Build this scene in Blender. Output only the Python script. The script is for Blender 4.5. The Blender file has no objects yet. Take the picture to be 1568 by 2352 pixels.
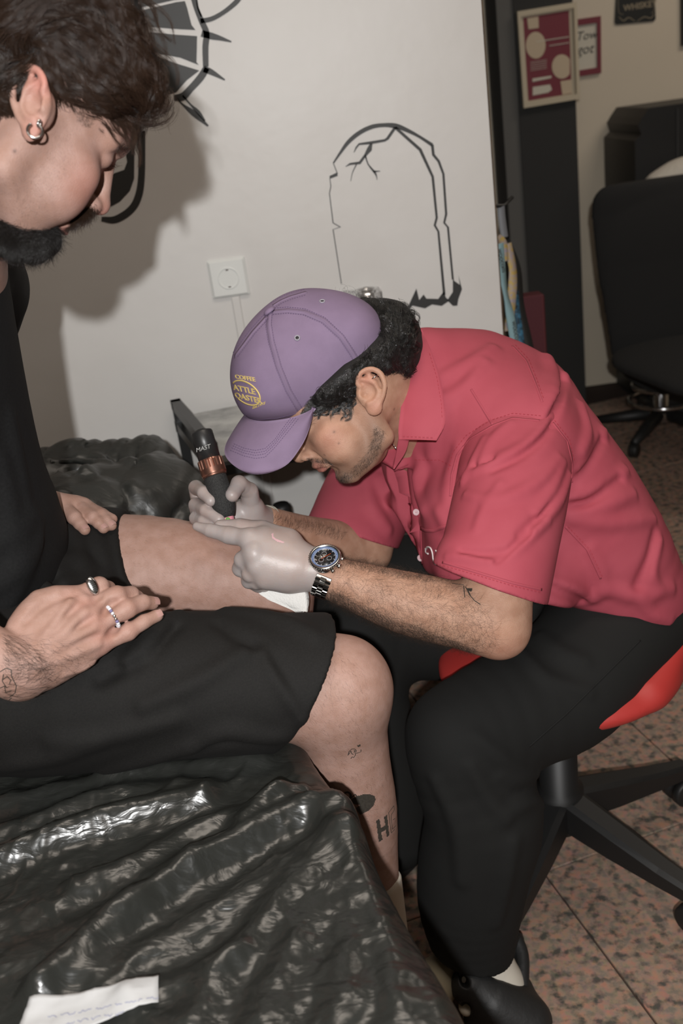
import bpy, math, random
import numpy as np
import openvdb
from concurrent.futures import ThreadPoolExecutor
from mathutils import Vector, Matrix
from mathutils.bvhtree import BVHTree

# ------------------------------------------------------------------ camera
F_PX = 2287.0
CXP, CYP = 784.0, 1176.0
PITCH = math.radians(22.7)
CR, SR = 0.9903, 0.138
RIGHT0 = np.array([1.0, 0, 0])
FWD = np.array([0, math.cos(PITCH), -math.sin(PITCH)])
DOWN0 = np.array([0, -math.sin(PITCH), -math.cos(PITCH)])
IR = CR * RIGHT0 + SR * DOWN0          # image right
ID = -SR * RIGHT0 + CR * DOWN0         # image down
IR /= np.linalg.norm(IR); ID /= np.linalg.norm(ID)
CAM = np.array([0, 0, 1.40])
scn = bpy.context.scene
COL = scn.collection

cd = bpy.data.cameras.new('camera')
cam = bpy.data.objects.new('camera', cd)
COL.objects.link(cam)
cam.matrix_world = Matrix(((IR[0], -ID[0], -FWD[0], CAM[0]), (IR[1], -ID[1], -FWD[1], CAM[1]),
                           (IR[2], -ID[2], -FWD[2], CAM[2]), (0, 0, 0, 1)))
cd.sensor_fit = 'VERTICAL'
cd.sensor_height = 36.0
cd.sensor_width = 24.0
cd.lens = F_PX / 2352 * 36.0
cd.clip_start = 0.05
cd.dof.use_dof = True
cd.dof.focus_distance = 1.29
cd.dof.aperture_fstop = 5.6
scn.camera = cam

# ------------------------------------------------------------------ world and lights
w = bpy.data.worlds.new('world'); scn.world = w
w.use_nodes = True
w.node_tree.nodes['Background'].inputs[0].default_value = (1.0, 0.86, 0.70, 1)
w.node_tree.nodes['Background'].inputs[1].default_value = 0.02
scn.view_settings.view_transform = 'Standard'
scn.view_settings.look = 'None'
scn.view_settings.gamma = 1.0
scn.view_settings.use_curve_mapping = False
scn.view_settings.exposure = 0.0


def add_light(name, kind, loc, energy, color, size=0.1, size_y=None, target=None, spot=None):
    l = bpy.data.lights.new(name, kind)
    l.energy = energy; l.color = color
    if kind == 'AREA':
        l.size = size
        if size_y:
            l.shape = 'RECTANGLE'; l.size_y = size_y
    elif kind in ('POINT', 'SPOT'):
        l.shadow_soft_size = size
    o = bpy.data.objects.new(name, l); COL.objects.link(o)
    o.location = loc
    if target is not None:
        o.rotation_euler = (Vector(target) - Vector(loc)).to_track_quat('-Z', 'Y').to_euler()
    if spot:
        l.spot_size = spot; l.spot_blend = 1.0
    return o


# the photographer's flash, just up and to the left of the lens
fl = CAM + IR * -0.03 + ID * -0.03 + FWD * -0.45
add_light('camera_flash', 'SPOT', tuple(fl), 130.0, (1.0, 0.995, 0.985), size=0.016, target=tuple(fl + FWD), spot=math.radians(118))
# added warm area lights under the ceiling, filling in the ambient light
add_light('ceiling_fill_light', 'AREA', (0.2, 0.9, 2.66), 14.0, (1.0, 0.88, 0.76), size=1.2, size_y=0.5, target=(0.2, 0.9, 0))
add_light('ceiling_fill_light', 'AREA', (2.2, 3.1, 2.66), 13.0, (1.0, 0.88, 0.76), size=1.2, size_y=0.5, target=(2.2, 3.4, 0))
add_light('ceiling_fill_light', 'AREA', (-0.6, -1.4, 2.66), 13.0, (1.0, 0.88, 0.78), size=1.2, size_y=0.5, target=(-0.6, -1.4, 0))

# ------------------------------------------------------------------ pixel <-> world


def P(x, y, d):
    return CAM + d * (FWD + ((x - CXP) * IR + (y - CYP) * ID) / F_PX)


def PA(pts):
    return np.array([P(*p) for p in pts])


def ray(x, y):
    v = FWD + ((x - CXP) * IR + (y - CYP) * ID) / F_PX
    return v / np.linalg.norm(v)


def on_plane(x, y, p0, n):
    v = FWD + ((x - CXP) * IR + (y - CYP) * ID) / F_PX
    t = np.dot(np.asarray(p0) - CAM, n) / np.dot(v, n)
    return CAM + t * v


def pix(wp):
    v = np.asarray(wp) - CAM
    d = v @ FWD
    return CXP + F_PX * (v @ IR) / d, CYP + F_PX * (v @ ID) / d, d


def nrm(v):
    v = np.asarray(v, float)
    return v / (np.linalg.norm(v) + 1e-12)


def spline(pts, n):
    """catmull-rom through rows of pts (any width), n samples per span"""
    p = np.asarray(pts, float)
    q = np.vstack([2 * p[0] - p[1], p, 2 * p[-1] - p[-2]])
    out = []
    for i in range(len(p) - 1):
        a, b, c, d = q[i], q[i + 1], q[i + 2], q[i + 3]
        for t in np.linspace(0, 1, n, endpoint=False):
            out.append(0.5 * (2 * b + (c - a) * t + (2 * a - 5 * b + 4 * c - d) * t * t + (3 * b - a - 3 * c + d) * t ** 3))
    out.append(p[-1])
    return np.array(out)


# ------------------------------------------------------------------ materials
MATS = {}


def mat(name, color=(0.5, 0.5, 0.5), rough=0.6, metal=0.0, spec=0.5, noise=0.0, nscale=40.0, bump=0.0, bscale=200.0,
        bdist=0.001, sss=0.0, color2=None, attr=None, coat=0.0, sheen=0.0, alpha=1.0, trans=0.0, detail=4.0, emit=None, ior=None):
    """principled surface with a procedural colour variation and fine relief"""
    if name in MATS:
        return MATS[name]
    m = bpy.data.materials.new(name); m.use_nodes = True
    nt = m.node_tree; b = nt.nodes['Principled BSDF']
    b.inputs['Base Color'].default_value = (*color, 1)
    b.inputs['Roughness'].default_value = rough
    b.inputs['Metallic'].default_value = metal
    b.inputs['Specular IOR Level'].default_value = spec
    b.inputs['Coat Weight'].default_value = coat
    b.inputs['Sheen Weight'].default_value = sheen
    b.inputs['Alpha'].default_value = alpha
    b.inputs['Transmission Weight'].default_value = trans
    if ior: b.inputs['IOR'].default_value = ior
    if sss:
        b.inputs['Subsurface Weight'].default_value = sss
        b.inputs['Subsurface Radius'].default_value = (1.0, 0.35, 0.18)
        b.inputs['Subsurface Scale'].default_value = 0.006
    if emit:
        b.inputs['Emission Color'].default_value = (*color, 1); b.inputs['Emission Strength'].default_value = emit
    geo = nt.nodes.new('ShaderNodeNewGeometry')
    cur = None
    if noise > 0:
        n = nt.nodes.new('ShaderNodeTexNoise'); n.inputs['Scale'].default_value = nscale; n.inputs['Detail'].default_value = detail
        nt.links.new(geo.outputs['Position'], n.inputs['Vector'])
        mx = nt.nodes.new('ShaderNodeMix'); mx.data_type = 'RGBA'
        c2 = color2 or tuple(c * (1 - noise) for c in color)
        mx.inputs[6].default_value = (*color, 1); mx.inputs[7].default_value = (*c2, 1)
        rp = nt.nodes.new('ShaderNodeMapRange'); rp.inputs[1].default_value = 0.35; rp.inputs[2].default_value = 0.65
        nt.links.new(n.outputs['Fac'], rp.inputs[0]); nt.links.new(rp.outputs[0], mx.inputs[0])
        cur = mx.outputs[2]
    if attr:
        for (an, ac, strength) in attr:
            at = nt.nodes.new('ShaderNodeAttribute'); at.attribute_name = an
            mx = nt.nodes.new('ShaderNodeMix'); mx.data_type = 'RGBA'
            ml = nt.nodes.new('ShaderNodeMath'); ml.operation = 'MULTIPLY'; ml.inputs[1].default_value = strength
            nt.links.new(at.outputs['Fac'], ml.inputs[0]); nt.links.new(ml.outputs[0], mx.inputs[0])
            if cur is None: mx.inputs[6].default_value = (*color, 1)
            else: nt.links.new(cur, mx.inputs[6])
            mx.inputs[7].default_value = (*ac, 1)
            cur = mx.outputs[2]
    if cur is not None:
        nt.links.new(cur, b.inputs['Base Color'])
    if bump > 0:
        n = nt.nodes.new('ShaderNodeTexNoise'); n.inputs['Scale'].default_value = bscale; n.inputs['Detail'].default_value = 3
        nt.links.new(geo.outputs['Position'], n.inputs['Vector'])
        bp = nt.nodes.new('ShaderNodeBump'); bp.inputs['Strength'].default_value = bump; bp.inputs['Distance'].default_value = bdist
        nt.links.new(n.outputs['Fac'], bp.inputs['Height']); nt.links.new(bp.outputs[0], b.inputs['Normal'])
    MATS[name] = m
    return m


def srgb(r, g, b):
    f = lambda c: (c / 255 / 12.92) if c / 255 <= 0.04045 else ((c / 255 + 0.055) / 1.055) ** 2.4
    return (f(r), f(g), f(b))


# ------------------------------------------------------------------ objects
def thing(name, label, cat, loc, group=None):
    o = bpy.data.objects.new(name, None); COL.objects.link(o)
    o.empty_display_size = 0.02
    o.location = tuple(float(v) for v in loc); o['label'] = label; o['category'] = cat
    if group: o['group'] = group
    return o


def origin_of(o):
    v = np.zeros(3)
    while o is not None:
        v = v + np.array(o.location); o = o.parent
    return v


def obj(name, V, Fc, m, parent=None, smooth=True, loc=None, label=None, cat=None, group=None, kind=None):
    V = np.asarray(V, float)
    if parent is not None:
        base = origin_of(parent)
        at = np.zeros(3)
    else:
        base = np.zeros(3)
        at = np.array(loc, float) if loc is not None else np.array([V[:, 0].mean(), V[:, 1].mean(), V[:, 2].min()])
    me = bpy.data.meshes.new(name)
    if isinstance(Fc, np.ndarray):
        nf, k = Fc.shape
        me.vertices.add(len(V)); me.vertices.foreach_set('co', (V - base - at).astype(np.float32).ravel())
        me.loops.add(nf * k); me.loops.foreach_set('vertex_index', Fc.astype(np.int32).ravel())
        me.polygons.add(nf); me.polygons.foreach_set('loop_start', np.arange(0, nf * k, k, dtype=np.int32))
        me.update(calc_edges=True)
        me.validate()
    else:
        me.from_pydata((V - base - at).tolist(), [], Fc); me.validate()
    if smooth:
        me.polygons.foreach_set('use_smooth', np.ones(len(me.polygons), bool))
    if m is not None: me.materials.append(m)
    o = bpy.data.objects.new(name, me); COL.objects.link(o)
    o.location = tuple(at)
    if parent is not None: o.parent = parent
    if label: o['label'] = label
    if cat: o['category'] = cat
    if group: o['group'] = group
    if kind: o['kind'] = kind
    return o


def set_attr(o, name, vals):
    a = o.data.attributes.new(name, 'FLOAT', 'POINT')
    a.data.foreach_set('value', np.asarray(vals, np.float32))


class MB:
    def __init__(s): s.V = []; s.F = []

    def add(s, V, Fc):
        k = len(s.V); s.V.extend([tuple(map(float, v)) for v in V]); s.F.extend([tuple(int(i) + k for i in f) for f in Fc]); return s

    def box(s, c, size, M=None, bev=0.0):
        c = np.asarray(c, float); sx, sy, sz = [a / 2 for a in size]
        M = np.eye(3) if M is None else np.asarray(M)       # rows = axes
        if bev <= 0:
            pts = [(x, y, z) for x in (-sx, sx) for y in (-sy, sy) for z in (-sz, sz)]
            V = [c + np.array(p) @ M for p in pts]
            return s.add(V, [(0, 1, 3, 2), (4, 6, 7, 5), (0, 4, 5, 1), (2, 3, 7, 6), (0, 2, 6, 4), (1, 5, 7, 3)])
        b = min(bev, sx * .99, sy * .99, sz * .99)
        V = []; idx = {}
        for i in (-1, 1):
            for j in (-1, 1):
                for k in (-1, 1):
                    for ax in range(3):
                        p = np.array([i * (sx - b), j * (sy - b), k * (sz - b)])
                        p[ax] += (i, j, k)[ax] * b
                        idx[(i, j, k, ax)] = len(V); V.append(c + p @ M)
        Fc = []
        for ax in range(3):
            o1, o2 = [a for a in range(3) if a != ax]
            for sg in (-1, 1):
                q = []
                for (u, v) in ((-1, -1), (1, -1), (1, 1), (-1, 1)):
                    t = [0, 0, 0]; t[ax] = sg; t[o1] = u; t[o2] = v; q.append(idx[(*t, ax)])
                Fc.append(q if (sg > 0) == (ax != 1) else q[::-1])
        for ax in range(3):
            o1, o2 = [a for a in range(3) if a != ax]
            for u in (-1, 1):
                for v in (-1, 1):
                    t0 = [0, 0, 0]; t1 = [0, 0, 0]; t0[ax] = -1; t1[ax] = 1; t0[o1] = t1[o1] = u; t0[o2] = t1[o2] = v
                    q = [idx[(*t0, o1)], idx[(*t1, o1)], idx[(*t1, o2)], idx[(*t0, o2)]]
                    Fc.append(q if (u * v > 0) == (ax != 1) else q[::-1])
        for i in (-1, 1):
            for j in (-1, 1):
                for k in (-1, 1):
                    q = [idx[(i, j, k, 0)], idx[(i, j, k, 1)], idx[(i, j, k, 2)]]
                    Fc.append(q if i * j * k > 0 else q[::-1])
        return s.add(V, Fc)

    def tube(s, pts, rad, n=8, cap=True, flat=None):
        pts = np.asarray(pts, float); m = len(pts)
        rad = np.broadcast_to(np.asarray(rad, float), (m,))
        T = np.gradient(pts, axis=0); T /= np.linalg.norm(T, axis=1)[:, None] + 1e-12
        up = np.array([0, 0, 1.0]) if abs(T[0][2]) < 0.9 else np.array([1.0, 0, 0])
        if flat is not None: up = np.asarray(flat, float)
        k0 = len(s.V); u = nrm(np.cross(T[0], up))
        for i in range(m):
            u = nrm(u - T[i] * (u @ T[i])); v = np.cross(T[i], u)
            for j in range(n):
                a = 2 * math.pi * j / n
                s.V.append(tuple(pts[i] + rad[i] * (math.cos(a) * u + math.sin(a) * v)))
        for i in range(m - 1):
            for j in range(n):
                a = k0 + i * n + j; b = k0 + i * n + (j + 1) % n
                s.F.append((a, b, b + n, a + n))
        if cap:
            s.F.append(tuple(range(k0 + n - 1, k0 - 1, -1))); s.F.append(tuple(range(k0 + (m - 1) * n, k0 + m * n)))
        return s

    def lathe(s, c, axis, prof, n=24, u=None):
        """prof: list of (radius, height along axis)"""
        axis = nrm(axis); c = np.asarray(c, float)
        if u is None: u = np.cross(axis, [0, 0, 1.0] if abs(axis[2]) < .9 else [1.0, 0, 0])
        u = nrm(u - axis * np.dot(u, axis)); v = np.cross(axis, u); k0 = len(s.V)
        for (r, h) in prof:
            for j in range(n):
                a = 2 * math.pi * j / n
                s.V.append(tuple(c + axis * h + r * (math.cos(a) * u + math.sin(a) * v)))
        for i in range(len(prof) - 1):
            for j in range(n):
                a = k0 + i * n + j; b = k0 + i * n + (j + 1) % n
                s.F.append((a, b, b + n, a + n))
        s.F.append(tuple(range(k0 + n - 1, k0 - 1, -1))); m = len(prof)
        s.F.append(tuple(range(k0 + (m - 1) * n, k0 + m * n)))
        return s

    def prism(s, pts, n, t):
        """extrude a flat polygon (3D points) along n by t; the tessellator copes with concave outlines"""
        from mathutils.geometry import tessellate_polygon
        pts = np.asarray(pts, float); n = np.asarray(n, float)
        tri = tessellate_polygon([[Vector(p) for p in pts]])
        k = len(pts)
        V = list(pts) + list(pts + n * t)
        Fc = [(a, b, c) for a, b, c in tri] + [(c + k, b + k, a + k) for a, b, c in tri]
        Fc += [(i, (i + 1) % k, (i + 1) % k + k, i + k) for i in range(k)]
        return s.add(V, Fc)

    def build(s, name, m, parent=None, **kw):
        return obj(name, np.array(s.V), s.F, m, parent, **kw)


# ------------------------------------------------------------------ signed distance modelling
class Shape:
    """an ordered list of rounded solids merged smoothly, turned into one skin by a level set"""

    def __init__(s): s.pr = []

    def _add(s, fn, lo, hi, op, k): s.pr.append((fn, np.asarray(lo, float), np.asarray(hi, float), op, k)); return s

    def cap(s, a, b, ra, rb=None, k=0.01, op='u', flat=None, fs=1.0):
        a = np.asarray(a, float); b = np.asarray(b, float); rb = ra if rb is None else rb
        ab = b - a; L2 = max(ab @ ab, 1e-12)
        n = None if flat is None else nrm(flat)

        def fn(p):
            q = p - a
            if n is not None:
                # thickness along n scaled by fs (<1 = flatter)
                t = np.clip(q @ ab / L2, 0, 1)
                e = q - t[:, None] * ab
                en = e @ n
                e2 = e - en[:, None] * n
                r = ra + (rb - ra) * t
                dd = np.sqrt((e2 ** 2).sum(1) + (en / fs) ** 2)
                return (dd - r) * (fs + (1 - fs) * np.clip(np.sqrt((e2 ** 2).sum(1)) / (dd + 1e-9), 0, 1))
            t = np.clip(q @ ab / L2, 0, 1)
            e = q - t[:, None] * ab
            return np.sqrt((e * e).sum(1)) - (ra + (rb - ra) * t)
        r = max(ra, rb) + k
        return s._add(fn, np.minimum(a, b) - r, np.maximum(a, b) + r, op, k)

    def chain(s, pts, rad, k=0.01, op='u', flat=None, fs=1.0, n=0):
        pts = np.asarray(pts, float); rad = np.broadcast_to(np.asarray(rad, float), (len(pts),))
        if n:
            q = spline(np.hstack([pts, rad[:, None]]), n); pts = q[:, :3]; rad = q[:, 3]
        ns = []

        pts32 = pts.astype(np.float32); ab_ = np.diff(pts32, axis=0); L2_ = np.maximum((ab_ ** 2).sum(1), 1e-12); lens = np.sqrt(L2_)
        rm_ = np.maximum(rad[:-1], rad[1:])

        def fn(p):
            segs = range(len(ab_))
            if len(p) > 1000 and len(ab_) > 1:
                c = (p[0] + p[-1]) * .5; R = float(np.linalg.norm(p[-1] - p[0])) * .5
                q = c - pts32[:-1]; t = np.clip((q * ab_).sum(1) / L2_, 0, 1); dd = np.sqrt(((q - t[:, None] * ab_) ** 2).sum(1))
                up = (dd - np.minimum(rad[:-1], rad[1:]) * (fs if flat is not None else 1)).min() + R
                segs = np.nonzero(dd - rm_ - R <= up + .001)[0]
            best = None
            for i in segs:
                ab = ab_[i]; q = p - pts32[i]
                t = np.clip(q @ ab / L2_[i], 0, 1)
                q -= t[:, None] * ab
                r = rad[i] + (rad[i + 1] - rad[i]) * t
                if flat is not None:
                    nn = nrm(flat if np.ndim(flat) == 1 else flat[i]).astype(np.float32)
                    en = q @ nn
                    l2 = np.sqrt(np.maximum(np.einsum('ij,ij->i', q, q) - en * en, 0)); dd = np.sqrt(l2 ** 2 + (en / fs) ** 2)
                    d = (dd - r) * (fs + (1 - fs) * np.clip(l2 / (dd + 1e-9), 0, 1))
                else:
                    d = np.sqrt(np.einsum('ij,ij->i', q, q)) - r
                best = d if best is None else np.minimum(best, d)
            return best
        r = rad.max() + k
        return s._add(fn, pts.min(0) - r, pts.max(0) + r, op, k)

    def ell(s, c, r, M=None, k=0.01, op='u'):
        c = np.asarray(c, float); r = np.asarray(r, float); M = np.eye(3) if M is None else np.asarray(M, float)  # rows = axes

        def fn(p):
            q = (p - c) @ M.T
            k0 = np.sqrt(((q / r) ** 2).sum(1)); k1 = np.sqrt(((q / r ** 2) ** 2).sum(1)) + 1e-9
            return k0 * (k0 - 1) / k1
        e = np.abs(M.T) @ r + k
        return s._add(fn, c - e, c + e, op, k)

    def half(s, c, n, lo, hi, k=0.002):
        """cut away everything on the +n side of a plane, inside a box region"""
        c = np.asarray(c, float); n = nrm(n)
        return s._add(lambda p: (p - c) @ n, lo, hi, 'cut', k)

    def custom(s, fn, lo, hi, op='u', k=0.0): return s._add(fn, lo, hi, op, k)

    def eval(s, p, sel=None):
        d = np.full(len(p), 0.5, p.dtype)
        for i in (range(len(s.pr)) if sel is None else sel):
            fn, lo, hi, op, k = s.pr[i]
            if op == 'disp':
                d = d + fn(p) * (np.abs(d) < 0.03); continue
            if op == 'cut':
                e = fn(p)
                ins = ((p >= lo) & (p <= hi)).all(1)
                e = np.where(ins, e, -1.0)
                h = np.maximum(k - np.abs(d - e), 0) / max(k, 1e-9)
                d = np.maximum(d, e) + h * h * k / 4; continue
            e = fn(p)
            if op == 's':
                e = -e
                h = np.maximum(k - np.abs(d - e), 0) / max(k, 1e-9)
                d = np.maximum(d, e) + h * h * k / 4
            else:
                h = np.maximum(k - np.abs(d - e), 0) / max(k, 1e-9)
                d = np.minimum(d, e) - h * h * k / 4
        return d

    def hit(s, x, y, d0=0.6, d1=2.6, lift=0.0):
        """first surface point under a pixel; lift moves it back out along the ray"""
        v = ray(x, y); t = d0
        idx = [i for i in range(len(s.pr))]
        for _ in range(160):
            p = CAM + v * t
            d = s.eval(p[None], idx)[0]
            if d < 0.0004: break
            t += max(d * 0.7, 0.0004)
            if t > d1: return None
        return CAM + v * (t - lift)

    def mesh(s, h, B=22, smooth=0):
        los = [p[1] for p in s.pr if p[3] == 'u']; his = [p[2] for p in s.pr if p[3] == 'u']
        lo = np.min(los, 0) - 3 * h; hi = np.max(his, 0) + 3 * h
        nb = np.ceil((hi - lo) / (B * h)).astype(int)
        grid = openvdb.FloatGrid(1.0)
        A = np.arange(B)
        gx, gy, gz = np.meshgrid(A, A, A, indexing='ij')
        loc = np.stack([gx, gy, gz], -1).reshape(-1, 3) * h
        half = B * h * 0.87
        LO = np.array([p[1] for p in s.pr]); HI = np.array([p[2] for p in s.pr])
        isu = np.array([p[3] == 'u' for p in s.pr])
        isd = np.array([p[3] == 'disp' for p in s.pr])
        loc32 = loc.astype(np.float32)
        jobs = []
        for i in range(nb[0]):
            for j in range(nb[1]):
                for k in range(nb[2]):
                    b0 = lo + np.array([i, j, k]) * B * h
                    b1 = b0 + (B - 1) * h
                    t = ((LO <= b1) & (HI >= b0)).all(1)
                    if (t & isu).any(): jobs.append((i, j, k, b0, b1, np.nonzero(t)[0]))

        def work(jb):
            i, j, k, b0, b1, sel = jb
            dc = s.eval(((b0 + b1) / 2)[None], sel)[0]
            if dc > half * 1.35 + 0.012: return None
            if dc < -half * 1.7 - 0.02: return (i, j, k, None)
            d = s.eval(b0.astype(np.float32) + loc32, sel).reshape(B, B, B)
            return (i, j, k, np.ascontiguousarray(np.clip(d, -1, 1)).astype(np.float32))
        with ThreadPoolExecutor(4) as ex:
            for res in ex.map(work, jobs, chunksize=8):
                if res is None: continue
                i, j, k, d = res
                if d is None: grid.fill((i * B, j * B, k * B), (i * B + B - 1, j * B + B - 1, k * B + B - 1), -1.0)
                else: grid.copyFromArray(d, ijk=(i * B, j * B, k * B))
        pts, tri, quads = grid.convertToPolygons(isovalue=0.0, adaptivity=0.0)
        V = np.asarray(pts, float) * h + lo
        Fq = np.asarray(quads)
        # refine the vertices onto the true surface
        g = np.zeros_like(V)
        e = h * 0.5
        return V, Fq[:, ::-1].copy()


def relax(V, Fq, it=1, lam=0.5):
    """light laplacian smoothing of a quad mesh"""
    e = np.vstack([Fq[:, [0, 1]], Fq[:, [1, 2]], Fq[:, [2, 3]], Fq[:, [3, 0]]])
    for _ in range(it):
        S = np.zeros_like(V); N = np.zeros(len(V))
        for c in range(3):
            S[:, c] = np.bincount(e[:, 0], V[e[:, 1], c], len(V)) + np.bincount(e[:, 1], V[e[:, 0], c], len(V))
        N = np.bincount(e[:, 0], minlength=len(V)) + np.bincount(e[:, 1], minlength=len(V))
        ok = N > 0
        V = V.copy(); V[ok] += lam * (S[ok] / N[ok, None] - V[ok])
    return V


def biggest(V, Fq):
    """keep only the largest connected piece of a mesh"""
    n = len(V); lab = np.arange(n)
    e = np.vstack([Fq[:, [0, 1]], Fq[:, [1, 2]], Fq[:, [2, 3]]])
    for _ in range(2000):
        m = np.minimum(lab[e[:, 0]], lab[e[:, 1]])
        new = lab.copy(); np.minimum.at(new, e[:, 0], m); np.minimum.at(new, e[:, 1], m)
        new = new[new]; new = new[new]; new = new[new]
        if (new == lab).all(): break
        lab = new
    u, c = np.unique(lab, return_counts=True)
    big = u[c.argmax()]
    keep = lab == big
    mp = -np.ones(n, int); mp[keep] = np.arange(keep.sum())
    return V[keep], mp[Fq[keep[Fq[:, 0]]]]


def bvh_of(o):
    off = origin_of(o)
    vs = np.empty(len(o.data.vertices) * 3, np.float32); o.data.vertices.foreach_get('co', vs)
    vs = vs.reshape(-1, 3) + off
    return BVHTree.FromPolygons(vs.tolist(), [tuple(p.vertices) for p in o.data.polygons])


def shoot(bvh, x, y, lift=0.0006):
    v = ray(x, y)
    h = bvh.ray_cast(Vector(CAM), Vector(v))
    if h[0] is None: return None, None
    n = np.array(h[1])
    if n @ v > 0: n = -n
    return np.array(h[0]) + n * lift, n


def strip_on(mb, bvh, pl, wd, step=4.0, lift=0.0007, th=0.0006, closed=False):
    """a thin raised line laid over a surface along a pixel polyline; wd = width in metres (or per-point list)"""
    pl = np.asarray(pl, float)
    if closed: pl = np.vstack([pl, pl[:1]])
    seg = np.linalg.norm(np.diff(pl, axis=0), axis=1); cum = np.r_[0, np.cumsum(seg)]
    n = max(2, int(cum[-1] / step) + 1); t = np.linspace(0, cum[-1], n)
    X = np.interp(t, cum, pl[:, 0]); Y = np.interp(t, cum, pl[:, 1])
    wds = np.interp(t, cum, np.broadcast_to(np.asarray(wd, float), (len(pl),)))
    pts = []; nn = []; ww = []
    for x, y, q in zip(X, Y, wds):
        p, nr = shoot(bvh, x, y, lift)
        if p is None or (pts and np.linalg.norm(p - pts[-1]) > 0.03):
            if len(pts) > 1: _strip(mb, pts, nn, ww, th)
            pts, nn, ww = [], [], []
            if p is None: continue
        pts.append(p); nn.append(nr); ww.append(q)
    if len(pts) > 1: _strip(mb, pts, nn, ww, th)


def _strip(mb, pts, nn, ww, th):
    pts = np.array(pts); nn = np.array(nn); ww = np.array(ww)
    T = np.gradient(pts, axis=0); T /= np.linalg.norm(T, axis=1)[:, None] + 1e-12
    S = np.cross(T, nn); S /= np.linalg.norm(S, axis=1)[:, None] + 1e-12
    V = []; k = len(pts)
    for i in range(k):
        a = pts[i] - S[i] * ww[i] / 2; b = pts[i] + S[i] * ww[i] / 2
        V += [a - nn[i] * th, a + nn[i] * th * .4, b + nn[i] * th * .4, b - nn[i] * th]
    Fc = []
    for i in range(k - 1):
        for j in range(4):
            a = i * 4 + j; b = i * 4 + (j + 1) % 4
            Fc.append((a, b, b + 4, a + 4))
    Fc += [(3, 2, 1, 0), (4 * k - 4, 4 * k - 3, 4 * k - 2, 4 * k - 1)]
    mb.add(V, Fc)


def patch_on(mb, bvh, poly, step=3.0, lift=0.0005):
    """a filled ink shape (pixel polygon) laid on a surface as a fine grid of cells"""
    poly = np.asarray(poly, float); x0, y0 = poly.min(0); x1, y1 = poly.max(0)
    nx = int((x1 - x0) / step) + 2; ny = int((y1 - y0) / step) + 2
    gx = x0 + np.arange(nx) * step; gy = y0 + np.arange(ny) * step

    def inside(x, y):
        c = False; n = len(poly); j = n - 1
        for i in range(n):
            if (poly[i, 1] > y) != (poly[j, 1] > y) and x < (poly[j, 0] - poly[i, 0]) * (y - poly[i, 1]) / (poly[j, 1] - poly[i, 1]) + poly[i, 0]: c = not c
            j = i
        return c
    idx = {}; V = []; Fc = []

    def vert(i, j):
        if (i, j) not in idx:
            p, n = shoot(bvh, gx[i], gy[j], lift)
            idx[(i, j)] = -1 if p is None else len(V)
            if p is not None: V.append(p)
        return idx[(i, j)]
    for i in range(nx - 1):
        for j in range(ny - 1):
            if inside(gx[i] + step / 2, gy[j] + step / 2):
                q = [vert(i, j), vert(i + 1, j), vert(i + 1, j + 1), vert(i, j + 1)]
                if min(q) >= 0 and max(np.linalg.norm(np.array(V[q[0]]) - np.array(V[q[t]])) for t in (1, 2, 3)) < 0.02: Fc.append(q)
    if Fc: mb.add(V, Fc)


def strands(L, r0, r1=None, n=3):
    """L: (N, M, 3) polylines -> vertices and quads of fine tapering tubes"""
    L = np.asarray(L, float); N, M, _ = L.shape
    r1 = r0 * 0.3 if r1 is None else r1
    T = np.gradient(L, axis=1); T /= np.linalg.norm(T, axis=2)[..., None] + 1e-12
    ref = np.array([0.31, 0.52, 0.79])
    U = np.cross(T, ref); U /= np.linalg.norm(U, axis=2)[..., None] + 1e-12
    W = np.cross(T, U)
    rr = (np.asarray(r0) * np.ones(N))[:, None] * (1 - np.linspace(0, 1, M))[None] + (np.asarray(r1) * np.ones(N))[:, None] * np.linspace(0, 1, M)[None]
    V = np.empty((N, M, n, 3))
    for j in range(n):
        a = 2 * math.pi * j / n
        V[:, :, j] = L + rr[..., None] * (math.cos(a) * U + math.sin(a) * W)
    base = (np.arange(N)[:, None, None] * M + np.arange(M - 1)[None, :, None]) * n
    j = np.arange(n)[None, None, :]; j2 = (np.arange(n) + 1) % n
    Fq = np.stack([base + j, base + j2[None, None, :], base + j2[None, None, :] + n, base + j + n], -1)
    return V.reshape(-1, 3), Fq.reshape(-1, 4)


def vnoise(p, scale, seed=0):
    """cheap smooth value made of a few rotated sines"""
    r = np.random.RandomState(seed); out = 0
    for i in range(5):
        k = r.normal(size=3); k /= np.linalg.norm(k)
        out = out + np.sin((p @ k) * scale * (0.7 + 0.45 * i) + r.uniform(0, 6.28)) / (1 + 0.5 * i)
    return out / 3.2


_RT = np.random.RandomState(77).rand(256, 256)


def lattice(XY, sc, seed=0):
    """2D value noise 0..1"""
    q = XY * sc + seed * 17.3; i = np.floor(q).astype(int); f = q - i; f = f * f * (3 - 2 * f)
    a = _RT[i[:, 0] % 256, i[:, 1] % 256]; b = _RT[(i[:, 0] + 1) % 256, i[:, 1] % 256]; c = _RT[i[:, 0] % 256, (i[:, 1] + 1) % 256]; d = _RT[(i[:, 0] + 1) % 256, (i[:, 1] + 1) % 256]
    return (a * (1 - f[:, 0]) + b * f[:, 0]) * (1 - f[:, 1]) + (c * (1 - f[:, 0]) + d * f[:, 0]) * f[:, 1]


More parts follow.
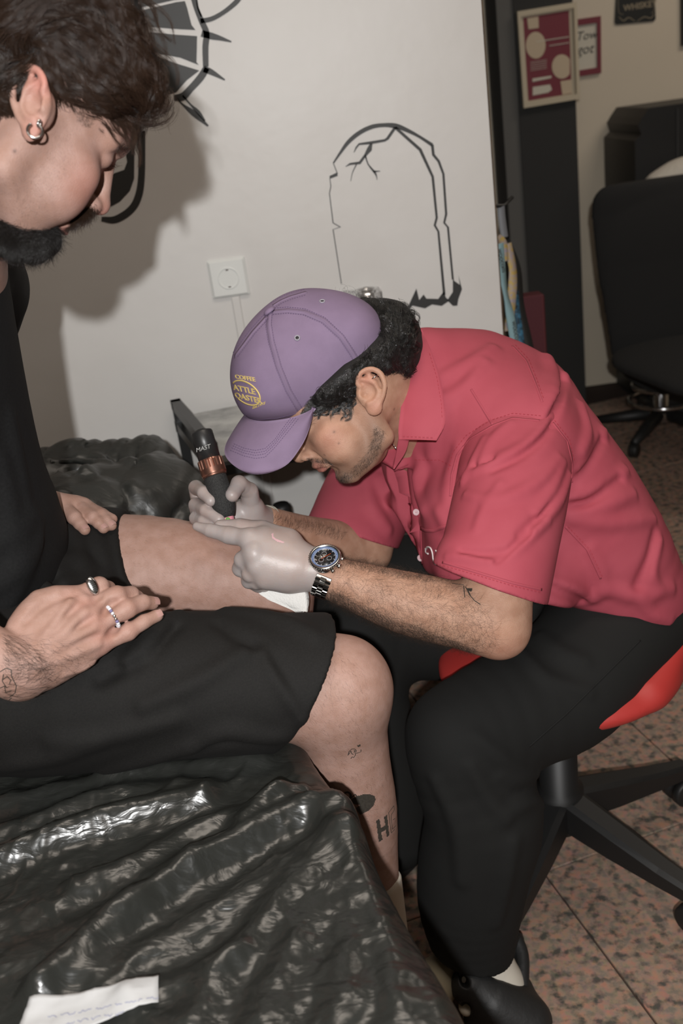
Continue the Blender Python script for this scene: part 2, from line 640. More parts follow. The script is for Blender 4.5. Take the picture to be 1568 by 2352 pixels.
# ------------------------------------------------------------------ head and ear templates (metres, x forward, y to the side, z up)
def head_template(nose=1.0, chin=1.0):
    S = Shape()
    m = 0.001
    A = lambda *v: np.array(v) * m
    S.ell(A(-10, 0, 55), A(96, 75, 77), k=.01)
    S.ell(A(34, 0, 56), A(62, 60, 58), k=.02)
    S.ell(A(40, 0, -8), A(50, 57, 62), k=.02)
    S.cap(A(84, 8, 44), A(68, 44, 40), .0115, .011, k=.012)          # brow
    S.ell(A(64, 0, -28), A(35, 34, 34), k=.016)                       # maxilla
    S.ell(A(58, 44, -4), A(24, 19, 18), k=.018)                       # cheekbone
    S.ell(A(50, 36, -34), A(34, 25, 34), k=.016)                      # cheek
    S.cap(A(4, 55, -8), A(6, 50, -56), .014, .014, k=.02)             # ramus
    S.cap(A(6, 49, -58), A(74, 14, -88), .014, .012, k=.016)          # jaw
    S.ell(A(42, 0, -66), A(46, 42, 30), k=.016)
    S.ell(A(80, 0, -84), A(17, 20, 16), k=.012)                       # chin
    S.ell(A(94, 33, 28), A(18, 17, 12), k=.010, op='s')               # socket
    S.ell(A(99, 0, 24), A(6, 14, 6), k=.012, op='s')
    S.ell(A(73, 32, 27), A(14.5, 14.5, 13.5), k=.004)                 # closed lids over the eyeball
    S.chain([A(82, 46, 24), A(88, 38, 20.5), A(89, 28, 20), A(86, 20, 23)], .0011, k=.0018, op='s')   # lash line
    S.chain([A(80, 48, 31), A(88, 38, 36), A(88, 28, 36), A(84, 19, 31)], .0012, k=.003, op='s')      # lid crease
    S.cap(A(93, 0, 24), A(109, 0, -6), .0075, .0085, k=.010)          # nose bridge
    S.ell(A(110.5, 0, -11), A(11.5, 10, 9.5), k=.006)                    # tip
    S.ell(A(100, 11, -16), A(11, 7.5, 8), k=.005)                     # wing
    S.cap(A(100, 0, -20), A(110, 0, -18), .004, .004, k=.004)
    S.ell(A(105, 7.5, -24), A(6, 3.4, 4), k=.002, op='s')             # nostril
    S.chain([A(97, 18, -10), A(90, 22, -18), A(88, 25, -28)], .0016, k=.008, op='s')   # fold beside the nose
    S.chain([A(100, 0, -39.5), A(99, 9, -39.5), A(92, 22, -45)], [.0052, .0055, .003], k=.005)
    S.chain([A(99, 0, -51), A(97, 10, -51), A(91, 21, -47)], [.0062, .006, .003], k=.005)
    S.chain([A(108, 0, -45.5), A(104, 10, -45), A(96, 20, -46), A(90, 27, -48)], [.0022, .0022, .0018, .001], k=.003, op='s')
    S.chain([A(100, 0, -62), A(94, 14, -62)], .005, k=.012, op='s')   # dent above the chin
    return S


def ear_template():
    """x forward, z up, y outward; origin at the ear canal, 62 mm tall"""
    S = Shape(); A = lambda *v: np.array(v) * 0.001
    S.ell(A(-9, 1, 1), A(16, 4.5, 27), k=.004)
    S.chain([A(-2, 5, 6), A(3, 6, 17), A(-3, 8, 28), A(-15, 9, 31), A(-25, 9, 22), A(-27, 9, 5), A(-21, 7, -12), A(-13, 5, -22)],
            [.0025, .003, .0035, .0037, .0036, .0033, .003, .003], k=.004, n=4)      # helix
    S.chain([A(-3, 6, 20), A(-14, 6, 12), A(-17, 6.5, -2), A(-12, 6.5, -12), A(-4, 6.5, -15)], [.002, .0032, .0035, .0034, .003], k=.004, n=4)
    S.chain([A(-12, 6, 24), A(-15, 6, 12)], [.0022, .003], k=.005)
    S.ell(A(-9, 3.5, -24), A(9, 5, 10), k=.005)                       # lobe
    S.ell(A(2, 4, -2), A(4.5, 5, 7), k=.005)                          # tragus
    S.ell(A(-7, 9, 1), A(9, 8, 11), k=.003, op='s')                   # concha
    S.ell(A(-3, 2, -2), A(4, 7, 4), k=.002, op='s')                   # canal
    S.ell(A(-8, -8, 0), A(14, 9, 20), k=.008)                         # root into the head
    return S


def rbf_fit(src, dst):
    """smooth map taking src points to dst points (thin plate, 3D)"""
    src = np.asarray(src, float); dst = np.asarray(dst, float); n = len(src)
    K = np.linalg.norm(src[:, None] - src[None], axis=2) - np.eye(n) * 0.0015
    Pm = np.hstack([np.ones((n, 1)), src])
    Am = np.zeros((n + 4, n + 4)); Am[:n, :n] = K; Am[:n, n:] = Pm; Am[n:, :n] = Pm.T
    sol = np.linalg.lstsq(Am, np.vstack([dst, np.zeros((4, 3))]), rcond=None)[0]
    wts, af = sol[:n], sol[n:]

    def fn(p):
        K = np.sqrt(((p[:, None] - src[None]) ** 2).sum(2))
        return K @ wts + af[0] + p @ af[1:]
    return fn


def place_template(S, T, inv, lo, hi, k=0.01, mirror=True, scale=1.0):
    """merge a local-frame template T into shape S; inv maps world points to the local frame"""
    def fn(p):
        q = inv(p)
        if mirror: q = q.copy(); q[:, 1] = np.abs(q[:, 1])
        return T.eval(q) * scale
    S.custom(fn, lo, hi, 'u', k)
# ================================================================== ROOM
WY = 2.25        # near white wall
BY = 4.44        # far wall
m_wall = mat('white_wall_paint', srgb(214, 212, 209), rough=0.42, noise=0.05, nscale=3, bump=0.25, bscale=14, bdist=0.004, color2=srgb(207, 204, 200))
m_wall2 = mat('cream_wall_paint', srgb(214, 202, 182), rough=0.7, noise=0.05, nscale=2)
m_dark = mat('dark_painted_wall', srgb(46, 46, 45), rough=0.8)
m_greyw = mat('grey_painted_wall', srgb(98, 97, 94), rough=0.8)
m_ceil = mat('ceiling_paint', srgb(200, 195, 185), rough=0.8)
m_vinyl = mat('black_wall_vinyl', (0.022, 0.022, 0.021), rough=0.5)
m_blackmetal = mat('black_metal', (0.018, 0.018, 0.018), rough=0.38)
m_blackplastic = mat('black_plastic', (0.012, 0.012, 0.012), rough=0.5)
m_blackcloth = mat('black_upholstery', (0.013, 0.013, 0.013), rough=0.9)
m_chrome = mat('chrome', (0.75, 0.75, 0.75), rough=0.15, metal=1.0)


def structure(name, mb, m, **kw):
    return mb.build(name, m, None, kind='structure', smooth=False, **kw)


structure('wall_front', MB().box((-1.138, WY + .06, 1.35), (3.125, .12, 2.7)), m_wall)
structure('wall_far', MB().box((1.1, BY + .06, 1.35), (7.6, .12, 2.7)), m_wall2)
structure('wall_left', MB().box((-2.76, 0.95, 1.35), (.12, 7.1, 2.7)), m_wall)
structure('wall_right', MB().box((4.96, 0.95, 1.35), (.12, 7.1, 2.7)), m_wall2)
structure('wall_back', MB().box((1.1, -2.56, 1.35), (7.6, .12, 2.7)), m_wall2)
structure('ceiling', MB().box((1.1, 0.95, 2.75), (7.84, 7.24, .1)), m_ceil)
structure('pillar', MB().box(((.914 + 1.141) / 2, 4.32, 1.35), (1.141 - .914, .24, 2.7)), m_dark)
structure('trim_1', MB().box((.882, 4.325, 1.35), (.064, .23, 2.7)), m_greyw)
structure('door_1', MB().box((.56, 4.41, 1.05), (.50, .05, 2.1)).box((.56, 4.42, 2.4), (.50, .04, .6)), mat('black_door_paint', srgb(28, 28, 27), rough=.8))
# worn brown edge of the white wall
m_edge = mat('worn_plaster_edge', srgb(92, 72, 52), rough=0.9, noise=0.5, nscale=60)
structure('trim_2', MB().box((.4262, WY + .06, 1.35), (.0022, .121, 2.7)), m_edge)

# granite floor tiles, 40 cm, laid at an angle
U = np.array([.966, .259, 0]); Vv = np.array([-.259, .966, 0]); A0 = np.array([.285, 1.459, 0])


def granite():
    m = bpy.data.materials.new('pink_granite'); m.use_nodes = True; nt = m.node_tree; b = nt.nodes['Principled BSDF']
    g = nt.nodes.new('ShaderNodeNewGeometry')
    n1 = nt.nodes.new('ShaderNodeTexNoise'); n1.inputs['Scale'].default_value = 60; n1.inputs['Detail'].default_value = 3
    n2 = nt.nodes.new('ShaderNodeTexNoise'); n2.inputs['Scale'].default_value = 48; n2.inputs['Detail'].default_value = 4
    v = nt.nodes.new('ShaderNodeTexVoronoi'); v.inputs['Scale'].default_value = 120
    for q in (n1, v): nt.links.new(g.outputs['Position'], q.inputs['Vector'])
    ad = nt.nodes.new('ShaderNodeVectorMath'); ad.operation = 'ADD'; ad.inputs[1].default_value = (4.1, 2.2, 7)
    nt.links.new(g.outputs['Position'], ad.inputs[0]); nt.links.new(ad.outputs[0], n2.inputs['Vector'])
    r1 = nt.nodes.new('ShaderNodeValToRGB'); e = r1.color_ramp.elements
    e[0].position = .36; e[0].color = (*srgb(130, 118, 106), 1); e[1].position = .66; e[1].color = (*srgb(176, 132, 113), 1)
    el = e.new(.5); el.color = (*srgb(158, 134, 118), 1)
    nt.links.new(n1.outputs['Fac'], r1.inputs[0])
    r2 = nt.nodes.new('ShaderNodeValToRGB'); e = r2.color_ramp.elements
    e[0].position = .34; e[0].color = (0, 0, 0, 1); e[1].position = .50; e[1].color = (1, 1, 1, 1)
    nt.links.new(n2.outputs['Fac'], r2.inputs[0])
    mx = nt.nodes.new('ShaderNodeMix'); mx.data_type = 'RGBA'; mx.inputs[6].default_value = (*srgb(84, 80, 74), 1)
    nt.links.new(r2.outputs[0], mx.inputs[0]); nt.links.new(r1.outputs[0], mx.inputs[7])
    m2 = nt.nodes.new('ShaderNodeMix'); m2.data_type = 'RGBA'; m2.blend_type = 'MULTIPLY'; m2.inputs[0].default_value = .12
    nt.links.new(mx.outputs[2], m2.inputs[6]); nt.links.new(v.outputs['Color'], m2.inputs[7])
    nt.links.new(m2.outputs[2], b.inputs['Base Color']); b.inputs['Roughness'].default_value = .45
    return m


m_granite = granite()
m_grout = mat('dark_grout', srgb(62, 48, 42), rough=0.9)
floor = MB().box((1.1, 0.95, -.055), (7.7, 7.1, .1)).build('floor', m_grout, None, kind='structure', smooth=False, loc=(0, 0, 0))
tmesh = MB().box((0, 0, 0), (.3965, .3965, .01), M=np.array([U, Vv, [0, 0, 1]]), bev=.0012)
tile0 = None
for i in range(-4, 8):
    for j in range(-3, 9):
        c = A0 + U * (.4 * (i + .5)) + Vv * (.4 * (j + .5)) + np.array([0, 0, -.005])
        if not (-.7 < c[0] < 2.4 and .45 < c[1] < 4.15): continue
        if tile0 is None:
            tile0 = tmesh.build('tile', m_granite, floor, smooth=False); o = tile0
        else:
            o = tile0.copy(); COL.objects.link(o)
        o.location = tuple(c)

# --- the wall vinyls: flat cut shapes glued to the white wall
WN = np.array([0, -1.0, 0])


def wallpt(x, y, Y=WY): return on_plane(x, y, (0, Y, 0), np.array([0, 1.0, 0]))


def wall_poly(mb, poly, Y=WY, t=.0012):
    mb.prism([wallpt(x, y, Y - .0002) for x, y in poly], WN, t)


def wall_stroke(mb, pl, wd, n=6, Y=WY, t=.0012):
    pl = np.asarray(pl, float); wd = np.broadcast_to(np.asarray(wd, float), (len(pl),))
    q = spline(np.c_[pl, wd * (1.3 if Y == WY else 1.0)], n) if n > 1 else np.c_[pl, wd * 1.3]
    T = np.gradient(q[:, :2], axis=0); T /= np.linalg.norm(T, axis=1)[:, None] + 1e-9
    Nn = np.c_[-T[:, 1], T[:, 0]]
    a = q[:, :2] + Nn * q[:, 2:3] / 2; b = q[:, :2] - Nn * q[:, 2:3] / 2
    k = len(q); V = [wallpt(x, y, Y - .0002) for x, y in a] + [wallpt(x, y, Y - .0002) for x, y in b]
    V += [v + WN * t for v in V]
    Fc = []
    for i in range(k - 1):
        Fc += [(2 * k + i, 2 * k + i + 1, 3 * k + i + 1, 3 * k + i), (i, 2 * k + i, 2 * k + i + 1, i + 1), (k + i, k + i + 1, 3 * k + i + 1, 3 * k + i)]
    Fc += [(0, k, 3 * k, 2 * k), (k - 1, 2 * k - 1, 4 * k - 1, 3 * k - 1)]
    mb.add(V, Fc)


def z1(pts): return [(660 + a / 3.136, 240 + b / 3.136) for a, b in pts]


mb = MB()
wall_stroke(mb, z1([(330, 422), (380, 348), (440, 268), (520, 202), (610, 160), (700, 148), (780, 155), (860, 185), (950, 232), (1042, 292)]), [2.5, 4.5, 7, 7.5, 7.5, 7, 9, 7, 5, 6], 5)
wall_stroke(mb, z1([(1042, 290), (1050, 362), (1088, 408), (1122, 500), (1142, 790), (1128, 852), (1155, 884), (1190, 1260)]), [5, 5, 4.5, 4, 4, 3.6, 3.6, 3.6], 1)
wall_stroke(mb, z1([(775, 165), (955, 325), (1045, 520), (1074, 815), (1060, 870), (1086, 915), (1128, 1370)]), [5, 5.5, 4.5, 4, 4, 3.6, 4.6], 1)
wall_stroke(mb, z1([(775, 165), (720, 245), (700, 258), (600, 275), (515, 285), (495, 310), (478, 345)]), [5, 5, 4.5, 5, 3.5, 3, .8], 1)
wall_stroke(mb, z1([(604, 280), (590, 322), (560, 365), (520, 420), (450, 428), (418, 447)]), [4, 9, 4.5, 5, 3.6, .8], 1)
wall_stroke(mb, z1([(498, 428), (468, 490), (455, 552)]), [2, 1.3, .9], 4)
wall_stroke(mb, z1([(560, 365), (580, 430), (625, 485), (640, 515), (645, 543)]), [3, 2.2, 4, 2, .9], 2)
wall_stroke(mb, z1([(620, 482), (668, 480)]), [3.6, .7], 1)
wall_stroke(mb, z1([(330, 422), (360, 500)]), [1.4, 1.6], 1)
wall_poly(mb, z1([(355, 490), (362, 513), (305, 535), (302, 515)]))
wall_stroke(mb, z1([(305, 530), (312, 590), (302, 640), (328, 852), (380, 882), (328, 900), (388, 1290)]), [1.3, 1.6, 1.6, 1.8, 2.4, 1.6, 1.5], 1)
wall_poly(mb, z1([(1190, 1240), (1200, 1270), (1240, 1298), (1232, 1235), (1256, 1330), (1230, 1400), (1222, 1448), (1190, 1450), (1150, 1410), (1190, 1350)]))
wall_poly(mb, z1([(1165, 1412), (1110, 1450), (1040, 1440), (990, 1468), (900, 1448), (870, 1485), (800, 1470), (770, 1475), (752, 1405), (772, 1455), (870, 1450), (928, 1325), (948, 1408), (980, 1368), (1000, 1398), (1085, 1400), (1125, 1345), (1140, 1390)]))
tomb = mb.build('tombstone_mural', m_vinyl, None, smooth=False, label='black line vinyl of a cracked tombstone on the white wall', cat='wall decal')

mb = MB()
Z8 = lambda pts: [(200 + a / 3.92, b / 3.92) for a, b in pts]
wall_poly(mb, [(300, -30), (425, -30), (432, -3), (400, 0), (312, 20), (300, 10)])
wall_poly(mb, Z8([(440, 105), (800, 20), (880, 10), (900, 70), (940, 225), (975, 270), (820, 262), (520, 240), (490, 200)]))
wall_poly(mb, Z8([(520, 285), (800, 312), (990, 325), (985, 560), (1005, 585), (840, 520), (560, 470)]))
wall_poly(mb, Z8([(560, 480), (800, 570), (1010, 635), (900, 720), (800, 830), (700, 860), (600, 700)]))
wall_stroke(mb, Z8([(955, -20), (985, 80), (1030, 190), (1075, 300), (1065, 420), (1068, 600)]), [9, 9, 10, 11, 11, 10], 3)
wall_stroke(mb, Z8([(1075, 610), (1020, 700), (930, 800), (860, 870), (780, 880)]), [12, 13, 12, 14, 10], 3)
wall_stroke(mb, Z8([(1020, 190), (1120, 170), (1230, 110), (1330, 30), (1380, -30)]), [9, 8.5, 8, 9, 9], 4)
wall_stroke(mb, Z8([(1030, 300), (1120, 325), (1200, 345), (1298, 376)]), [12, 12, 8, 2.5], 3)
wall_stroke(mb, Z8([(1050, 620), (1120, 650), (1240, 720)]), [12, 10, 2.5], 3)
wall_stroke(mb, Z8([(790, 870), (860, 940), (960, 1020), (1090, 1135)]), [3.5, 3, 10, 3], 3)
wall_stroke(mb, Z8([(860, 860), (930, 940), (1000, 1010), (1060, 1090)]), [3.5, 3, 7, 3], 3)
wall_stroke(mb, Z8([(985, -10), (1000, 80), (1030, 150)]), [3, 3, 3], 3)
wall_stroke(mb, [(326, 300), (325, 400), (318, 450), (300, 482), (265, 504), (233, 503)], [12, 12, 13, 13, 13, 8], 5)
wall_poly(mb, [(309, 318), (308, 410), (298, 438), (275, 463), (255, 474), (240, 470), (245, 405), (262, 398), (285, 390), (292, 372), (285, 330)])
mb.build('spiked_figure_mural', m_vinyl, None, smooth=False, label='black vinyl spiked figure on the wall behind the leaning man', cat='wall decal')

# --- wall socket and its conduit
m_sock = mat('socket_plastic', srgb(228, 230, 227), rough=0.18)
m_sockdark = mat('socket_hole', (0.02, 0.02, 0.02), rough=0.5)
t = thing('wall_socket', 'white square wall socket above a vertical cable duct', 'socket', (-.176, WY, 1.055))
sc0 = np.array([-.176, WY, 1.055])
MX = np.array([[1, 0, 0], [0, 1, 0], [0, 0, 1.0]])
MB().box(sc0 + [0, -.004, 0], (.084, .009, .084), bev=.003).box(sc0 + [0, -.009, 0], (.078, .006, .078), bev=.0028).build('plate', m_sock, t, smooth=False)
mbk = MB().lathe(sc0 + [0, -.0095, 0], (0, -1, 0), [(.0240, .0), (.0240, .0035), (.0225, .0042), (.0205, .0035), (.0195, -.004), (.0, -.004)], 40)
mbk.build('socket_well', m_sock, t, smooth=False)
mbk = MB()
for dx in (-.0095, .0095): mbk.lathe(sc0 + [dx, -.0050, 0], (0, -1, 0), [(.003, 0), (.003, .0012), (.0, .0012)], 14)
mbk.build('pin_hole', m_sockdark, t)
mbk = MB()
for dz in (-.0185, .0185): mbk.box(sc0 + [0, -.010, dz], (.006, .007, .003))
mbk.box(sc0 + [0, -.0062, 0], (.004, .001, .004)); mbk.build('earth_clip', m_chrome, t, smooth=False)
MB().box((-.168, WY - .004, .62), (.019, .008, .785), bev=.002).build('cable_duct', m_wall, None, smooth=False, label='thin painted cable duct running down from the wall socket', cat='cable duct')

# --- pictures on the far wall
m_frame = mat('cream_picture_frame', srgb(196, 184, 160), rough=0.5)
m_maroon = mat('maroon_print', srgb(118, 44, 56), rough=0.6)
m_cream = mat('cream_print', srgb(196, 178, 152), rough=0.6)
m_paper = mat('pale_print', srgb(206, 200, 184), rough=0.6)


def quad_frame(mb, q, Y, t, inset=None):
    pts = [on_plane(x, y, (0, Y, 0), np.array([0, 1.0, 0])) for x, y in q]
    if inset is None:
        mb.prism(pts, WN, t)
    else:
        c = np.mean(pts, 0); inn = [p + (c - p) / np.linalg.norm(c - p) * inset * 1.4 for p in pts]
        for i in range(4):
            mb.prism([pts[i], pts[(i + 1) % 4], inn[(i + 1) % 4], inn[i]], WN, t)


def fpoly(mb, q, Y, t=.0008): mb.prism([on_plane(x, y, (0, Y, 0), np.array([0, 1.0, 0])) for x, y in q], WN, t)


def circ(cx, cy, rx, ry, n=20): return [(cx + rx * math.cos(2 * math.pi * i / n), cy + ry * math.sin(2 * math.pi * i / n)) for i in range(n)]


Z5 = lambda pts: [(1100 + a / 3.35, b / 3.35) for a, b in pts]
PY = 4.20
q = Z5([(285, 92), (740, 18), (765, 760), (335, 832)])
t = thing('framed_poster', 'cream framed maroon poster with pale circles on the black pillar', 'picture', on_plane(*q[2], (0, PY, 0), np.array([0, 1.0, 0])))
mb = MB(); quad_frame(mb, q, PY, .022, .016); mb.build('frame', m_frame, t, smooth=False)
mb = MB(); fpoly(mb, Z5([(320, 110), (715, 45), (740, 745), (355, 805)]), PY - .004, .004); mb.build('mount', m_frame, t, smooth=False)
mb = MB(); fpoly(mb, Z5([(338, 138), (690, 80), (712, 720), (378, 776)]), PY - .0085); mb.build('print', m_maroon, t, smooth=False)
mb = MB()
fpoly(mb, Z5(circ(435, 348, 76, 104)), PY - .0105); fpoly(mb, Z5([(368, 140), (455, 125), (458, 215), (380, 226)]), PY - .0105)
fpoly(mb, Z5([(x, y) for x, y in circ(635, 512, 76, 94) if x < 706]), PY - .0105)
fpoly(mb, Z5([(625, 625), (708, 612), (714, 715), (640, 730)]), PY - .0105)
mb.build('printed_circle', m_cream, t, smooth=False)
mb = MB(); fpoly(mb, Z5([(412, 670), (545, 650), (560, 690), (530, 712), (412, 735)]), PY - .0105)
fpoly(mb, Z5([(410, 605), (555, 582), (555, 600), (410, 630)]), PY - .0105)
for k in range(5): fpoly(mb, Z5([(395, 478 + k * 16), (520, 458 + k * 16), (520, 461 + k * 16), (395, 481 + k * 16)]), PY - .0105)
fpoly(mb, Z5([(440, 318), (690, 280), (690, 286), (440, 324)]), PY - .0115); fpoly(mb, Z5([(540, 350), (690, 326), (690, 331), (540, 355)]), PY - .0115)
mb.build('printed_line', m_paper, t, smooth=False, kind='stuff')


def text3d(name, body, size, p0, xdir, ydir, m, parent=None, depth=.0004, shear=0.0, space=1.0, align='LEFT', weight=0.0, **kw):
    c = bpy.data.curves.new(name, 'FONT'); c.body = body; c.size = size; c.extrude = depth; c.shear = shear; c.space_character = space
    c.align_x = align; c.offset = weight; c.resolution_u = 3
    tmp = bpy.data.objects.new('t', c); COL.objects.link(tmp)
    dg = bpy.context.evaluated_depsgraph_get(); me = bpy.data.meshes.new_from_object(tmp.evaluated_get(dg))
    vs = np.array([v.co for v in me.vertices]); fs = [tuple(p.vertices) for p in me.polygons]
    bpy.data.objects.remove(tmp); bpy.data.curves.remove(c); bpy.data.meshes.remove(me)
    xd = nrm(xdir); yd = nrm(ydir); zd = np.cross(xd, yd)
    W = np.asarray(p0) + vs[:, :1] * xd + vs[:, 1:2] * yd + vs[:, 2:3] * zd
    return obj(name, W, fs, m, parent, smooth=False, **kw)


q = [(1300, 48), (1377, 37), (1378, 168), (1300, 180)]
t = thing('red_framed_note', 'small handwritten note in a dark red frame on the far cream wall', 'picture', on_plane(*q[2], (0, BY, 0), np.array([0, 1.0, 0])))
mb = MB(); quad_frame(mb, q, BY, .016, .02); mb.build('frame', m_maroon, t, smooth=False)
mb = MB(); fpoly(mb, [(1306, 53), (1372, 43), (1372, 162), (1306, 174)], BY - .001, .004); mb.build('note_paper', m_paper, t, smooth=False)
m_ink = mat('dark_ink', (0.03, 0.028, 0.026), rough=0.6)
p = on_plane(1321, 94, (0, BY, 0), np.array([0, 1.0, 0])) + WN * .0065
text3d('handwriting', "Tow'", .046, p, (1, 0, .0), (0, 0, 1), m_ink, t, shear=.3)
p = on_plane(1323, 126, (0, BY, 0), np.array([0, 1.0, 0])) + WN * .0065
text3d('handwriting', "got", .052, p, (1, 0, .0), (0, 0, 1), m_ink, t, shear=.3)

t = thing('whiskey_sign', 'black tin sign lettered whiskey high on the far cream wall', 'sign', on_plane(1458, 50, (0, BY, 0), np.array([0, 1.0, 0])))
mb = MB(); fpoly(mb, [(1416, -60), (1500, -70), (1504, 44), (1500, 49), (1414, 57), (1410, 52)], BY, .008); mb.build('plate', mat('black_tin', (0.02, 0.021, 0.02), rough=0.4), t, smooth=False)
p = on_plane(1430, 26, (0, BY, 0), np.array([0, 1.0, 0])) + WN * .0085
m_gilt = mat('pale_gold_print', srgb(150, 138, 116), rough=0.5)
text3d('lettering', 'WHISKEY', .032, p, (1, 0, .02), (0, 0, 1), m_gilt, t, weight=.0006)
mb = MB()
for s0 in (Z5([(1075, 130), (1110, 160), (1150, 135), (1200, 165)]), Z5([(1345, 105), (1320, 140), (1270, 130), (1215, 165)])):
    wall_stroke(mb, s0, [1, 1.6, 1.6, 1], 5, Y=BY - .008)
wall_stroke(mb, Z5([(1068, -60), (1072, 90), (1110, 110)]), [.8, .8, .8], 3, Y=BY - .008)
wall_stroke(mb, Z5([(1345, -60), (1345, 80), (1320, 100)]), [.8, .8, .8], 3, Y=BY - .008)
mb.build('scroll_border', m_gilt, t, smooth=False)
mb = MB(); q = [(1561, -60), (1640, -70), (1645, 92), (1562, 106)]
t = thing('dark_picture', 'dark framed picture cut by the right edge beside the whiskey sign', 'picture', on_plane(1600, 100, (0, BY, 0), np.array([0, 1.0, 0])))
quad_frame(mb, q, BY, .02, .02); mb.build('frame', m_blackmetal, t, smooth=False)
mb = MB(); fpoly(mb, q, BY, .006); mb.build('picture_panel', m_dark, t, smooth=False)

yy_ = np.array([0, 1.0, 0])
# --- black machine on a counter by the far wall
mt = thing('black_printer', 'black office machine standing behind the office chair', 'printer', (1.62, 4.18, .0))
MB().box((1.62, 4.19, .30), (.56, .44, .60), bev=.01).build('cabinet', m_blackplastic, mt, smooth=False)
pts = [(1.305, .60), (1.90, .60), (1.90, 1.195), (1.36, 1.195), (1.335, 1.165), (1.318, 1.14), (1.33, 1.105), (1.305, 1.085)]
MB().prism([(a, 3.99, b) for a, b in pts], (0, 1, 0), .40).build('housing', m_blackplastic, mt, smooth=False)
MB().box((1.468, 3.988, .98), (.006, .006, .40)).build('seam', mat('dark_grey_seam', (.03, .03, .03), rough=.6), mt, smooth=False)
text3d('badge', 'SENSOR', .016, (1.545, 3.985, 1.155), (1, 0, 0), (0, 0, 1), mat('grey_print', (.12, .12, .115)), mt)
tc = on_plane(1525, 420, (0, 3.86, 0), yy_)
S = Shape(); S.ell(tc, (.075, .07, .05), k=.03); S.ell(tc + [.09, 0, .03], (.09, .08, .055), k=.05); S.ell(tc + [.05, 0, -.12], (.16, .08, .12), k=.05)
V, Fq = S.mesh(.012); obj('cream_towel', V, Fq, mat('cream_towel_cloth', srgb(206, 200, 188), rough=.9, bump=.5, bscale=60, bdist=.006), None, label='cream towel heaped behind the office chair', cat='towel')

# --- office chair in front of it
ct = thing('office_chair', 'black high-backed office chair by the far wall', 'chair', (1.42, 3.55, 0))
S = Shape()
Pb = lambda x, y: on_plane(x, y, (0, 3.62, 0), np.array([0, 1.0, 0]))
tl = Pb(1362, 430); bl = Pb(1392, 880)
cxx = tl[0] + .29
S.chain([(cxx, 3.62, .88), (cxx, 3.60, .70), (cxx, 3.58, .45)], [.30, .29, .26], flat=(0, 1, 0), fs=.16, k=.01)
S.half((cxx, 3.6, tl[2]), (0, 0, 1), (0, 3, .6), (3, 4.2, 1.5), k=.06)
V, Fq = S.mesh(.010); obj('backrest', V, Fq, m_blackcloth, ct)
S = Shape(); S.chain([(cxx - .02, 3.42, .38), (cxx + .02, 3.16, .38)], [.27, .25], flat=(0, 0, 1), fs=.2, k=.01)
V, Fq = S.mesh(.012); obj('seat', V, Fq, m_blackcloth, ct)
bx = 1.30
MB().lathe((bx, 3.70, .0), (0, 0, 1), [(.05, .05), (.05, .10), (.028, .11), (.028, .36), (.06, .37)], 20).build('column', m_chrome, ct)
for k in range(5):
    a = 2 * math.pi * (k + .2) / 5; e = np.array([math.cos(a), math.sin(a), 0]); mb = MB()
    mb.tube([(bx, 3.70, .09), np.array([bx, 3.70, .07]) + e * .15, np.array([bx, 3.70, .055]) + e * .28], [.03, .024, .016], 8)
    o = mb.build('leg', m_blackplastic, ct)
    MB().lathe(np.array([bx, 3.70, .027]) + e * .28 + np.cross(e, [0, 0, 1]) * -.015, np.cross(e, [0, 0, 1]), [(.026, 0), (.027, .004), (.027, .026), (.026, .03)], 16).build('caster', m_blackplastic, o)
mb = MB(); th = np.linspace(0, 2 * math.pi, 33)
for zz, rr in ((.20, .115), (.14, .13)): mb.tube([(bx + .01 + rr * math.cos(a), 3.70 + rr * math.sin(a), zz) for a in th], .008, 8, cap=False)
mb.build('foot_ring', m_chrome, ct)

# --- dark red case and lanyards behind the end of the white wall
m_case = mat('dark_red_leather', srgb(84, 30, 38), rough=0.6, bump=.3, bscale=300)
ca = thing('red_leather_case', 'dark red upright leather case with a stitched edge beside the lanyards', 'case', (.66, 2.85, 0))
yy = np.array([0, 1.0, 0]); Pc = lambda x, y: on_plane(x, y, (0, 2.85, 0), yy)
a, b = Pc(1188, 684), Pc(1250, 680)
MB().box(((a[0] + b[0]) / 2, 2.88, a[2] / 2), (b[0] - a[0], .06, a[2]), bev=.004).build('body', m_case, ca, smooth=False)
mb = MB()
for k in range(70): mb.box((b[0] - .006, 2.849, a[2] - .01 - k * .0085), (.0016, .002, .005))
mb.build('stitching', mat('red_thread', srgb(120, 60, 62), rough=.8), ca, smooth=False, kind='stuff')


def ribbon(name, pl, wd, m, lab, Y0, twist=0.0, parent=None, **kw):
    """hanging strap: pixel polyline with depth Y per point"""
    pl = np.asarray(pl, float); pl = spline(pl, 6)
    c = np.array([on_plane(x, y, (0, Y, 0), yy) for x, y, Y, _ in pl]); k = len(c)
    mb = MB(); T = np.gradient(c, axis=0); T /= np.linalg.norm(T, axis=1)[:, None]
    V = []
    for i in range(k):
        a = pl[i, 3]; s = np.array([math.cos(a), math.sin(a), 0]); s = nrm(s - T[i] * (s @ T[i])); n = np.cross(s, T[i])
        for q in (-1, 1):
            V.append(c[i] + s * q * wd / 2 - n * .0006)
        for q in (1, -1): V.append(c[i] + s * q * wd / 2 + n * .0006)
    Fc = []
    for i in range(k - 1):
        for j in range(4): a = 4 * i + j; b = 4 * i + (j + 1) % 4; Fc.append((a, b, b + 4, a + 4))
    mb.add(V, Fc)
    return mb.build(name, m, parent, label=lab, cat='lanyard' if parent is None else None, **kw), c


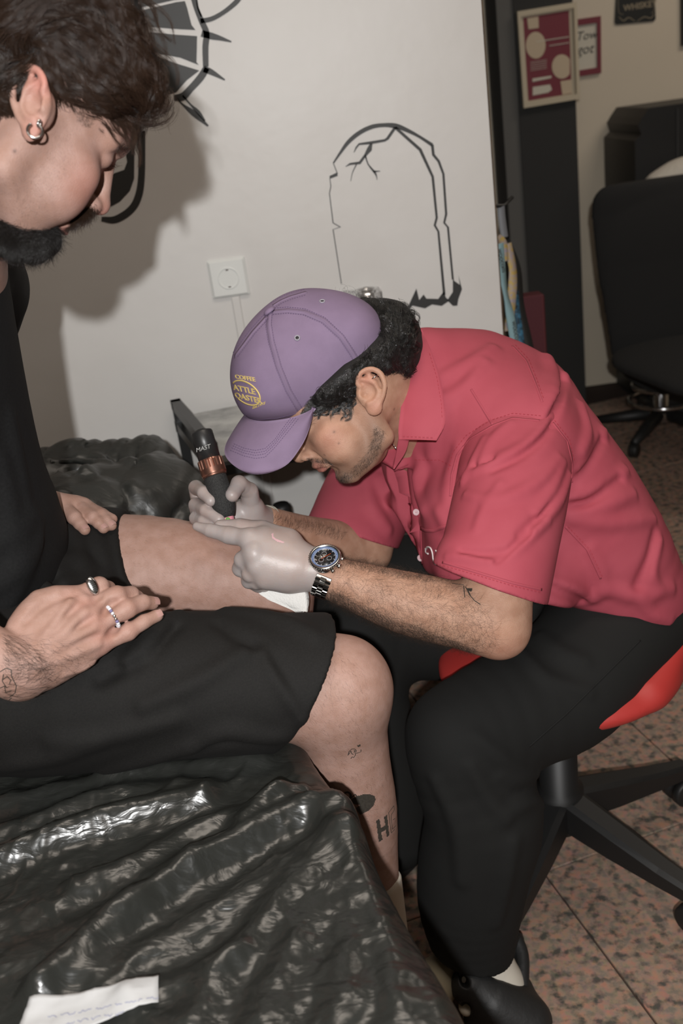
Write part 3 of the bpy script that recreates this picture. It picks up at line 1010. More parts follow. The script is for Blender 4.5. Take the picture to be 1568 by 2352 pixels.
m_lb = mat('pale_blue_ribbon', srgb(150, 184, 190), rough=.6); m_ly = mat('yellow_pattern_ribbon', srgb(200, 172, 92), rough=.6, noise=.5, nscale=90, color2=srgb(170, 160, 172))
m_lg = mat('grey_strap', srgb(128, 130, 134), rough=.5); m_ld = mat('blue_dotted_ribbon', srgb(72, 128, 160), rough=.6, noise=.8, nscale=120, color2=srgb(28, 30, 32))
o, c = ribbon('blue_lanyard', [(1146, 560, 2.33, .2), (1152, 620, 2.34, .5), (1162, 680, 2.35, .9), (1172, 730, 2.36, .3), (1184, 800, 2.37, .2), (1192, 850, 2.37, .2)], .022, m_lb, 'pale blue lettered lanyard hanging past the end of the white wall', 2.3)
text3d('lettering', 'woocom', .018, on_plane(1175, 738, (0, 2.352, 0), yy), (.12, 0, -1), (1, 0, .12), m_ink, o, space=.95)
text3d('lettering', 'woocom', .016, on_plane(1143, 572, (0, 2.318, 0), yy), (.12, 0, -1), (1, 0, .12), m_ink, o, space=.95)
ribbon('yellow_lanyard', [(1142, 545, 2.36, .3), (1156, 560, 2.37, .3), (1160, 600, 2.37, .4)], .018, m_ly, 'yellow lanyard loop at the top of the pale blue lanyard', 2.3)
ribbon('patterned_lanyard', [(1164, 560, 2.40, .2), (1176, 610, 2.40, .5), (1177, 650, 2.40, .2), (1174, 690, 2.40, .1), (1168, 760, 2.41, .1)], .022, m_ly, 'yellow and lilac patterned lanyard behind the pale blue lanyard', 2.3)
ribbon('dotted_lanyard', [(1184, 668, 2.42, .2), (1187, 710, 2.42, .3), (1194, 760, 2.42, .2), (1202, 830, 2.42, .2)], .014, m_ld, 'narrow blue dotted lanyard right of the pale blue lanyard', 2.3)
ribbon('black_lanyard', [(1160, 555, 2.44, .2), (1185, 620, 2.45, .3), (1192, 700, 2.46, .2), (1210, 780, 2.46, .2), (1222, 840, 2.46, .2)], .026, m_vinyl, 'wide black lanyard strap between the blue lanyards and the red case', 2.3)
ribbon('grey_strap', [(1150, 474, 2.38, .2), (1152, 500, 2.38, .2), (1158, 545, 2.38, .2)], .018, m_lg, 'short grey strap at the top of the lanyards', 2.3)
hk = MB(); hp = on_plane(1143, 470, (0, 2.40, 0), yy)
hk.box((.432, 2.345, hp[2]), (.012, .05, .03), bev=.003); hk.tube([(.436, 2.36, hp[2]), (.45, 2.36, hp[2] + .002), (.475, 2.40, hp[2] - .004), (.50, 2.42, hp[2] + .01)], .004, 8)
hk.build('wall_hook', m_blackmetal, None, label='black hook on the end of the white wall holding the lanyards', cat='hook')

# --- small side table by the wall with a marbled top
ZT = .775
Tr = nrm([.985, .17, 0]); Tf = nrm([.29, -.957, 0])
tb = thing('side_table', 'black metal framed side table with a grey marbled top by the wall', 'table', (-.336, 2.2, 0))
c0 = on_plane(405, 930, (0, 2.215, 0), yy); zc = c0[2]
mb = MB()
Mt = np.array([Tr, -Tf, [0, 0, 1]])
LX, LY = .62, .36


def bar(mb, a, b, s=.022):
    a = np.asarray(a, float); b = np.asarray(b, float); u = nrm(b - a); v = nrm(np.cross(u, [0, 0, 1.0])) if abs(u[2]) < .9 else np.array(Tr); w_ = np.cross(u, v)
    mb.box((a + b) / 2, (np.linalg.norm(b - a) + s, s, s), M=np.array([u, v, w_]))


c1 = c0 + Tf * LY; c2 = c0 + Tr * LX; c3 = c1 + Tr * LX
c0, c1, c2, c3 = [np.array([q[0], min(q[1], WY - .02), zc]) for q in (c0, c1, c2, c3)]
for q in (c0, c1, c2, c3):
    mb = MB(); bar(mb, [q[0], q[1], .011], [q[0], q[1], zc]); mb.build('leg', m_blackmetal, tb, smooth=False)
for a, b in ((c0, c1), (c2, c3)):
    mb = MB(); bar(mb, a, b); mb.build('top_rail', m_blackmetal, tb, smooth=False)
for z_ in (zc - .05, .25):
    for a, b in ((c0, c2), (c1, c3), (c0, c1), (c2, c3)):
        mb = MB(); bar(mb, [a[0], a[1], z_], [b[0], b[1], z_]); mb.build('rail', m_blackmetal, tb, smooth=False)
m_marble = mat('grey_marbled_film', srgb(188, 188, 184), rough=.12, noise=.5, nscale=14, color2=srgb(120, 120, 118), bump=.35, bscale=25, bdist=.004)
cm = (c0 + c3) / 2
MB().box((cm[0], cm[1], zc - .032), (LX - .03, LY - .02, .014), M=Mt).build('top', m_marble, tb, smooth=False)
MB().box((cm[0], cm[1], .268), (LX - .03, LY - .02, .012), M=Mt).build('shelf', m_blackmetal, tb, smooth=False)

# bottles on and beside the table, the small clear holder on the wall
m_clear = mat('clear_plastic', (.9, .9, .9), rough=.08, trans=.9, ior=1.3, bump=.6, bscale=50, bdist=.004)
zz_ = .274


def bottle(name, x, y, Y, r, h, m, lab, base=None):
    p = on_plane(x, y, (0, Y, 0), yy); z0 = p[2] if base is None else base
    t = thing(name, lab, 'bottle', (p[0], Y, z0))
    MB().lathe((p[0], Y, z0), (0, 0, 1), [(r * .9, 0), (r, .004), (r, h * .62), (r * .85, h * .72), (r * .45, h * .8), (r * .45, h * .84)], 20).build('body', m, t)
    MB().lathe((p[0], Y, z0 + h * .84), (0, 0, 1), [(r * .5, 0), (r * .5, h * .14), (r * .42, h * .16)], 16).build('cap', m_blackplastic, t)


bottle('spray_bottle', 650, 1190, 1.97, .040, .34, m_blackplastic, 'tall black round-topped bottle on the shelf of the side table', .274)
bottle('squeeze_bottle', 575, 1180, 1.99, .026, .17, m_blackplastic, 'dark squeeze bottle on the shelf of the side table', .274)
pc = wallpt(832, 690)
t = thing('clear_holder', 'small clear plastic holder on the wall under the tombstone vinyl', 'holder', (pc[0], WY - .03, pc[2]))
MB().box((pc[0], WY - .028, pc[2]), (.085, .05, .055), bev=.004).build('box', m_clear, t, smooth=False)
MB().lathe((pc[0] + .01, WY - .028, pc[2] - .02), (0, 0, 1), [(.02, 0), (.022, .05), (.020, .05), (.018, .004)], 20).build('cup', m_chrome, t)
MB().box((pc[0] - .052, WY - .012, pc[2] + .018), (.012, .022, .014), bev=.002).build('bracket', m_blackplastic, t, smooth=False)
# ================================================================== BENCH under black plastic
ZB = .68
m_film = None


def film(name, crinkle=1.0, rough=.27, col=(0.020, 0.021, 0.019)):
    m = bpy.data.materials.new(name); m.use_nodes = True; nt = m.node_tree; b = nt.nodes['Principled BSDF']
    b.inputs['Base Color'].default_value = (*col, 1); b.inputs['Roughness'].default_value = rough
    b.inputs['Specular IOR Level'].default_value = .55
    g = nt.nodes.new('ShaderNodeNewGeometry')
    mp = nt.nodes.new('ShaderNodeMapping'); mp.inputs['Rotation'].default_value = (0, 0, -.25); mp.inputs['Scale'].default_value = (1, 2.2, 1.3)
    nt.links.new(g.outputs['Position'], mp.inputs[0])
    w1 = nt.nodes.new('ShaderNodeTexNoise'); w1.inputs['Scale'].default_value = 9; w1.inputs['Detail'].default_value = 2
    nt.links.new(mp.outputs[0], w1.inputs['Vector'])
    ad = nt.nodes.new('ShaderNodeVectorMath'); ad.operation = 'MULTIPLY_ADD'; ad.inputs[1].default_value = (.22, .22, .22)
    nt.links.new(w1.outputs['Color'], ad.inputs[0]); nt.links.new(mp.outputs[0], ad.inputs[2])
    prev = None
    for sc, st, ds in ((16, .22, .006), (42, .28, .002), (110, .25, .0007)):
        v = nt.nodes.new('ShaderNodeTexVoronoi'); v.feature = 'DISTANCE_TO_EDGE' if sc != 42 else 'F1'; v.inputs['Scale'].default_value = sc
        nt.links.new(ad.outputs[0], v.inputs['Vector'])
        bp = nt.nodes.new('ShaderNodeBump'); bp.inputs['Strength'].default_value = st * crinkle; bp.inputs['Distance'].default_value = ds
        nt.links.new(v.outputs['Distance'], bp.inputs['Height'])
        if prev: nt.links.new(prev.outputs[0], bp.inputs['Normal'])
        prev = bp
    nt.links.new(prev.outputs[0], b.inputs['Normal'])
    return m


m_film = film('black_plastic_film')
m_film2 = film('black_plastic_film_slack', .8, .42)
BU = nrm([.964, .267, 0]); BV = nrm([-.267, .964, 0])      # across / along the bench
EDGE = np.array([-.038, .867, 0])                           # a point of its right edge
bench = thing('treatment_bench', 'padded treatment bench wrapped in shiny black plastic film under the seated man', 'bench', EDGE - BU * .33)


def bp_(x, y): return on_plane(x, y, (0, 0, ZB), np.array([0, 0, 1.0]))


FOLDS = [  # pixel polyline, height, width
    ([(0, 1985), (130, 1932), (300, 1880), (470, 1842)], .017, .017), ([(0, 1925), (120, 1880), (250, 1835), (480, 1812)], .010, .016),
    ([(100, 2285), (230, 2170), (390, 2045), (560, 1945), (700, 1875), (780, 1880)], .020, .019),
    ([(180, 2040), (330, 1985), (460, 1905), (640, 1850)], .010, .016), ([(560, 1905), (640, 1850), (700, 1830)], .012, .012),
    ([(230, 2250), (420, 2150), (600, 2030), (760, 1930)], .009, .020), ([(440, 2352), (520, 2230), (650, 2080), (790, 1930)], .010, .018),
    ([(600, 2352), (640, 2240), (720, 2100), (800, 1950)], .008, .020), ([(780, 2352), (790, 2200), (800, 2080), (812, 1950)], .008, .018),
    ([(900, 2352), (880, 2230), (850, 2080), (822, 1950)], .008, .014), ([(0, 2120), (200, 2060), (420, 1985)], .006, .02),
    ([(0, 2230), (160, 2150), (300, 2100)], .006, .02), ([(300, 2300), (460, 2240), (560, 2200)], .006, .015),
    ([(250, 1790), (420, 1770), (600, 1745)], .008, .015), ([(0, 1850), (150, 1810), (300, 1790)], .008, .015),
]
FP = [(spline([bp_(x, y)[:2] for x, y in pl], 5), h, w_) for pl, h, w_ in FOLDS]


def bench_height(XY):
    z = np.zeros(len(XY))
    for pl, h, w_ in FP:
        best = np.full(len(XY), 9.0)
        for i in range(len(pl) - 1):
            a = pl[i]; ab = pl[i + 1] - a; q = XY - a; t = np.clip(q @ ab / (ab @ ab), 0, 1)
            e = q - t[:, None] * ab; best = np.minimum(best, np.sqrt((e * e).sum(1)))
        z += 1.35 * h * np.exp(-(best / w_) ** 2)
    q = np.c_[XY[:, 0] * .8 + XY[:, 1] * .6, (XY[:, 1] * .8 - XY[:, 0] * .6) * 1.0]
    q = q + .05 * np.c_[lattice(q, 9, 1), lattice(q, 9, 2)]
    for sc, amp, sd in ((7, .005, 3), (15, .0046, 4), (31, .0032, 5), (66, .0018, 6), (130, .0008, 7)):
        n = lattice(q * [1, 1.5], sc, sd); z += amp * (1 - np.abs(2 * n - 1)) ** 2.2 * (.35 + lattice(q, 5, sd + 9))
    z -= .004
    return z


# plastic sheet: across (t) the bench, over a rounded edge and down the side
nS, nT = 460, 400
ss = np.linspace(-.62, 1.12, nS)                 # along BV from EDGE
tt = np.linspace(-.72, .50, nT)                  # across; beyond 0 it turns down
Sg, Tg = np.meshgrid(ss, tt, indexing='ij')
r = .032
flat = np.minimum(Tg, -r)
ov = np.clip((Tg + r) / (r * math.pi / 2), 0, 1) * math.pi / 2
dn = np.maximum(Tg + r - r * math.pi / 2, 0)
X_ = flat + r * np.sin(ov) + dn * .10
Z_ = ZB - r * (1 - np.cos(ov)) - dn
base = EDGE[None, None] + BV * Sg[..., None] + BU * X_[..., None]
XY = base[..., :2].reshape(-1, 2)
hh = bench_height(XY).reshape(nS, nT)
soft = np.clip(1 - (dn / .05), 0, 1)
wav = (.014 * np.sin(Sg * 42 + 1.5 * np.sin(Sg * 9)) + .008 * np.sin(Sg * 95 + Tg * 12)) * np.clip(dn / .15, 0, 1)
# the pinched corner where the film is gathered
cz = np.exp(-(((XY - bp_(785, 1880)[:2]) ** 2).sum(1) / .035 ** 2)).reshape(nS, nT) * .010
V = base.copy(); V[..., 2] = Z_ + hh * soft + cz * soft
V += BU * (wav + .012 * np.clip((.0 - Sg) / .25, 0, 1) * np.clip((Tg + .10) / .08, 0, 1) + .012 * np.exp(-((Sg - .02) / .06) ** 2) * (ov > .3))[..., None]
ii = np.arange(nS - 1)[:, None] * nT + np.arange(nT - 1)[None]
Fq = np.stack([ii, ii + nT, ii + nT + 1, ii + 1], -1).reshape(-1, 4)
obj('plastic_cover', V.reshape(-1, 3), Fq, m_film, bench)
cen = EDGE + BV * .25 - BU * .35
Mb = np.array([BU, BV, [0, 0, 1]])
MB().box(cen + [0, 0, ZB - .062], (.64, 1.66, .085), M=Mb, bev=.02).build('padded_top', m_blackcloth, bench)
mb = MB()
for a in (-.75, .75):
    for b in (-.26, .26):
        p = cen + BV * a + BU * b; MB().box(p + [0, 0, .29], (.05, .05, .58), M=Mb).build('leg', m_blackmetal, bench, smooth=False)
MB().box(cen + BV * 0 + [0, 0, .24], (.52, 1.45, .03), M=Mb).build('cross_frame', m_blackmetal, bench, smooth=False)

# raised head section at the far end, also wrapped
S = Shape()
pr = on_plane(395, 1130, (0, 1.80, 0), yy)
S.chain([P(60, 1115, 1.90), P(180, 1090, 1.93), P(330, 1090, 1.95)], [.062, .068, .066], k=.03)
S.chain([P(20, 1260, 1.72), P(200, 1240, 1.75), P(350, 1195, 1.82)], [.12, .125, .12], k=.06)
S.chain([P(330, 1090, 1.95), P(385, 1170, 1.90), P(408, 1235, 1.84)], [.060, .040, .03], k=.05)
lo = P(30, 1100, 1.9) - .6
for i, (a, b, rr) in enumerate([((60, 1060), (330, 1060), .008), ((100, 1130), (300, 1110), .006), ((330, 1050), (400, 1160), .008), ((300, 1120), (390, 1200), .007), ((200, 1080), (280, 1160), .006), ((120, 1060), (180, 1150), .006), ((230, 1050), (350, 1130), .006)]):
    p0 = S.hit(*a, lift=-.002); p1 = S.hit(*b, lift=-.002)
    if p0 is not None and p1 is not None: S.cap(p0, p1, rr, rr * .5, k=.02)
S.custom(lambda p: .012 * ((1 - np.abs(2 * lattice(p[:, [0, 2]] + .3 * p[:, 1:2], 14, 3) - 1)) ** 2 - .5) + .006 * ((1 - np.abs(2 * lattice(p[:, [0, 2]] - .3 * p[:, 1:2], 34, 5) - 1)) ** 2 - .5), lo - 9, lo + 9, 'disp')
V, Fq = S.mesh(.006)
obj('head_section', V, Fq, m_film2, bench, label='raised head section wrapped in slack black plastic')

# written paper note lying on the film
m_note = mat('white_note_paper', srgb(176, 176, 176), rough=.8)
note = thing('paper_note', 'white handwritten paper note lying on the black plastic at the bottom left', 'paper', bp_(230, 2320))
gx = 24; rows = []
tl_, tr_, br_, bl_ = [bp_(*q) for q in ((80, 2326), (371, 2266), (369, 2322), (20, 2430))]
n_ = 14; V = []; Fc = []
for i in range(n_ + 1):
    for j in range(gx + 1):
        a = i / n_; b = j / gx
        p = (tl_ * (1 - b) + tr_ * b) * (1 - a) + (bl_ * (1 - b) + br_ * b) * a
        V.append(p)
V = np.array(V); V[:, 2] = ZB + .004 + bench_height(V[:, :2]) * .8 + .004
k = (gx + 1)
Fc = [(i * k + j, (i + 1) * k + j, (i + 1) * k + j + 1, i * k + j + 1) for i in range(n_) for j in range(gx)]
V2 = V + [0, 0, .0004]; kk = len(V)
brd = [j for j in range(gx)] + [i * k + gx for i in range(n_)] + [n_ * k + gx - j for j in range(gx)] + [(n_ - i) * k for i in range(n_)]
Fc2 = [(a + kk, d_ + kk, c_ + kk, b_ + kk) for a, b_, c_, d_ in Fc] + [(brd[i], brd[(i + 1) % len(brd)], brd[(i + 1) % len(brd)] + kk, brd[i] + kk) for i in range(len(brd))]
po = obj('sheet', np.vstack([V, V2]), Fc + Fc2, m_note, note)
mb = MB(); rnd = random.Random(4)
bv = bvh_of(po)
for (x0, y0, x1, y1) in ((110, 2338, 350, 2293), (150, 2352, 360, 2312)):
    x = x0
    while x < x1:
        L = rnd.uniform(14, 40); f0 = (x - x0) / (x1 - x0); y = y0 + (y1 - y0) * f0
        pl = [(x + L * t, y - L * t * .19 + rnd.uniform(-4, 3)) for t in np.linspace(0, 1, int(L / 3))]
        strip_on(mb, bv, pl, .0009, step=2.0, lift=.0002, th=.0001); x += L + rnd.uniform(5, 10)
mb.build('handwriting', mat('pale_blue_ink', srgb(140, 142, 160), rough=.7), note, smooth=False, kind='stuff')
# ================================================================== SEATED MAN being tattooed
def head_frame(q, side):
    th, ps, ph, x, y, d = q
    fx = np.array([math.cos(th) * math.cos(ps), math.sin(th) * math.cos(ps), math.sin(ps)])
    n = np.array([0, 0, -1.]); n = n - fx * (n @ fx); n /= np.linalg.norm(n)
    u = np.cross(n, fx) * side
    n2 = math.cos(ph) * n + math.sin(ph) * u; u2 = -math.sin(ph) * n + math.cos(ph) * u
    B = np.array([IR, ID, FWD])
    return P(x, y, d), fx @ B, n2 @ B, u2 @ B     # centre, forward, near side, up


def fit_head(q, side, pins, far=()):
    """pins: local point -> (pixel x, pixel y[, depth shift]); returns forward and inverse maps"""
    c, f_, n_, u_ = head_frame(q, side)
    rig = lambda l: c + l[0] * f_ + l[1] * n_ + l[2] * u_
    src = []; dst = []
    for l, t in pins:
        l = np.array(l) * .001; r0 = rig(l); dd = (r0 - CAM) @ FWD + (t[2] if len(t) > 2 else 0)
        src.append(l); dst.append(P(t[0], t[1], dd))
    for l in ((-100, 0, 60), (0, -76, 0), (-10, 0, 133), (-80, 50, 60), (-80, -50, 60), (20, -60, 80), (50, -60, 0), (5, -52, -60), (20, 68, 80), (-30, 0, -60), *far):
        l = np.array(l) * .001; src.append(l); dst.append(rig(l))
    return rbf_fit(src, dst), rbf_fit(dst, src), rig, (c, f_, n_, u_)


def skin_mat(name, base, c2, hairc):
    return mat(name, base, rough=.52, spec=.32, noise=1, nscale=60, color2=c2, sss=.06, bump=.8, bscale=700, bdist=.0005, detail=8,
               attr=[('red', srgb(196, 112, 100), .5), ('stub', hairc, .55), ('lip', srgb(164, 98, 92), .7), ('dark', srgb(60, 44, 38), .8)])


m_skin1 = skin_mat('fair_skin', srgb(170, 137, 125), srgb(158, 124, 110), srgb(96, 80, 74))
m_black_tee = mat('black_cotton', (0.0095, 0.0095, 0.0098), rough=.85, spec=.25, noise=.3, nscale=300, bump=.4, bscale=1500, bdist=.0003)
m_shorts = mat('black_jersey', (0.0085, 0.0078, 0.0072), rough=.8, spec=.3, noise=.35, nscale=500, bump=.5, bscale=1800, bdist=.0003)
m_hair1 = mat('dark_brown_hair', (0.036, 0.020, 0.013), rough=.32, spec=.45)
m_hair1b = mat('dark_brown_hair_base', (0.010, 0.007, 0.006), rough=.8)
m_silver = mat('silver', (0.62, 0.61, 0.60), rough=.2, metal=1.0)

Q1 = (.7229, .6115, .1079, 51.5, 265.5, .9868)
fw1, iv1, rig1, fr1 = fit_head(Q1, 1, [
    ((0, 75, 0), (97, 250)), ((122, 0, -12), (246, 487)), ((80, 0, -97), (58, 574)), ((95, 0, -85), (108, 572)), ((101, 0, -46), (150, 527)),
    ((95, 0, 28), (256, 376)), ((97, 0, 45), (284, 350)), ((85, 0, 85), (322, 272)), ((102, 0, -28), (196, 492)), ((88, 25, -46), (138, 519)),
    ((84, 34, 28), (248, 372)), ((76, 46, 40), (262, 335)), ((64, 52, -5), (196, 385)), ((60, 40, -36), (150, 455))])
client = thing('seated_man', 'man with a goatee in a black t-shirt and shorts leaning over his bare thigh', 'person', (-.40, 1.15, ZB), group=None)
H1 = head_template()
B1 = Shape()
hc = fr1[0]
place_template(B1, H1, iv1, hc - .17, hc + .17, k=.0)
# near ear, turned as in the photo
e_up = nrm(P(98, 158, .915) - P(84, 322, .915)); e_out = nrm(-FWD + IR * -.30); e_out = nrm(e_out - e_up * (e_out @ e_up)); e_f = np.cross(e_up, e_out)
if e_f @ IR < 0: e_f = -e_f
e_c = P(101, 243, .917); e_s = 1.02
E1 = ear_template()
place_template(B1, E1, lambda p: np.c_[(p - e_c) @ e_f, (p - e_c) @ e_out, (p - e_c) @ e_up] / e_s, e_c - .06, e_c + .06, k=.006, mirror=False, scale=e_s)
# neck and trunk
B1.chain([P(20, 300, 1.0), P(-60, 430, 1.04), P(-150, 560, 1.10)], [.062, .060, .066], k=.03)
B1.chain([P(-190, 640, 1.15), P(-190, 850, 1.22), P(-120, 1100, 1.30), P(-60, 1300, 1.36)], [.12, .13, .125, .14], k=.05, flat=IR, fs=.8)
B1.chain([P(-330, 640, 1.00), P(-420, 900, .98), P(-380, 1240, 1.02)], [.055, .045, .040], k=.03)        # near upper arm
B1.chain([P(-380, 1240, 1.02), P(-220, 1380, 1.03), P(-60, 1490, 1.05), P(40, 1540, 1.065)], [.042, .044, .036, .031], k=.02, flat=nrm(FWD + ID * -.6), fs=.86)
B1.chain([P(-60, 640, 1.40), P(-110, 900, 1.50), P(-60, 1120, 1.50), P(10, 1160, 1.44), P(76, 1166, 1.41)], [.05, .042, .038, .032, .026], k=.03)
# legs
NK = P(772, 1590, 1.235)
B1.chain([P(-60, 1500, 1.32), P(0, 1610, 1.225), P(420, 1572, 1.215), P(640, 1572, 1.225), NK], [.11, .088, .080, .070, .062], k=.03, n=3)
B1.ell(P(800, 1570, 1.215), (.042, .05, .05), k=.03)
B1.chain([NK, P(800, 1745, 1.285), P(826, 1860, 1.33), P(856, 2010, 1.415), P(890, 2180, 1.51), P(905, 2260, 1.56)], [.060, .0535, .050, .037, .030, .032], k=.03, n=3)
B1.ell(P(742, 1790, 1.32), (.045, .045, .06), k=.03)
B1.chain([P(905, 2260, 1.56), P(960, 2300, 1.60), P(1010, 2260, 1.66)], [.032, .03, .022], k=.02)
FK = P(618, 1352, 1.45)
B1.chain([P(-40, 1350, 1.47), P(150, 1330, 1.46), P(330, 1318, 1.455), P(480, 1325, 1.455), FK], [.11, .096, .086, .074, .060], k=.03, n=3)
B1.chain([FK, FK + [0, .02, -.2], FK + [0.0, .02, -.38], FK + [.02, .0, -.62]], [.056, .054, .042, .034], k=.03)

# ---- clothes (needed first, the hands rest on them)
SH = Shape()
SH.ell(P(-40, 1430, 1.38), (.19, .20, .14), k=.05)
SH.chain([P(-40, 1560, 1.28), P(80, 1600, 1.225), P(420, 1572, 1.215), P(620, 1567, 1.22), P(780, 1562, 1.225)], [.112, .098, .0895, .085, .082], k=.05, n=3)
SH.chain([P(60, 1330, 1.46), P(240, 1322, 1.457), P(420, 1335, 1.455), P(500, 1350, 1.455)], [.112, .100, .094, .09], k=.04, n=3)
nh = nrm(IR * .885 + ID * .40 + FWD * .30)
SH.half(P(752, 1545, 1.15), nh, P(700, 1570, 1.2) - .28, P(700, 1570, 1.2) + .26, k=.004)
nf = nrm(IR * .93 - ID * .30 + FWD * -.05)
lo_, hi_ = P(420, 1300, 1.45) - .16, P(420, 1300, 1.45) + .16
lo_[1] = 1.16; hi_[1] = 1.7; lo_[2] = .60
SH.half(P(288, 1290, 1.38), nf, lo_, hi_, k=.004)
SH.chain([P(600, 1570, 1.22), P(800, 1560, 1.225)], [.072, .074], k=.003, op='s')
SH.chain([P(240, 1322, 1.457), P(440, 1322, 1.457)], [.088, .088], k=.003, op='s')


def ridges(S, lst, k=.018):
    for row in lst:
        pl, r = row[0], row[1]; dep = row[2] if len(row) > 2 else .0
        pts = []
        for (x, y) in spline(np.array(pl, float), 3) if len(pl) > 2 else pl:
            p = S.hit(x, y, lift=-(r * .55 + dep))
            if p is not None: pts.append(p)
        if len(pts) > 1:
            n_ = len(pts); rr = r * (.45 + .55 * np.sin(np.linspace(.15, math.pi - .15, n_)))
            S._pending.append((np.array(pts), rr, k, row[3] if len(row) > 3 else 'u'))
    for pts, rr, kk, op in S._pending: S.chain(pts, rr, k=kk, op=op)
    S._pending = []


SH._pending = []
ridges(SH, [([(500, 1430), (620, 1520), (680, 1640)], .005, -.002, 's'), ([(230, 1560), (330, 1500), (400, 1440)], .006, -.002, 's'), ([(420, 1735), (520, 1700), (600, 1705)], .006, -.001, 's'), ([(100, 1270), (112, 1320), (120, 1350)], .006, -.001, 's'), ([(400, 1400), (520, 1405), (640, 1425), (720, 1460)], .007), ([(330, 1500), (370, 1440), (430, 1400)], .006), ([(290, 1520), (340, 1470), (370, 1430)], .005),
            ([(440, 1712), (520, 1680), (600, 1690), (645, 1690)], .008), ([(200, 1780), (330, 1745), (440, 1712)], .007), ([(120, 1700), (250, 1690), (400, 1650)], .006),
            ([(0, 1760), (120, 1735), (220, 1700)], .008), ([(600, 1500), (660, 1600), (690, 1650)], .004), ([(330, 1620), (460, 1560), (560, 1500)], .004),
            ([(120, 1240), (150, 1220), (175, 1245), (182, 1300), (200, 1330)], .008), ([(215, 1220), (230, 1270), (245, 1320)], .007), ([(100, 1310), (170, 1290), (230, 1330)], .007),
            ([(240, 1340), (300, 1370), (345, 1385)], .007), ([(150, 1340), (200, 1330)], .006), ([(60, 1330), (110, 1350)], .008)])
SH.custom(lambda p: .0016 * vnoise(p, 30, 12), [-2, 0, 0], [2, 3, 2], 'disp')
V, Fq = SH.mesh(.0036); V = relax(V, Fq, 1)
shorts = obj('shorts', V, Fq, m_shorts, client, label='black jersey shorts pulled up over the far thigh')

TS = Shape()
TS.chain([P(-170, 560, 1.12), P(-200, 720, 1.16), P(-160, 960, 1.22), P(-100, 1130, 1.27), P(-60, 1260, 1.31)], [.10, .135, .140, .135, .145], k=.05, flat=IR, fs=.82, n=3)
TS.ell(P(-45, 1215, 1.27), (.066, .10, .09), k=.05)
TS.chain([P(-330, 640, 1.00), P(-400, 800, .99)], [.075, .075], k=.04)
TS.chain([P(-110, 600, 1.28), P(-70, 660, 1.39), P(-95, 800, 1.455)], [.080, .080, .070], k=.04)
TS._pending = []
ridges(TS, [([(20, 960), (40, 1080), (60, 1180)], .008), ([(0, 1060), (20, 1180), (30, 1300)], .010), ([(82, 1200), (70, 1260), (40, 1330), (10, 1400)], .012), ([(50, 1220), (40, 1280), (10, 1320)], .010), ([(0, 1340), (40, 1300), (75, 1250)], .009), ([(0, 1240), (40, 1215), (70, 1180)], .008)])
TS.custom(lambda p: .003 * vnoise(p, 24, 4), [-2, 0, 0], [2, 3, 2], 'disp')
V, Fq = TS.mesh(.0045); V = relax(V, Fq, 1)
tee = obj('t_shirt', V, Fq, m_black_tee, client)

# ---- hands
Z4 = lambda x, y: (x / 3.733, 1120 + y / 3.733)
REST = Shape(); REST.pr = [p for p in SH.pr if p[3] != 'disp'] + B1.pr[-2:]


def rest_pt(x, y, r, lift=0.0, d_=None):
    p = REST.hit(x, y, lift=0)
    if p is None or d_ is not None: return P(x, y, d_ or 1.2)
    v = ray(x, y); return p - v * (r * 1.05 + lift)


def finger(S, pts, rad, k=.004, kn=1.06):
    """joints in order; a finger swells slightly at each joint and ends in a round pad"""
    P_ = np.array(pts); R_ = np.array(rad, float)
    out = []; ro = []
    for i in range(len(P_) - 1):
        out += [P_[i], P_[i] * .5 + P_[i + 1] * .5]; ro += [R_[i] * (kn if 0 < i else 1), (R_[i] + R_[i + 1]) * .5 * .955]
    out.append(P_[-1]); ro.append(R_[-1])
    S.chain(out, ro, k=k)


# near (right) hand
kI, kM, kR, kL = P(*Z4(610, 965), 1.112), P(*Z4(735, 1060), 1.106), P(*Z4(815, 1195), 1.104), P(*Z4(850, 1345), 1.108)
wr = P(48, 1535, 1.075)
B1.chain([P(40, 1540, 1.068), wr, P(88, 1520, 1.08)], [.031, .029, .029], k=.02, flat=nrm(FWD + ID * -.6), fs=.72)
for kk, rr in ((kI, .0130), (kM, .0130), (kR, .0125), (kL, .0118)):
    st = wr + (kk - wr) * .2
    B1.chain([st, (st + kk) / 2, kk], [.0190, .0165, rr], k=.018)
for kk, rr in (((kI + kM) / 2, .0105), ((kM + kR) / 2, .0108), ((kR + kL) / 2, .0105)):
    B1.chain([wr * .7 + kk * .3, kk], [.0175, rr], k=.018)
B1.chain([P(*Z4(420, 1480), 1.085), P(*Z4(640, 1440), 1.10)], [.022, .016], k=.02)
fI = [kI, P(*Z4(850, 848), 1.128), P(*Z4(925, 868), 1.150), P(*Z4(975, 900), 1.168)]
finger(B1, fI, [.0120, .0110, .0090, .0078])
fM = [kM, P(*Z4(1000, 925), 1.122), P(*Z4(1125, 912), 1.142), P(*Z4(1180, 940), 1.158)]
finger(B1, fM, [.0122, .0108, .0090, .0078])
fR = [kR, P(*Z4(1095, 1035), 1.118), P(*Z4(1225, 985), 1.134), P(*Z4(1303, 990), 1.146)]
finger(B1, fR, [.0120, .0106, .0091, .0081])
fL = [kL, P(*Z4(1100, 1235), 1.116), P(*Z4(1235, 1150), 1.126), P(*Z4(1345, 1098), 1.136)]
finger(B1, fL, [.0112, .0094, .0082, .0072])
tb0 = P(*Z4(190, 1200), 1.082)
B1.chain([wr, tb0, P(*Z4(340, 975), 1.10), P(*Z4(470, 935), 1.105), P(*Z4(610, 945), 1.115)], [.020, .0165, .0130, .0115, .0095], k=.012)
B1.chain([P(*Z4(300, 1120), 1.088), P(*Z4(500, 1010), 1.10)], [.013, .011], k=.02)
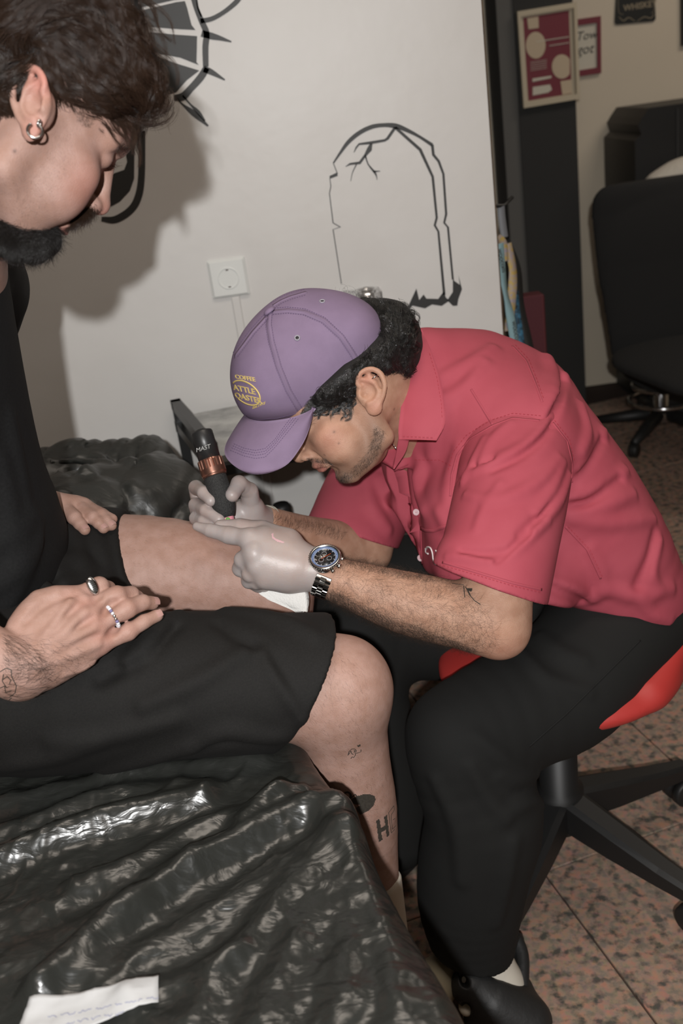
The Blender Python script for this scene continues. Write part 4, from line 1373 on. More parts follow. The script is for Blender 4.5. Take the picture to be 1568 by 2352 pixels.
# far (left) hand
fb = [rest_pt(*Z4(540, 165), .011, .012), rest_pt(*Z4(640, 150), .011, .010), rest_pt(*Z4(720, 160), .010, .004)]
hb = P(*Z4(400, 160), 1.395)
B1.chain([P(76, 1166, 1.41), hb], [.024, .019], k=.012)
for b in fb: B1.cap(hb, b, .0175, .0118, k=.012)
finger(B1, [fb[0], rest_pt(*Z4(640, 260), .009, .008), rest_pt(*Z4(690, 320), .008, .002), rest_pt(*Z4(728, 362), .0075)], [.0118, .0100, .0086, .0076])
finger(B1, [fb[1], rest_pt(*Z4(800, 260), .009, .008), rest_pt(*Z4(850, 305), .008, .002), rest_pt(*Z4(888, 348), .0075)], [.0118, .0098, .0086, .0076])
finger(B1, [fb[2], rest_pt(*Z4(860, 235), .009, .006), rest_pt(*Z4(915, 290), .008, .001), rest_pt(*Z4(955, 325), .0072)], [.0108, .0094, .0084, .0074])
finger(B1, [rest_pt(*Z4(760, 180), .009, .0), rest_pt(*Z4(880, 230), .008, .0), rest_pt(*Z4(965, 268), .0068)], [.0100, .0084, .0070])
B1.chain([hb, P(*Z4(330, 215), 1.385), P(*Z4(420, 232), 1.375)], [.014, .0095, .008], k=.008)

# creases, knuckles and tendons of the near hand
B1._pending = []
zz = lambda pl: [Z4(*q) for q in pl]
ridges(B1, [(zz([(215, 1150), (330, 1035), (440, 965), (560, 925), (650, 905)]), .0042, -.0024, 's'), (zz([(705, 985), (600, 1060), (500, 1120)]), .0030, -.0016, 's'), (zz([(800, 1110), (690, 1170), (560, 1230)]), .0030, -.0016, 's'),
            (zz([(855, 1265), (740, 1300), (600, 1340)]), .0030, -.0016, 's'), (zz([(870, 1110), (950, 1000), (1000, 970)]), .0028, -.0012, 's'), (zz([(910, 1290), (960, 1240), (1040, 1180)]), .0034, -.0012, 's'), (zz([(700, 960), (770, 985), (850, 930)]), .0030, -.0012, 's'),
            (zz([(300, 1380), (460, 1180), (600, 975)]), .0030, -.0003), (zz([(310, 1420), (520, 1260), (735, 1065)]), .0030, -.0003), (zz([(320, 1470), (560, 1340), (810, 1200)]), .0030, -.0003), (zz([(330, 1530), (580, 1450), (845, 1350)]), .0028, -.0003),
            (zz([(400, 1310), (500, 1300), (570, 1240), (620, 1170)]), .0017, .0), (zz([(560, 1600), (700, 1560), (800, 1500)]), .0016, .0)], k=.007)
for kk in (kI, kM, kR, kL): B1.ell(kk - FWD * .0035 - ID * .001, (.0092, .0085, .0088), k=.006)
for ff in (fM, fR, fL):
    B1.ell(ff[1] - FWD * .0018, (.0088, .0084, .0086), k=.005)
V, Fq = B1.mesh(.0019); V = relax(V, Fq, 1, .35)
body1 = obj('body', V, Fq, m_skin1, client)


def blob(V, c, r): return np.exp(-(((V - np.asarray(c)) ** 2).sum(1)) / r ** 2)


lip = blob(V, fw1(np.array([[.099, .008, -.0395]]))[0], .009) + blob(V, fw1(np.array([[.100, .004, -.052]]))[0], .010) + blob(V, fw1(np.array([[.093, .018, -.05]]))[0], .007)
red = .9 * blob(V, P(100, 180, .91), .018) + .6 * blob(V, P(82, 300, .915), .012) + .8 * blob(V, kM, .013) + .8 * blob(V, kR, .014) + .8 * blob(V, kL, .014) + .6 * blob(V, kI, .014) + .45 * blob(V, P(205, 430, .98), .03) + .5 * blob(V, fL[1], .009) + .5 * blob(V, fR[1], .009) + .5 * blob(V, fM[1], .009) + .5 * blob(V, P(240, 490, 1.05), .015)
stub = np.clip(.75 * blob(V, P(190, 260, .94), .020) + .40 * blob(V, P(140, 340, .94), .030) + .5 * blob(V, P(60, 470, .97), .05) + .5 * blob(V, P(120, 480, 1.0), .03), 0, 1) * (.75 + .25 * vnoise(V, 900, 3))
set_attr(body1, 'lip', np.clip(lip, 0, 1)); set_attr(body1, 'red', np.clip(red, 0, 1)); set_attr(body1, 'stub', np.clip(stub, 0, 1))
set_attr(body1, 'dark', np.clip(.8 * blob(V, P(*Z4(95, 970), .93), .003), 0, 1) + blob(V, P(34, 347, .93), .0018))
bv1 = bvh_of(body1)
bvs = bvh_of(shorts)

# fingernails
m_nail = mat('fingernail', srgb(176, 138, 130), rough=.22, spec=.6)


def nail(tip, base, r, m, parent, up=None):
    """a small curved plate over the last finger joint"""
    ax = nrm(tip - base); v = nrm(CAM - tip) if up is None else nrm(up); v = nrm(v - ax * (v @ ax)); s = np.cross(ax, v)
    V = []; Fc = []; n1, n2 = 7, 6
    for i in range(n1):
        for j in range(n2):
            a = (j / (n2 - 1) - .5) * 1.3; t = -.30 + 1.0 * i / (n1 - 1)
            rr = r * (1.015 - .10 * max(0, t) ** 2) * (1 - .0 * abs(a))
            w_ = 1 - .35 * max(0, t - .4) ** 2
            V.append(tip + ax * r * t + rr * (v * math.cos(a * w_) + s * math.sin(a * w_)))
    k = len(V); V += [q - v * .0005 for q in V]
    for i in range(n1 - 1):
        for j in range(n2 - 1): Fc.append((i * n2 + j, i * n2 + j + 1, (i + 1) * n2 + j + 1, (i + 1) * n2 + j))
    Fc += [(a + k, d_ + k, c_ + k, b_ + k) for a, b_, c_, d_ in Fc]
    obj('fingernail', V, Fc, m, parent)


nail(fL[3], fL[2], .0071, m_nail, client, nrm(CAM - fL[3]) - ID * .3); nail(fR[3], fR[2], .0080, m_nail, client, nrm(CAM - fR[3]) - ID * .6 + IR * .4)
for a, b in (((728, 362), (690, 320)), ((888, 348), (850, 305)), ((955, 325), (915, 290))):
    nail(rest_pt(*Z4(*a), .0075), rest_pt(*Z4(*b), .008, .001), .0076, m_nail, client, nrm(CAM - FK) - ID * .5 + IR * .5)


def frame_of(a, b, up):
    ax = nrm(b - a); v = nrm(up - ax * (up @ ax)); return ax, v, np.cross(ax, v)


# silver signet ring on the index finger, bead ring on the ring finger
def torus(mb, c, ax, R, r, n=36, m=10, v0=None, arc=(0, 2 * math.pi)):
    u = nrm(np.cross(ax, [0.2, .5, .8])); w_ = np.cross(ax, u)
    if v0 is not None: u = nrm(v0 - ax * (v0 @ ax)); w_ = np.cross(ax, u)
    full = abs(arc[1] - arc[0] - 2 * math.pi) < 1e-6
    an = np.linspace(arc[0], arc[1], n + 1)
    mb.tube([c + R * (math.cos(a) * u + math.sin(a) * w_) for a in an], r, m, cap=not full)


iP = fI[1]; rc = kI * .32 + iP * .68; ax = nrm(iP - kI)
rg = MB(); torus(rg, rc, ax, .0118, .0017)
ringo = rg.build('signet_ring', m_silver, client, label='silver ring with a dark striped oval face')
vu = nrm(CAM - rc); vu = nrm(vu - ax * (vu @ ax)); su = np.cross(ax, vu)
S = Shape(); S.ell(rc + vu * .0128 - ID * .004, (.0034, .0062, .011), M=np.array([vu, ax, su]), k=.001)
V_, F_ = S.mesh(.0007); obj('ring_face', V_, F_, m_silver, ringo)
mb = MB()
for k_ in range(7):
    c_ = rc + vu * .0163 - ID * .004 + su * (k_ - 3) * .0021; mb.box(c_, (.0008, .0055 - .0005 * abs(k_ - 3), .0011), M=np.array([vu, nrm(ax + su * .3), np.cross(vu, nrm(ax + su * .3))]))
mb.build('engraved_stripe', m_sockdark, ringo, smooth=False)
m_bead = mat('white_bead', srgb(216, 216, 222), rough=.25); m_bead2 = mat('violet_bead', srgb(120, 112, 150), rough=.3)
rc = kR * .45 + fR[1] * .55; ax = nrm(fR[1] - kR); u = nrm(nrm(CAM - rc) - ax * (nrm(CAM - rc) @ ax)); w_ = np.cross(ax, u)
br = None; mb = MB(); torus(mb, rc, ax, .0118, .0007, m=6)
br = mb.build('bead_ring', m_silver, client, label='elastic ring of small white and violet beads')
for k_ in range(22):
    a = 2 * math.pi * k_ / 22; c_ = rc + .0122 * (math.cos(a) * u + math.sin(a) * w_)
    MB().lathe(c_ - ax * .0, nrm(-math.sin(a) * u + math.cos(a) * w_), [(.0008, -.0015), (.0019, -.001), (.0021, 0), (.0019, .001), (.0008, .0015)], 10).build('bead', m_bead2 if k_ in (2, 20) else (m_silver if k_ in (0, 1) else m_bead), br)

# ear jewellery
mb = MB(); c_ = P(80, 300, .902); torus(mb, c_, nrm(-FWD + IR * .35), .0066, .0011, v0=-ID, arc=(.5, 2 * math.pi - .5)); mb.build('hoop_earring', m_silver, client, label='small silver hoop in the ear lobe')
mb = MB(); torus(mb, P(90, 284, .905), nrm(IR + ID * .3), .003, .0012); mb.build('ear_stud', m_silver, client)

# socks and shoe of the near foot
m_sock = mat('white_ribbed_sock', srgb(214, 206, 192), rough=.9, bump=.3, bscale=600)
S = Shape(); S.chain([P(858, 2016, 1.418), P(890, 2180, 1.51), P(905, 2265, 1.56)], [.0395, .034, .036], k=.02, n=3); S.half(P(880, 2018, 1.41), nrm(-ID * .98 - IR * .15), P(880, 1900, 1.4) - .2, P(880, 2018, 1.4) + .2)
V, Fq = S.mesh(.003); obj('sock', V, Fq, m_sock, client, label='white sock on the hanging leg')
m_shoe = mat('cream_leather_shoe', srgb(206, 196, 170), rough=.5)
S = Shape(); ft = np.array([.060, 1.215, .045]); hl = np.array([-.05, 1.09, .055])
S.chain([hl + [0, 0, .02], (hl + ft) / 2 + [0, 0, .015], ft], [.046, .046, .036], k=.02); S.chain([hl + [0, 0, .01], (hl + ft) / 2 + [-.01, 0, .045]], [.045, .038], k=.02)
S.half((0, 1.1, .004), (0, 0, -1), (-1, 0, -.2), (1, 2, .05)); V, Fq = S.mesh(.004); obj('shoe', V, Fq, m_shoe, client, label='cream shoe of the hanging leg')

# ---- hair
hs = Shape()
hs.ell(P(20, 60, .985), (.118, .100, .112), M=np.array([IR, FWD, ID]), k=.0)
hs.ell(P(125, 20, .99), (.078, .085, .085), M=np.array([IR, FWD, ID]), k=.02)
hs.chain([P(190, 60, .975), P(256, 148, .985), P(315, 208, 1.0), P(345, 238, 1.015)], [.054, .045, .028, .013], k=.03, n=3)
hs.chain([P(120, 150, .955), P(170, 190, .955), P(240, 222, .97)], [.022, .020, .018], k=.025)
hs.chain([P(-60, 190, .96), P(10, 195, .955), P(50, 190, .945)], [.055, .034, .016], k=.03)
V, Fq = hs.mesh(.004)
hair1 = obj('hair', V, Fq, m_hair1b, client, label='wavy dark brown swept-over hair')
bvh1 = bvh_of(hair1)


def flow_dir(anch, x, y):
    a = np.array(anch); w_ = 1 / ((a[:, 0] - x) ** 2 + (a[:, 1] - y) ** 2 + 150.0) ** 1.5
    v = (a[:, 2:4] * w_[:, None]).sum(0); return v / (np.linalg.norm(v) + 1e-9)


def grow(bv, anch, starts, length, steps, rs, lift=(.001, .008), curl=.0, curlf=.0, clump=14, per=20, conv=.7, dflt=1.0, sag=0.0, fly=0.0):
    """clumped locks that follow a direction field over a surface; returns (N, steps, 3)"""
    out = []
    for (x, y) in starts:
        gx, gy = x, y; g = [(x, y)]; st = length * rs.uniform(.6, 1.25) / (steps - 1)
        ph = rs.uniform(0, 6.28); cf = curlf * rs.uniform(.7, 1.3)
        for i in range(steps - 1):
            d_ = flow_dir(anch, gx, gy); a = curl * math.sin(ph + cf * i)
            dx = d_[0] * math.cos(a) - d_[1] * math.sin(a); dy = d_[0] * math.sin(a) + d_[1] * math.cos(a)
            gx += dx * st; gy += dy * st; g.append((gx, gy))
        g = np.array(g); dep = []; last = None
        for q in g:
            p, n_ = shoot(bv, q[0], q[1], 0)
            if p is None: dep.append(last)
            else: last = (p - CAM) @ FWD; dep.append(last)
        if last is None: continue
        dep = [next((z for z in dep[i:] if z is not None), last) if z_ is None else z_ for i, z_ in enumerate(dep)]
        dep = np.array(dep); base_l = rs.uniform(*lift)
        for _ in range(per):
            o = rs.normal(0, clump * .5, 2); t = np.linspace(0, 1, steps)
            sh = 1 - conv * np.sin(t * math.pi * .5)
            q = g + o * sh[:, None] + np.c_[np.zeros(steps), sag * t ** 2]
            fl_ = rs.uniform(0, 1) ** 4 * fly
            q = q + np.c_[np.sin(t * 5 + o[0]), np.cos(t * 4 + o[1])] * fl_ * t[:, None]
            lf = base_l * np.sin(np.clip(t * 1.3 + .15, 0, 1) * math.pi * .5) + rs.uniform(-.0015, .0025)
            out.append([P(q[i, 0], q[i, 1], dep[i] - lf[i]) for i in range(steps)])
    return np.array(out)


rs = np.random.RandomState(5)
AN1 = [(0, 40, .9, -.3), (60, 60, .8, -.45), (40, 110, -.2, -1), (95, 60, .7, -.5), (150, 20, .9, .2), (120, 110, .5, .8), (60, 150, -.7, .8), (20, 180, -.9, .5), (0, 150, -.6, .7),
       (200, 60, .7, .7), (250, 60, .55, .85), (220, 150, .45, .9), (300, 120, .45, .9), (330, 180, .6, .8), (180, 190, .8, .6), (250, 210, .9, .45), (300, 240, .9, .4), (360, 220, -.1, 1), (350, 270, -.8, .6), (100, 150, .3, .9), (0, 220, .7, .8)]
st = []
while len(st) < 480:
    x, y = rs.uniform(-60, 370), rs.uniform(-60, 250)
    if shoot(bvh1, x, y)[0] is not None: st.append((x, y))
while len(st) < 640:
    x, y = rs.uniform(-50, 125), rs.uniform(50, 200)
    if shoot(bvh1, x, y)[0] is not None: st.append((x, y))
L = grow(bvh1, AN1, st, 135, 16, rs, lift=(.001, .011), curl=.42, curlf=.42, clump=15, per=20, conv=.78, fly=5)
Vh, Fh = strands(L, .00015, .00005); obj('hair_strands', Vh, Fh, m_hair1, hair1, kind='stuff')
# loose curls over the forehead
rs = np.random.RandomState(8); lst = []
for (cx_, cy_, r_, a0, a1, d_) in ((350, 240, 46, 3.6, .3, .985), (345, 250, 40, 3.3, .6, .99), (352, 246, 52, 2.6, -.4, 1.0), (360, 225, 35, 2.5, -1.0, .99), (325, 250, 26, 3.8, -.3, .98), (330, 235, 20, 5.0, 1.5, .975), (340, 270, 18, 3.6, -1.2, .98), (318, 262, 22, 2.9, -.5, .98),
                                   (365, 200, 26, 4.4, .3, .99), (352, 180, 30, 5.0, .9, .98), (375, 240, 20, 4.0, 0, .99), (338, 222, 34, 4.2, .8, .98)):
    for _ in range(26):
        n_ = 16; t = np.linspace(0, 1, n_); a = a0 + (a1 - a0) * t + rs.normal(0, .15); rr = r_ * (1 + rs.normal(0, .13)) * (1 - .12 * t)
        ox, oy = rs.normal(0, 5, 2)
        lst.append([P(cx_ + ox + rr[i] * math.cos(a[i]), cy_ + oy + .85 * rr[i] * math.sin(a[i]), d_ + .012 * t[i] + ox * .0008) for i in range(n_)])
for _ in range(220):
    x, y = rs.uniform(290, 375), rs.uniform(130, 235); n_ = 16; t = np.linspace(0, 1, n_); ln = rs.uniform(40, 95); b_ = rs.uniform(-.5, .5)
    lst.append([P(x + ln * .25 * t[i] + 12 * b_ * math.sin(3 * t[i]), y + ln * t[i] * .85 + 5 * math.sin(5 * t[i] + b_ * 9), .985 + .02 * t[i]) for i in range(n_)])
for _ in range(90):   # wisps in front of the brow
    x, y = rs.uniform(318, 345), rs.uniform(250, 290); n_ = 16; t = np.linspace(0, 1, n_); ln = rs.uniform(40, 90)
    lst.append([P(x - ln * .28 * t[i] + 3 * math.sin(4 * t[i] + x), y + ln * t[i] * .8, 1.02 + .01 * t[i]) for i in range(n_)])
Vh, Fh = strands(np.array(lst), .00017, .00006); obj('fringe_curl', Vh, Fh, m_hair1, hair1, kind='stuff')


def inside_poly(poly, x, y):
    c = False; j = len(poly) - 1
    for i in range(len(poly)):
        if (poly[i][1] > y) != (poly[j][1] > y) and x < (poly[j][0] - poly[i][0]) * (y - poly[i][1]) / (poly[j][1] - poly[i][1]) + poly[i][0]: c = not c
        j = i
    return c


def fuzz(bv, poly, n, dirs, ln, rs, steps=5, lift=.35, jit=.4, bend=.3, nmax=None):
    """short hairs rooted on a surface inside a pixel polygon; dirs = list of (x,y,dx,dy)"""
    poly = np.array(poly, float); out = []; x0, y0 = poly.min(0); x1, y1 = poly.max(0); tries = 0
    while len(out) < n and tries < n * 8:
        tries += 1
        x, y = rs.uniform(x0, x1), rs.uniform(y0, y1)
        if not inside_poly(poly, x, y): continue
        p, nr = shoot(bv, x, y, -.0003)
        if p is None: continue
        d_ = flow_dir(dirs, x, y); a = rs.normal(0, jit)
        dx, dy = d_[0] * math.cos(a) - d_[1] * math.sin(a), d_[0] * math.sin(a) + d_[1] * math.cos(a)
        T = IR * dx + ID * dy; T = nrm(T - nr * (T @ nr)); Bn = np.cross(T, nr); l_ = rs.uniform(*ln); c = rs.normal(0, bend)
        t = np.linspace(0, 1, steps)
        lf = lift * rs.uniform(.5, 1.4)
        out.append([p + T * l_ * s_ + nr * l_ * lf * (s_ - .45 * s_ * s_) + Bn * l_ * c * s_ * s_ for s_ in t])
    return np.array(out)


rs = np.random.RandomState(11)
# eyebrow, lashes, moustache
L = fuzz(bv1, [(268, 330), (292, 336), (306, 346), (300, 364), (284, 350)], 160, [(290, 345, .8, .6)], (.004, .008), rs)
Vh, Fh = strands(L, .00011, .00004); obj('eyebrow', Vh, Fh, m_hair1, client, kind='stuff')
lst = []
for k_ in range(26):
    x = rs.uniform(244, 268); y = 388 - (x - 244) * .55 + rs.uniform(-2, 2); p, nr = shoot(bv1, x, y, 0)
    if p is None: p = P(x, y, 1.0)
    l_ = rs.uniform(.006, .010); T = nrm(IR * rs.uniform(.4, .9) + ID * rs.uniform(.3, 1.0) - FWD * .2)
    lst.append([p + T * l_ * t - ID * l_ * .35 * t * t for t in np.linspace(0, 1, 6)])
Vh, Fh = strands(np.array(lst), .00014, .00005); obj('eyelash', Vh, Fh, m_hair1, client, kind='stuff')
m_beard1 = mat('black_beard_hair', (0.012, 0.010, 0.009), rough=.35, spec=.6)
S = Shape()
S.chain([P(210, 478, 1.035), P(190, 491, 1.03), P(164, 508, 1.025)], [.0058, .0068, .0045], k=.006)
V, Fq = S.mesh(.0018); mst = obj('moustache', V, Fq, m_hair1b, client, label='thick dark moustache')
bvm = bvh_of(mst)
L = fuzz(bvm, [(160, 500), (185, 475), (222, 455), (226, 480), (205, 505), (170, 520)], 1500, [(190, 490, -.35, .95)], (.008, .015), rs, lift=.35, jit=.3)
Vh, Fh = strands(L, .00014, .00005); obj('moustache_hair', Vh, Fh, m_hair1, mst, kind='stuff')
S = Shape()
S.chain([P(-20, 540, .985), P(30, 556, .99), P(75, 566, 1.0), P(108, 556, 1.015)], [.016, .0175, .0185, .014], k=.01)
S.chain([P(110, 545, 1.012), P(122, 537, 1.02)], [.012, .006], k=.01)
V, Fq = S.mesh(.002); bd = obj('goatee', V, Fq, m_hair1b, client, label='full black goatee')
bvb = bvh_of(bd)
L = np.concatenate([fuzz(bvb, [(-5, 500), (60, 515), (130, 515), (140, 550), (120, 590), (60, 605), (-5, 590)], 3600, [(0, 540, .3, 1), (60, 560, .3, .95), (120, 560, .5, .8), (120, 530, .9, .3)], (.006, .012), rs, lift=.7, jit=.8, bend=.7),
                    fuzz(bv1, [(0, 515), (20, 520), (40, 524), (110, 532), (125, 530), (130, 550), (60, 560), (0, 560)], 900, [(60, 560, .2, .95)], (.005, .009), rs, lift=.5, jit=.7)])
Vh, Fh = strands(L, .00015, .00005); obj('goatee_hair', Vh, Fh, m_beard1, bd, kind='stuff')
# stubble, fade at the temple, and body hair
L = np.concatenate([fuzz(bv1, [(165, 225), (205, 240), (222, 262), (205, 292), (185, 285), (165, 250)], 900, [(190, 260, .5, .9)], (.002, .004), rs),
                    fuzz(bv1, [(130, 300), (180, 290), (160, 380), (110, 470), (60, 520), (0, 510), (0, 400), (80, 400)], 1500, [(80, 450, .3, .9)], (.0012, .0025), rs)])
Vh, Fh = strands(L, .00006, .00004); obj('stubble', Vh, Fh, m_hair1, client, kind='stuff')
AH = [(20, 1480, .8, .5), (60, 1560, .6, -.3), (90, 1500, .9, .45), (100, 1600, .9, .1), (150, 1500, .95, .3), (60, 1440, .9, .5)]
L = np.concatenate([fuzz(bv1, [(0, 1450), (40, 1462), (90, 1500), (120, 1560), (95, 1600), (0, 1616)], 750, AH, (.009, .017), rs, lift=.30, jit=.35, steps=6),
                    fuzz(bv1, [(40, 1455), (150, 1470), (200, 1500), (220, 1545), (150, 1580), (90, 1600), (60, 1500)], 380, AH, (.007, .013), rs, lift=.25, steps=6)])
Vh, Fh = strands(L, .00008, .00003); obj('arm_hair', Vh, Fh, m_hair1, client, kind='stuff')
L = np.concatenate([fuzz(bv1, [(262, 1195), (440, 1200), (560, 1290), (690, 1410), (520, 1395), (340, 1370), (280, 1280)], 750, [(400, 1290, .8, .6)], (.003, .006), rs, lift=.2, jit=.22, bend=.15),
                    fuzz(bv1, [(755, 1480), (830, 1530), (885, 1740), (918, 2010), (780, 1850), (700, 1740), (655, 1700), (740, 1600)], 1400, [(780, 1600, .5, .85), (830, 1850, .6, .8)], (.0035, .008), rs, lift=.2, jit=.22, bend=.15)])
Vh, Fh = strands(L, .00006, .00003); obj('leg_hair', Vh, Fh, m_hair1, client, kind='stuff')

# ---- tattoos of the seated man (ink lying in the skin)
m_tat = mat('faded_tattoo_ink', srgb(66, 62, 56), rough=.5, noise=.3, nscale=400)
mb = MB(); ZT5 = lambda pts: [(740 + a / 5.88, 1660 + b / 5.88) for a, b in pts]
for pl, w_ in (([(345, 440), (360, 390), (400, 352), (440, 355), (460, 380), (450, 400), (420, 400)], .0009), ([(375, 400), (385, 380), (395, 415), (420, 430)], .0009), ([(385, 485), (400, 460), (425, 470), (450, 430), (440, 415), (490, 405), (522, 390), (520, 360)], .0009), ([(430, 375), (440, 390)], .0016), ([(355, 430), (370, 405)], .0008)):
    strip_on(mb, bv1, ZT5(pl), w_, step=1.5, lift=.0001, th=.0002)
patch_on(mb, bv1, ZT5([(470, 305), (510, 292), (518, 315), (478, 332)]), 1.5, .0002)
mb.build('figure_tattoo', m_tat, client, smooth=False, label='small outline figure tattoo below the knee', kind='stuff')
mb = MB()
patch_on(mb, bv1, ZT5([(470, 990), (560, 965), (640, 965), (705, 990), (718, 1040), (690, 1120), (620, 1190), (510, 1245), (480, 1200), (455, 1150), (500, 1120), (500, 1105), (420, 1100), (380, 1040), (430, 1010)]), 1.6, .0002)
strip_on(mb, bv1, ZT5([(300, 950), (340, 935), (375, 955), (385, 985), (370, 1030)]), .003, 1.5, .0001, .0002)
strip_on(mb, bv1, ZT5([(390, 1015), (445, 965), (470, 1000), (455, 1040)]), .0012, 1.5, .0001, .0002)
mb.build('hat_tattoo', m_tat, client, smooth=False, label='dark filled hat-shaped tattoo on the calf', kind='stuff')
mb = MB()
patch_on(mb, bv1, ZT5([(725, 1325), (770, 1297), (790, 1420), (850, 1385), (830, 1275), (872, 1240), (903, 1520), (868, 1545), (855, 1445), (795, 1480), (812, 1580), (762, 1610)]), 1.5, .0002)
for pl in ([(895, 1215), (965, 1120), (972, 1180), (925, 1250), (945, 1440), (990, 1390)], [(895, 1215), (930, 1490), (975, 1440)], [(955, 1310), (980, 1290)]):
    strip_on(mb, bv1, ZT5(pl), .0009, 1.5, .0001, .0002)
mb.build('letter_tattoo', m_tat, client, smooth=False, label='tattooed capital letters HE low on the calf', kind='stuff')
mb = MB()
for pl in ([(0, 1580), (50, 1548), (95, 1560), (100, 1620), (140, 1700), (130, 1760), (80, 1800), (30, 1800)], [(20, 1650), (60, 1620), (95, 1650), (80, 1680)], [(0, 1720), (40, 1700), (50, 1760), (100, 1740)], [(30, 1600), (20, 1660), (60, 1720)], [(0, 1850), (60, 1840), (100, 1800)]):
    strip_on(mb, bv1, [Z4(*q) for q in pl], .0009, 1.5, .0001, .0002)
mb.build('forearm_tattoo', m_tat, client, smooth=False, label='fine line tattoo on the near forearm', kind='stuff')
# ================================================================== TATTOO ARTIST on a stool
m_skin2 = skin_mat('tan_skin', srgb(182, 143, 121), srgb(168, 128, 106), srgb(84, 70, 62))
m_red = mat('red_cotton_shirt', srgb(170, 76, 89), rough=.78, spec=.3, noise=.10, nscale=12, color2=srgb(164, 70, 83), bump=.35, bscale=1600, bdist=.0003)
m_redst = mat('red_stitch_thread', srgb(160, 52, 64), rough=.8)
m_trouser = mat('black_denim', (0.0125, 0.0125, 0.012), rough=.85, spec=.25, bump=.4, bscale=1400, bdist=.0004)
m_glove = mat('white_latex', srgb(168, 159, 157), rough=.42, noise=1, nscale=22, color2=srgb(166, 149, 143), sss=.15, bump=.25, bscale=420, bdist=.0005)
m_purple = mat('purple_cap_cotton', srgb(133, 115, 141), rough=.8, spec=.25, noise=.12, nscale=25, bump=.5, bscale=1500, bdist=.0004)
m_hair2 = mat('black_hair', (0.014, 0.013, 0.012), rough=.22, spec=.9)
m_hair2b = mat('black_hair_base', (0.006, 0.0055, 0.005), rough=.8)
Z6 = lambda x, y: (860 + x / 2.215, 720 + y / 2.215)
Z2 = lambda x, y: (500 + x / 3.136, 640 + y / 3.136)
Z3 = lambda x, y: (400 + x / 3.733, 940 + y / 3.733)

Q2 = (2.514, -.129, -.0539, 818.8, 929.2, 1.4324)
fw2, iv2, rig2, fr2 = fit_head(Q2, -1, [
    ((0, 75, 0), (838, 910)), ((122, 0, -12), (675, 1058)), ((80, 0, -97), (806, 1098)), ((95, 0, -85), (782, 1102)), ((101, 0, -46), (731, 1077)),
    ((88, 25, -46), (756, 1069)), ((84, 34, 28), (688, 985)), ((76, 46, 28), (704, 980)), ((95, 0, 28), (668, 988)), ((97, 0, 45), (652, 962)), ((102, 0, -28), (708, 1062)),
    ((5, 52, -60), (880, 1008))])
artist = thing('tattoo_artist', 'man in a purple cap and red shirt bending over to tattoo the thigh', 'person', (.33, 1.44, .50))
B2 = Shape()
hc = fr2[0]
place_template(B2, head_template(), iv2, hc - .17, hc + .17, k=.0)
e_up = nrm(P(838, 853, 1.352) - P(862, 952, 1.357)); e_out = nrm(-FWD - IR * .12); e_out = nrm(e_out - e_up * (e_out @ e_up)); e_f = np.cross(e_up, e_out)
if e_f @ IR > 0: e_f = -e_f
e_c = P(833, 905, 1.352); e_s = .97
E2 = ear_template()
place_template(B2, E2, lambda p: np.c_[(p - e_c) @ e_f / 1.22, (p - e_c) @ e_out, (p - e_c) @ e_up] / e_s, e_c - .06, e_c + .06, k=.006, mirror=False, scale=e_s)
B2.chain([P(840, 900, 1.44), P(900, 915, 1.49), P(985, 900, 1.54)], [.062, .060, .066], k=.03)
B2.chain([P(985, 900, 1.56), P(1120, 990, 1.62), P(1260, 1140, 1.65), P(1370, 1330, 1.68)], [.055, .09, .095, .08], k=.04)
# near arm
B2.chain([P(1120, 970, 1.58), P(1190, 1020, 1.49), P(1170, 1180, 1.41), P(1150, 1330, 1.360), P(1142, 1420, 1.345)], [.05, .048, .050, .047, .043], k=.02, n=3)
EL = P(1136, 1442, 1.345)
B2.chain([EL, P(1045, 1412, 1.34), P(930, 1384, 1.335), P(810, 1345, 1.33), P(760, 1327, 1.33), P(712, 1305, 1.335)], [.0375, .0440, .0420, .0325, .0285, .0275], k=.03, n=3)
B2.ell(P(1158, 1462, 1.345), (.024, .024, .022), k=.02)
# far arm
B2.chain([P(980, 1020, 1.72), P(900, 1080, 1.76), P(845, 1225, 1.69), P(838, 1262, 1.67)], [.06, .055, .048, .042], k=.02)
B2.chain([P(838, 1262, 1.67), P(770, 1252, 1.62), P(690, 1232, 1.56), P(615, 1205, 1.50)], [.041, .041, .034, .027], k=.02, n=3)
B2.chain([P(900, 930, 1.47), P(925, 1000, 1.53), P(975, 1050, 1.58)], [.04, .040, .04], k=.03)
V, Fq = B2.mesh(.0020); V = relax(V, Fq, 1, .35)
body2 = obj('body', V, Fq, m_skin2, artist)
lip = blob(V, fw2(np.array([[.099, .008, -.0395]]))[0], .009) + blob(V, fw2(np.array([[.099, .006, -.052]]))[0], .009) + .7 * blob(V, fw2(np.array([[.094, .016, -.047]]))[0], .008)
red = .55 * blob(V, P(842, 870, 1.34), .014) + .5 * blob(V, P(862, 935, 1.34), .014) + .4 * blob(V, P(757, 1010, 1.37), .022) + .6 * blob(V, P(700, 1045, 1.38), .016) + .45 * blob(V, P(1150, 1480, 1.33), .03)
jaw = [P(868, 985, 1.37), P(858, 1030, 1.38), P(835, 1065, 1.39), P(805, 1095, 1.40), P(775, 1090, 1.40)]
stub = sum(.55 * blob(V, q, .019) for q in jaw) + .5 * blob(V, P(725, 1062, 1.39), .013) + .35 * blob(V, P(830, 1020, 1.37), .02)
set_attr(body2, 'lip', np.clip(lip, 0, 1)); set_attr(body2, 'red', np.clip(red, 0, 1)); set_attr(body2, 'stub', np.clip(stub, 0, 1))
bv2 = bvh_of(body2)
dk = np.zeros(len(V))
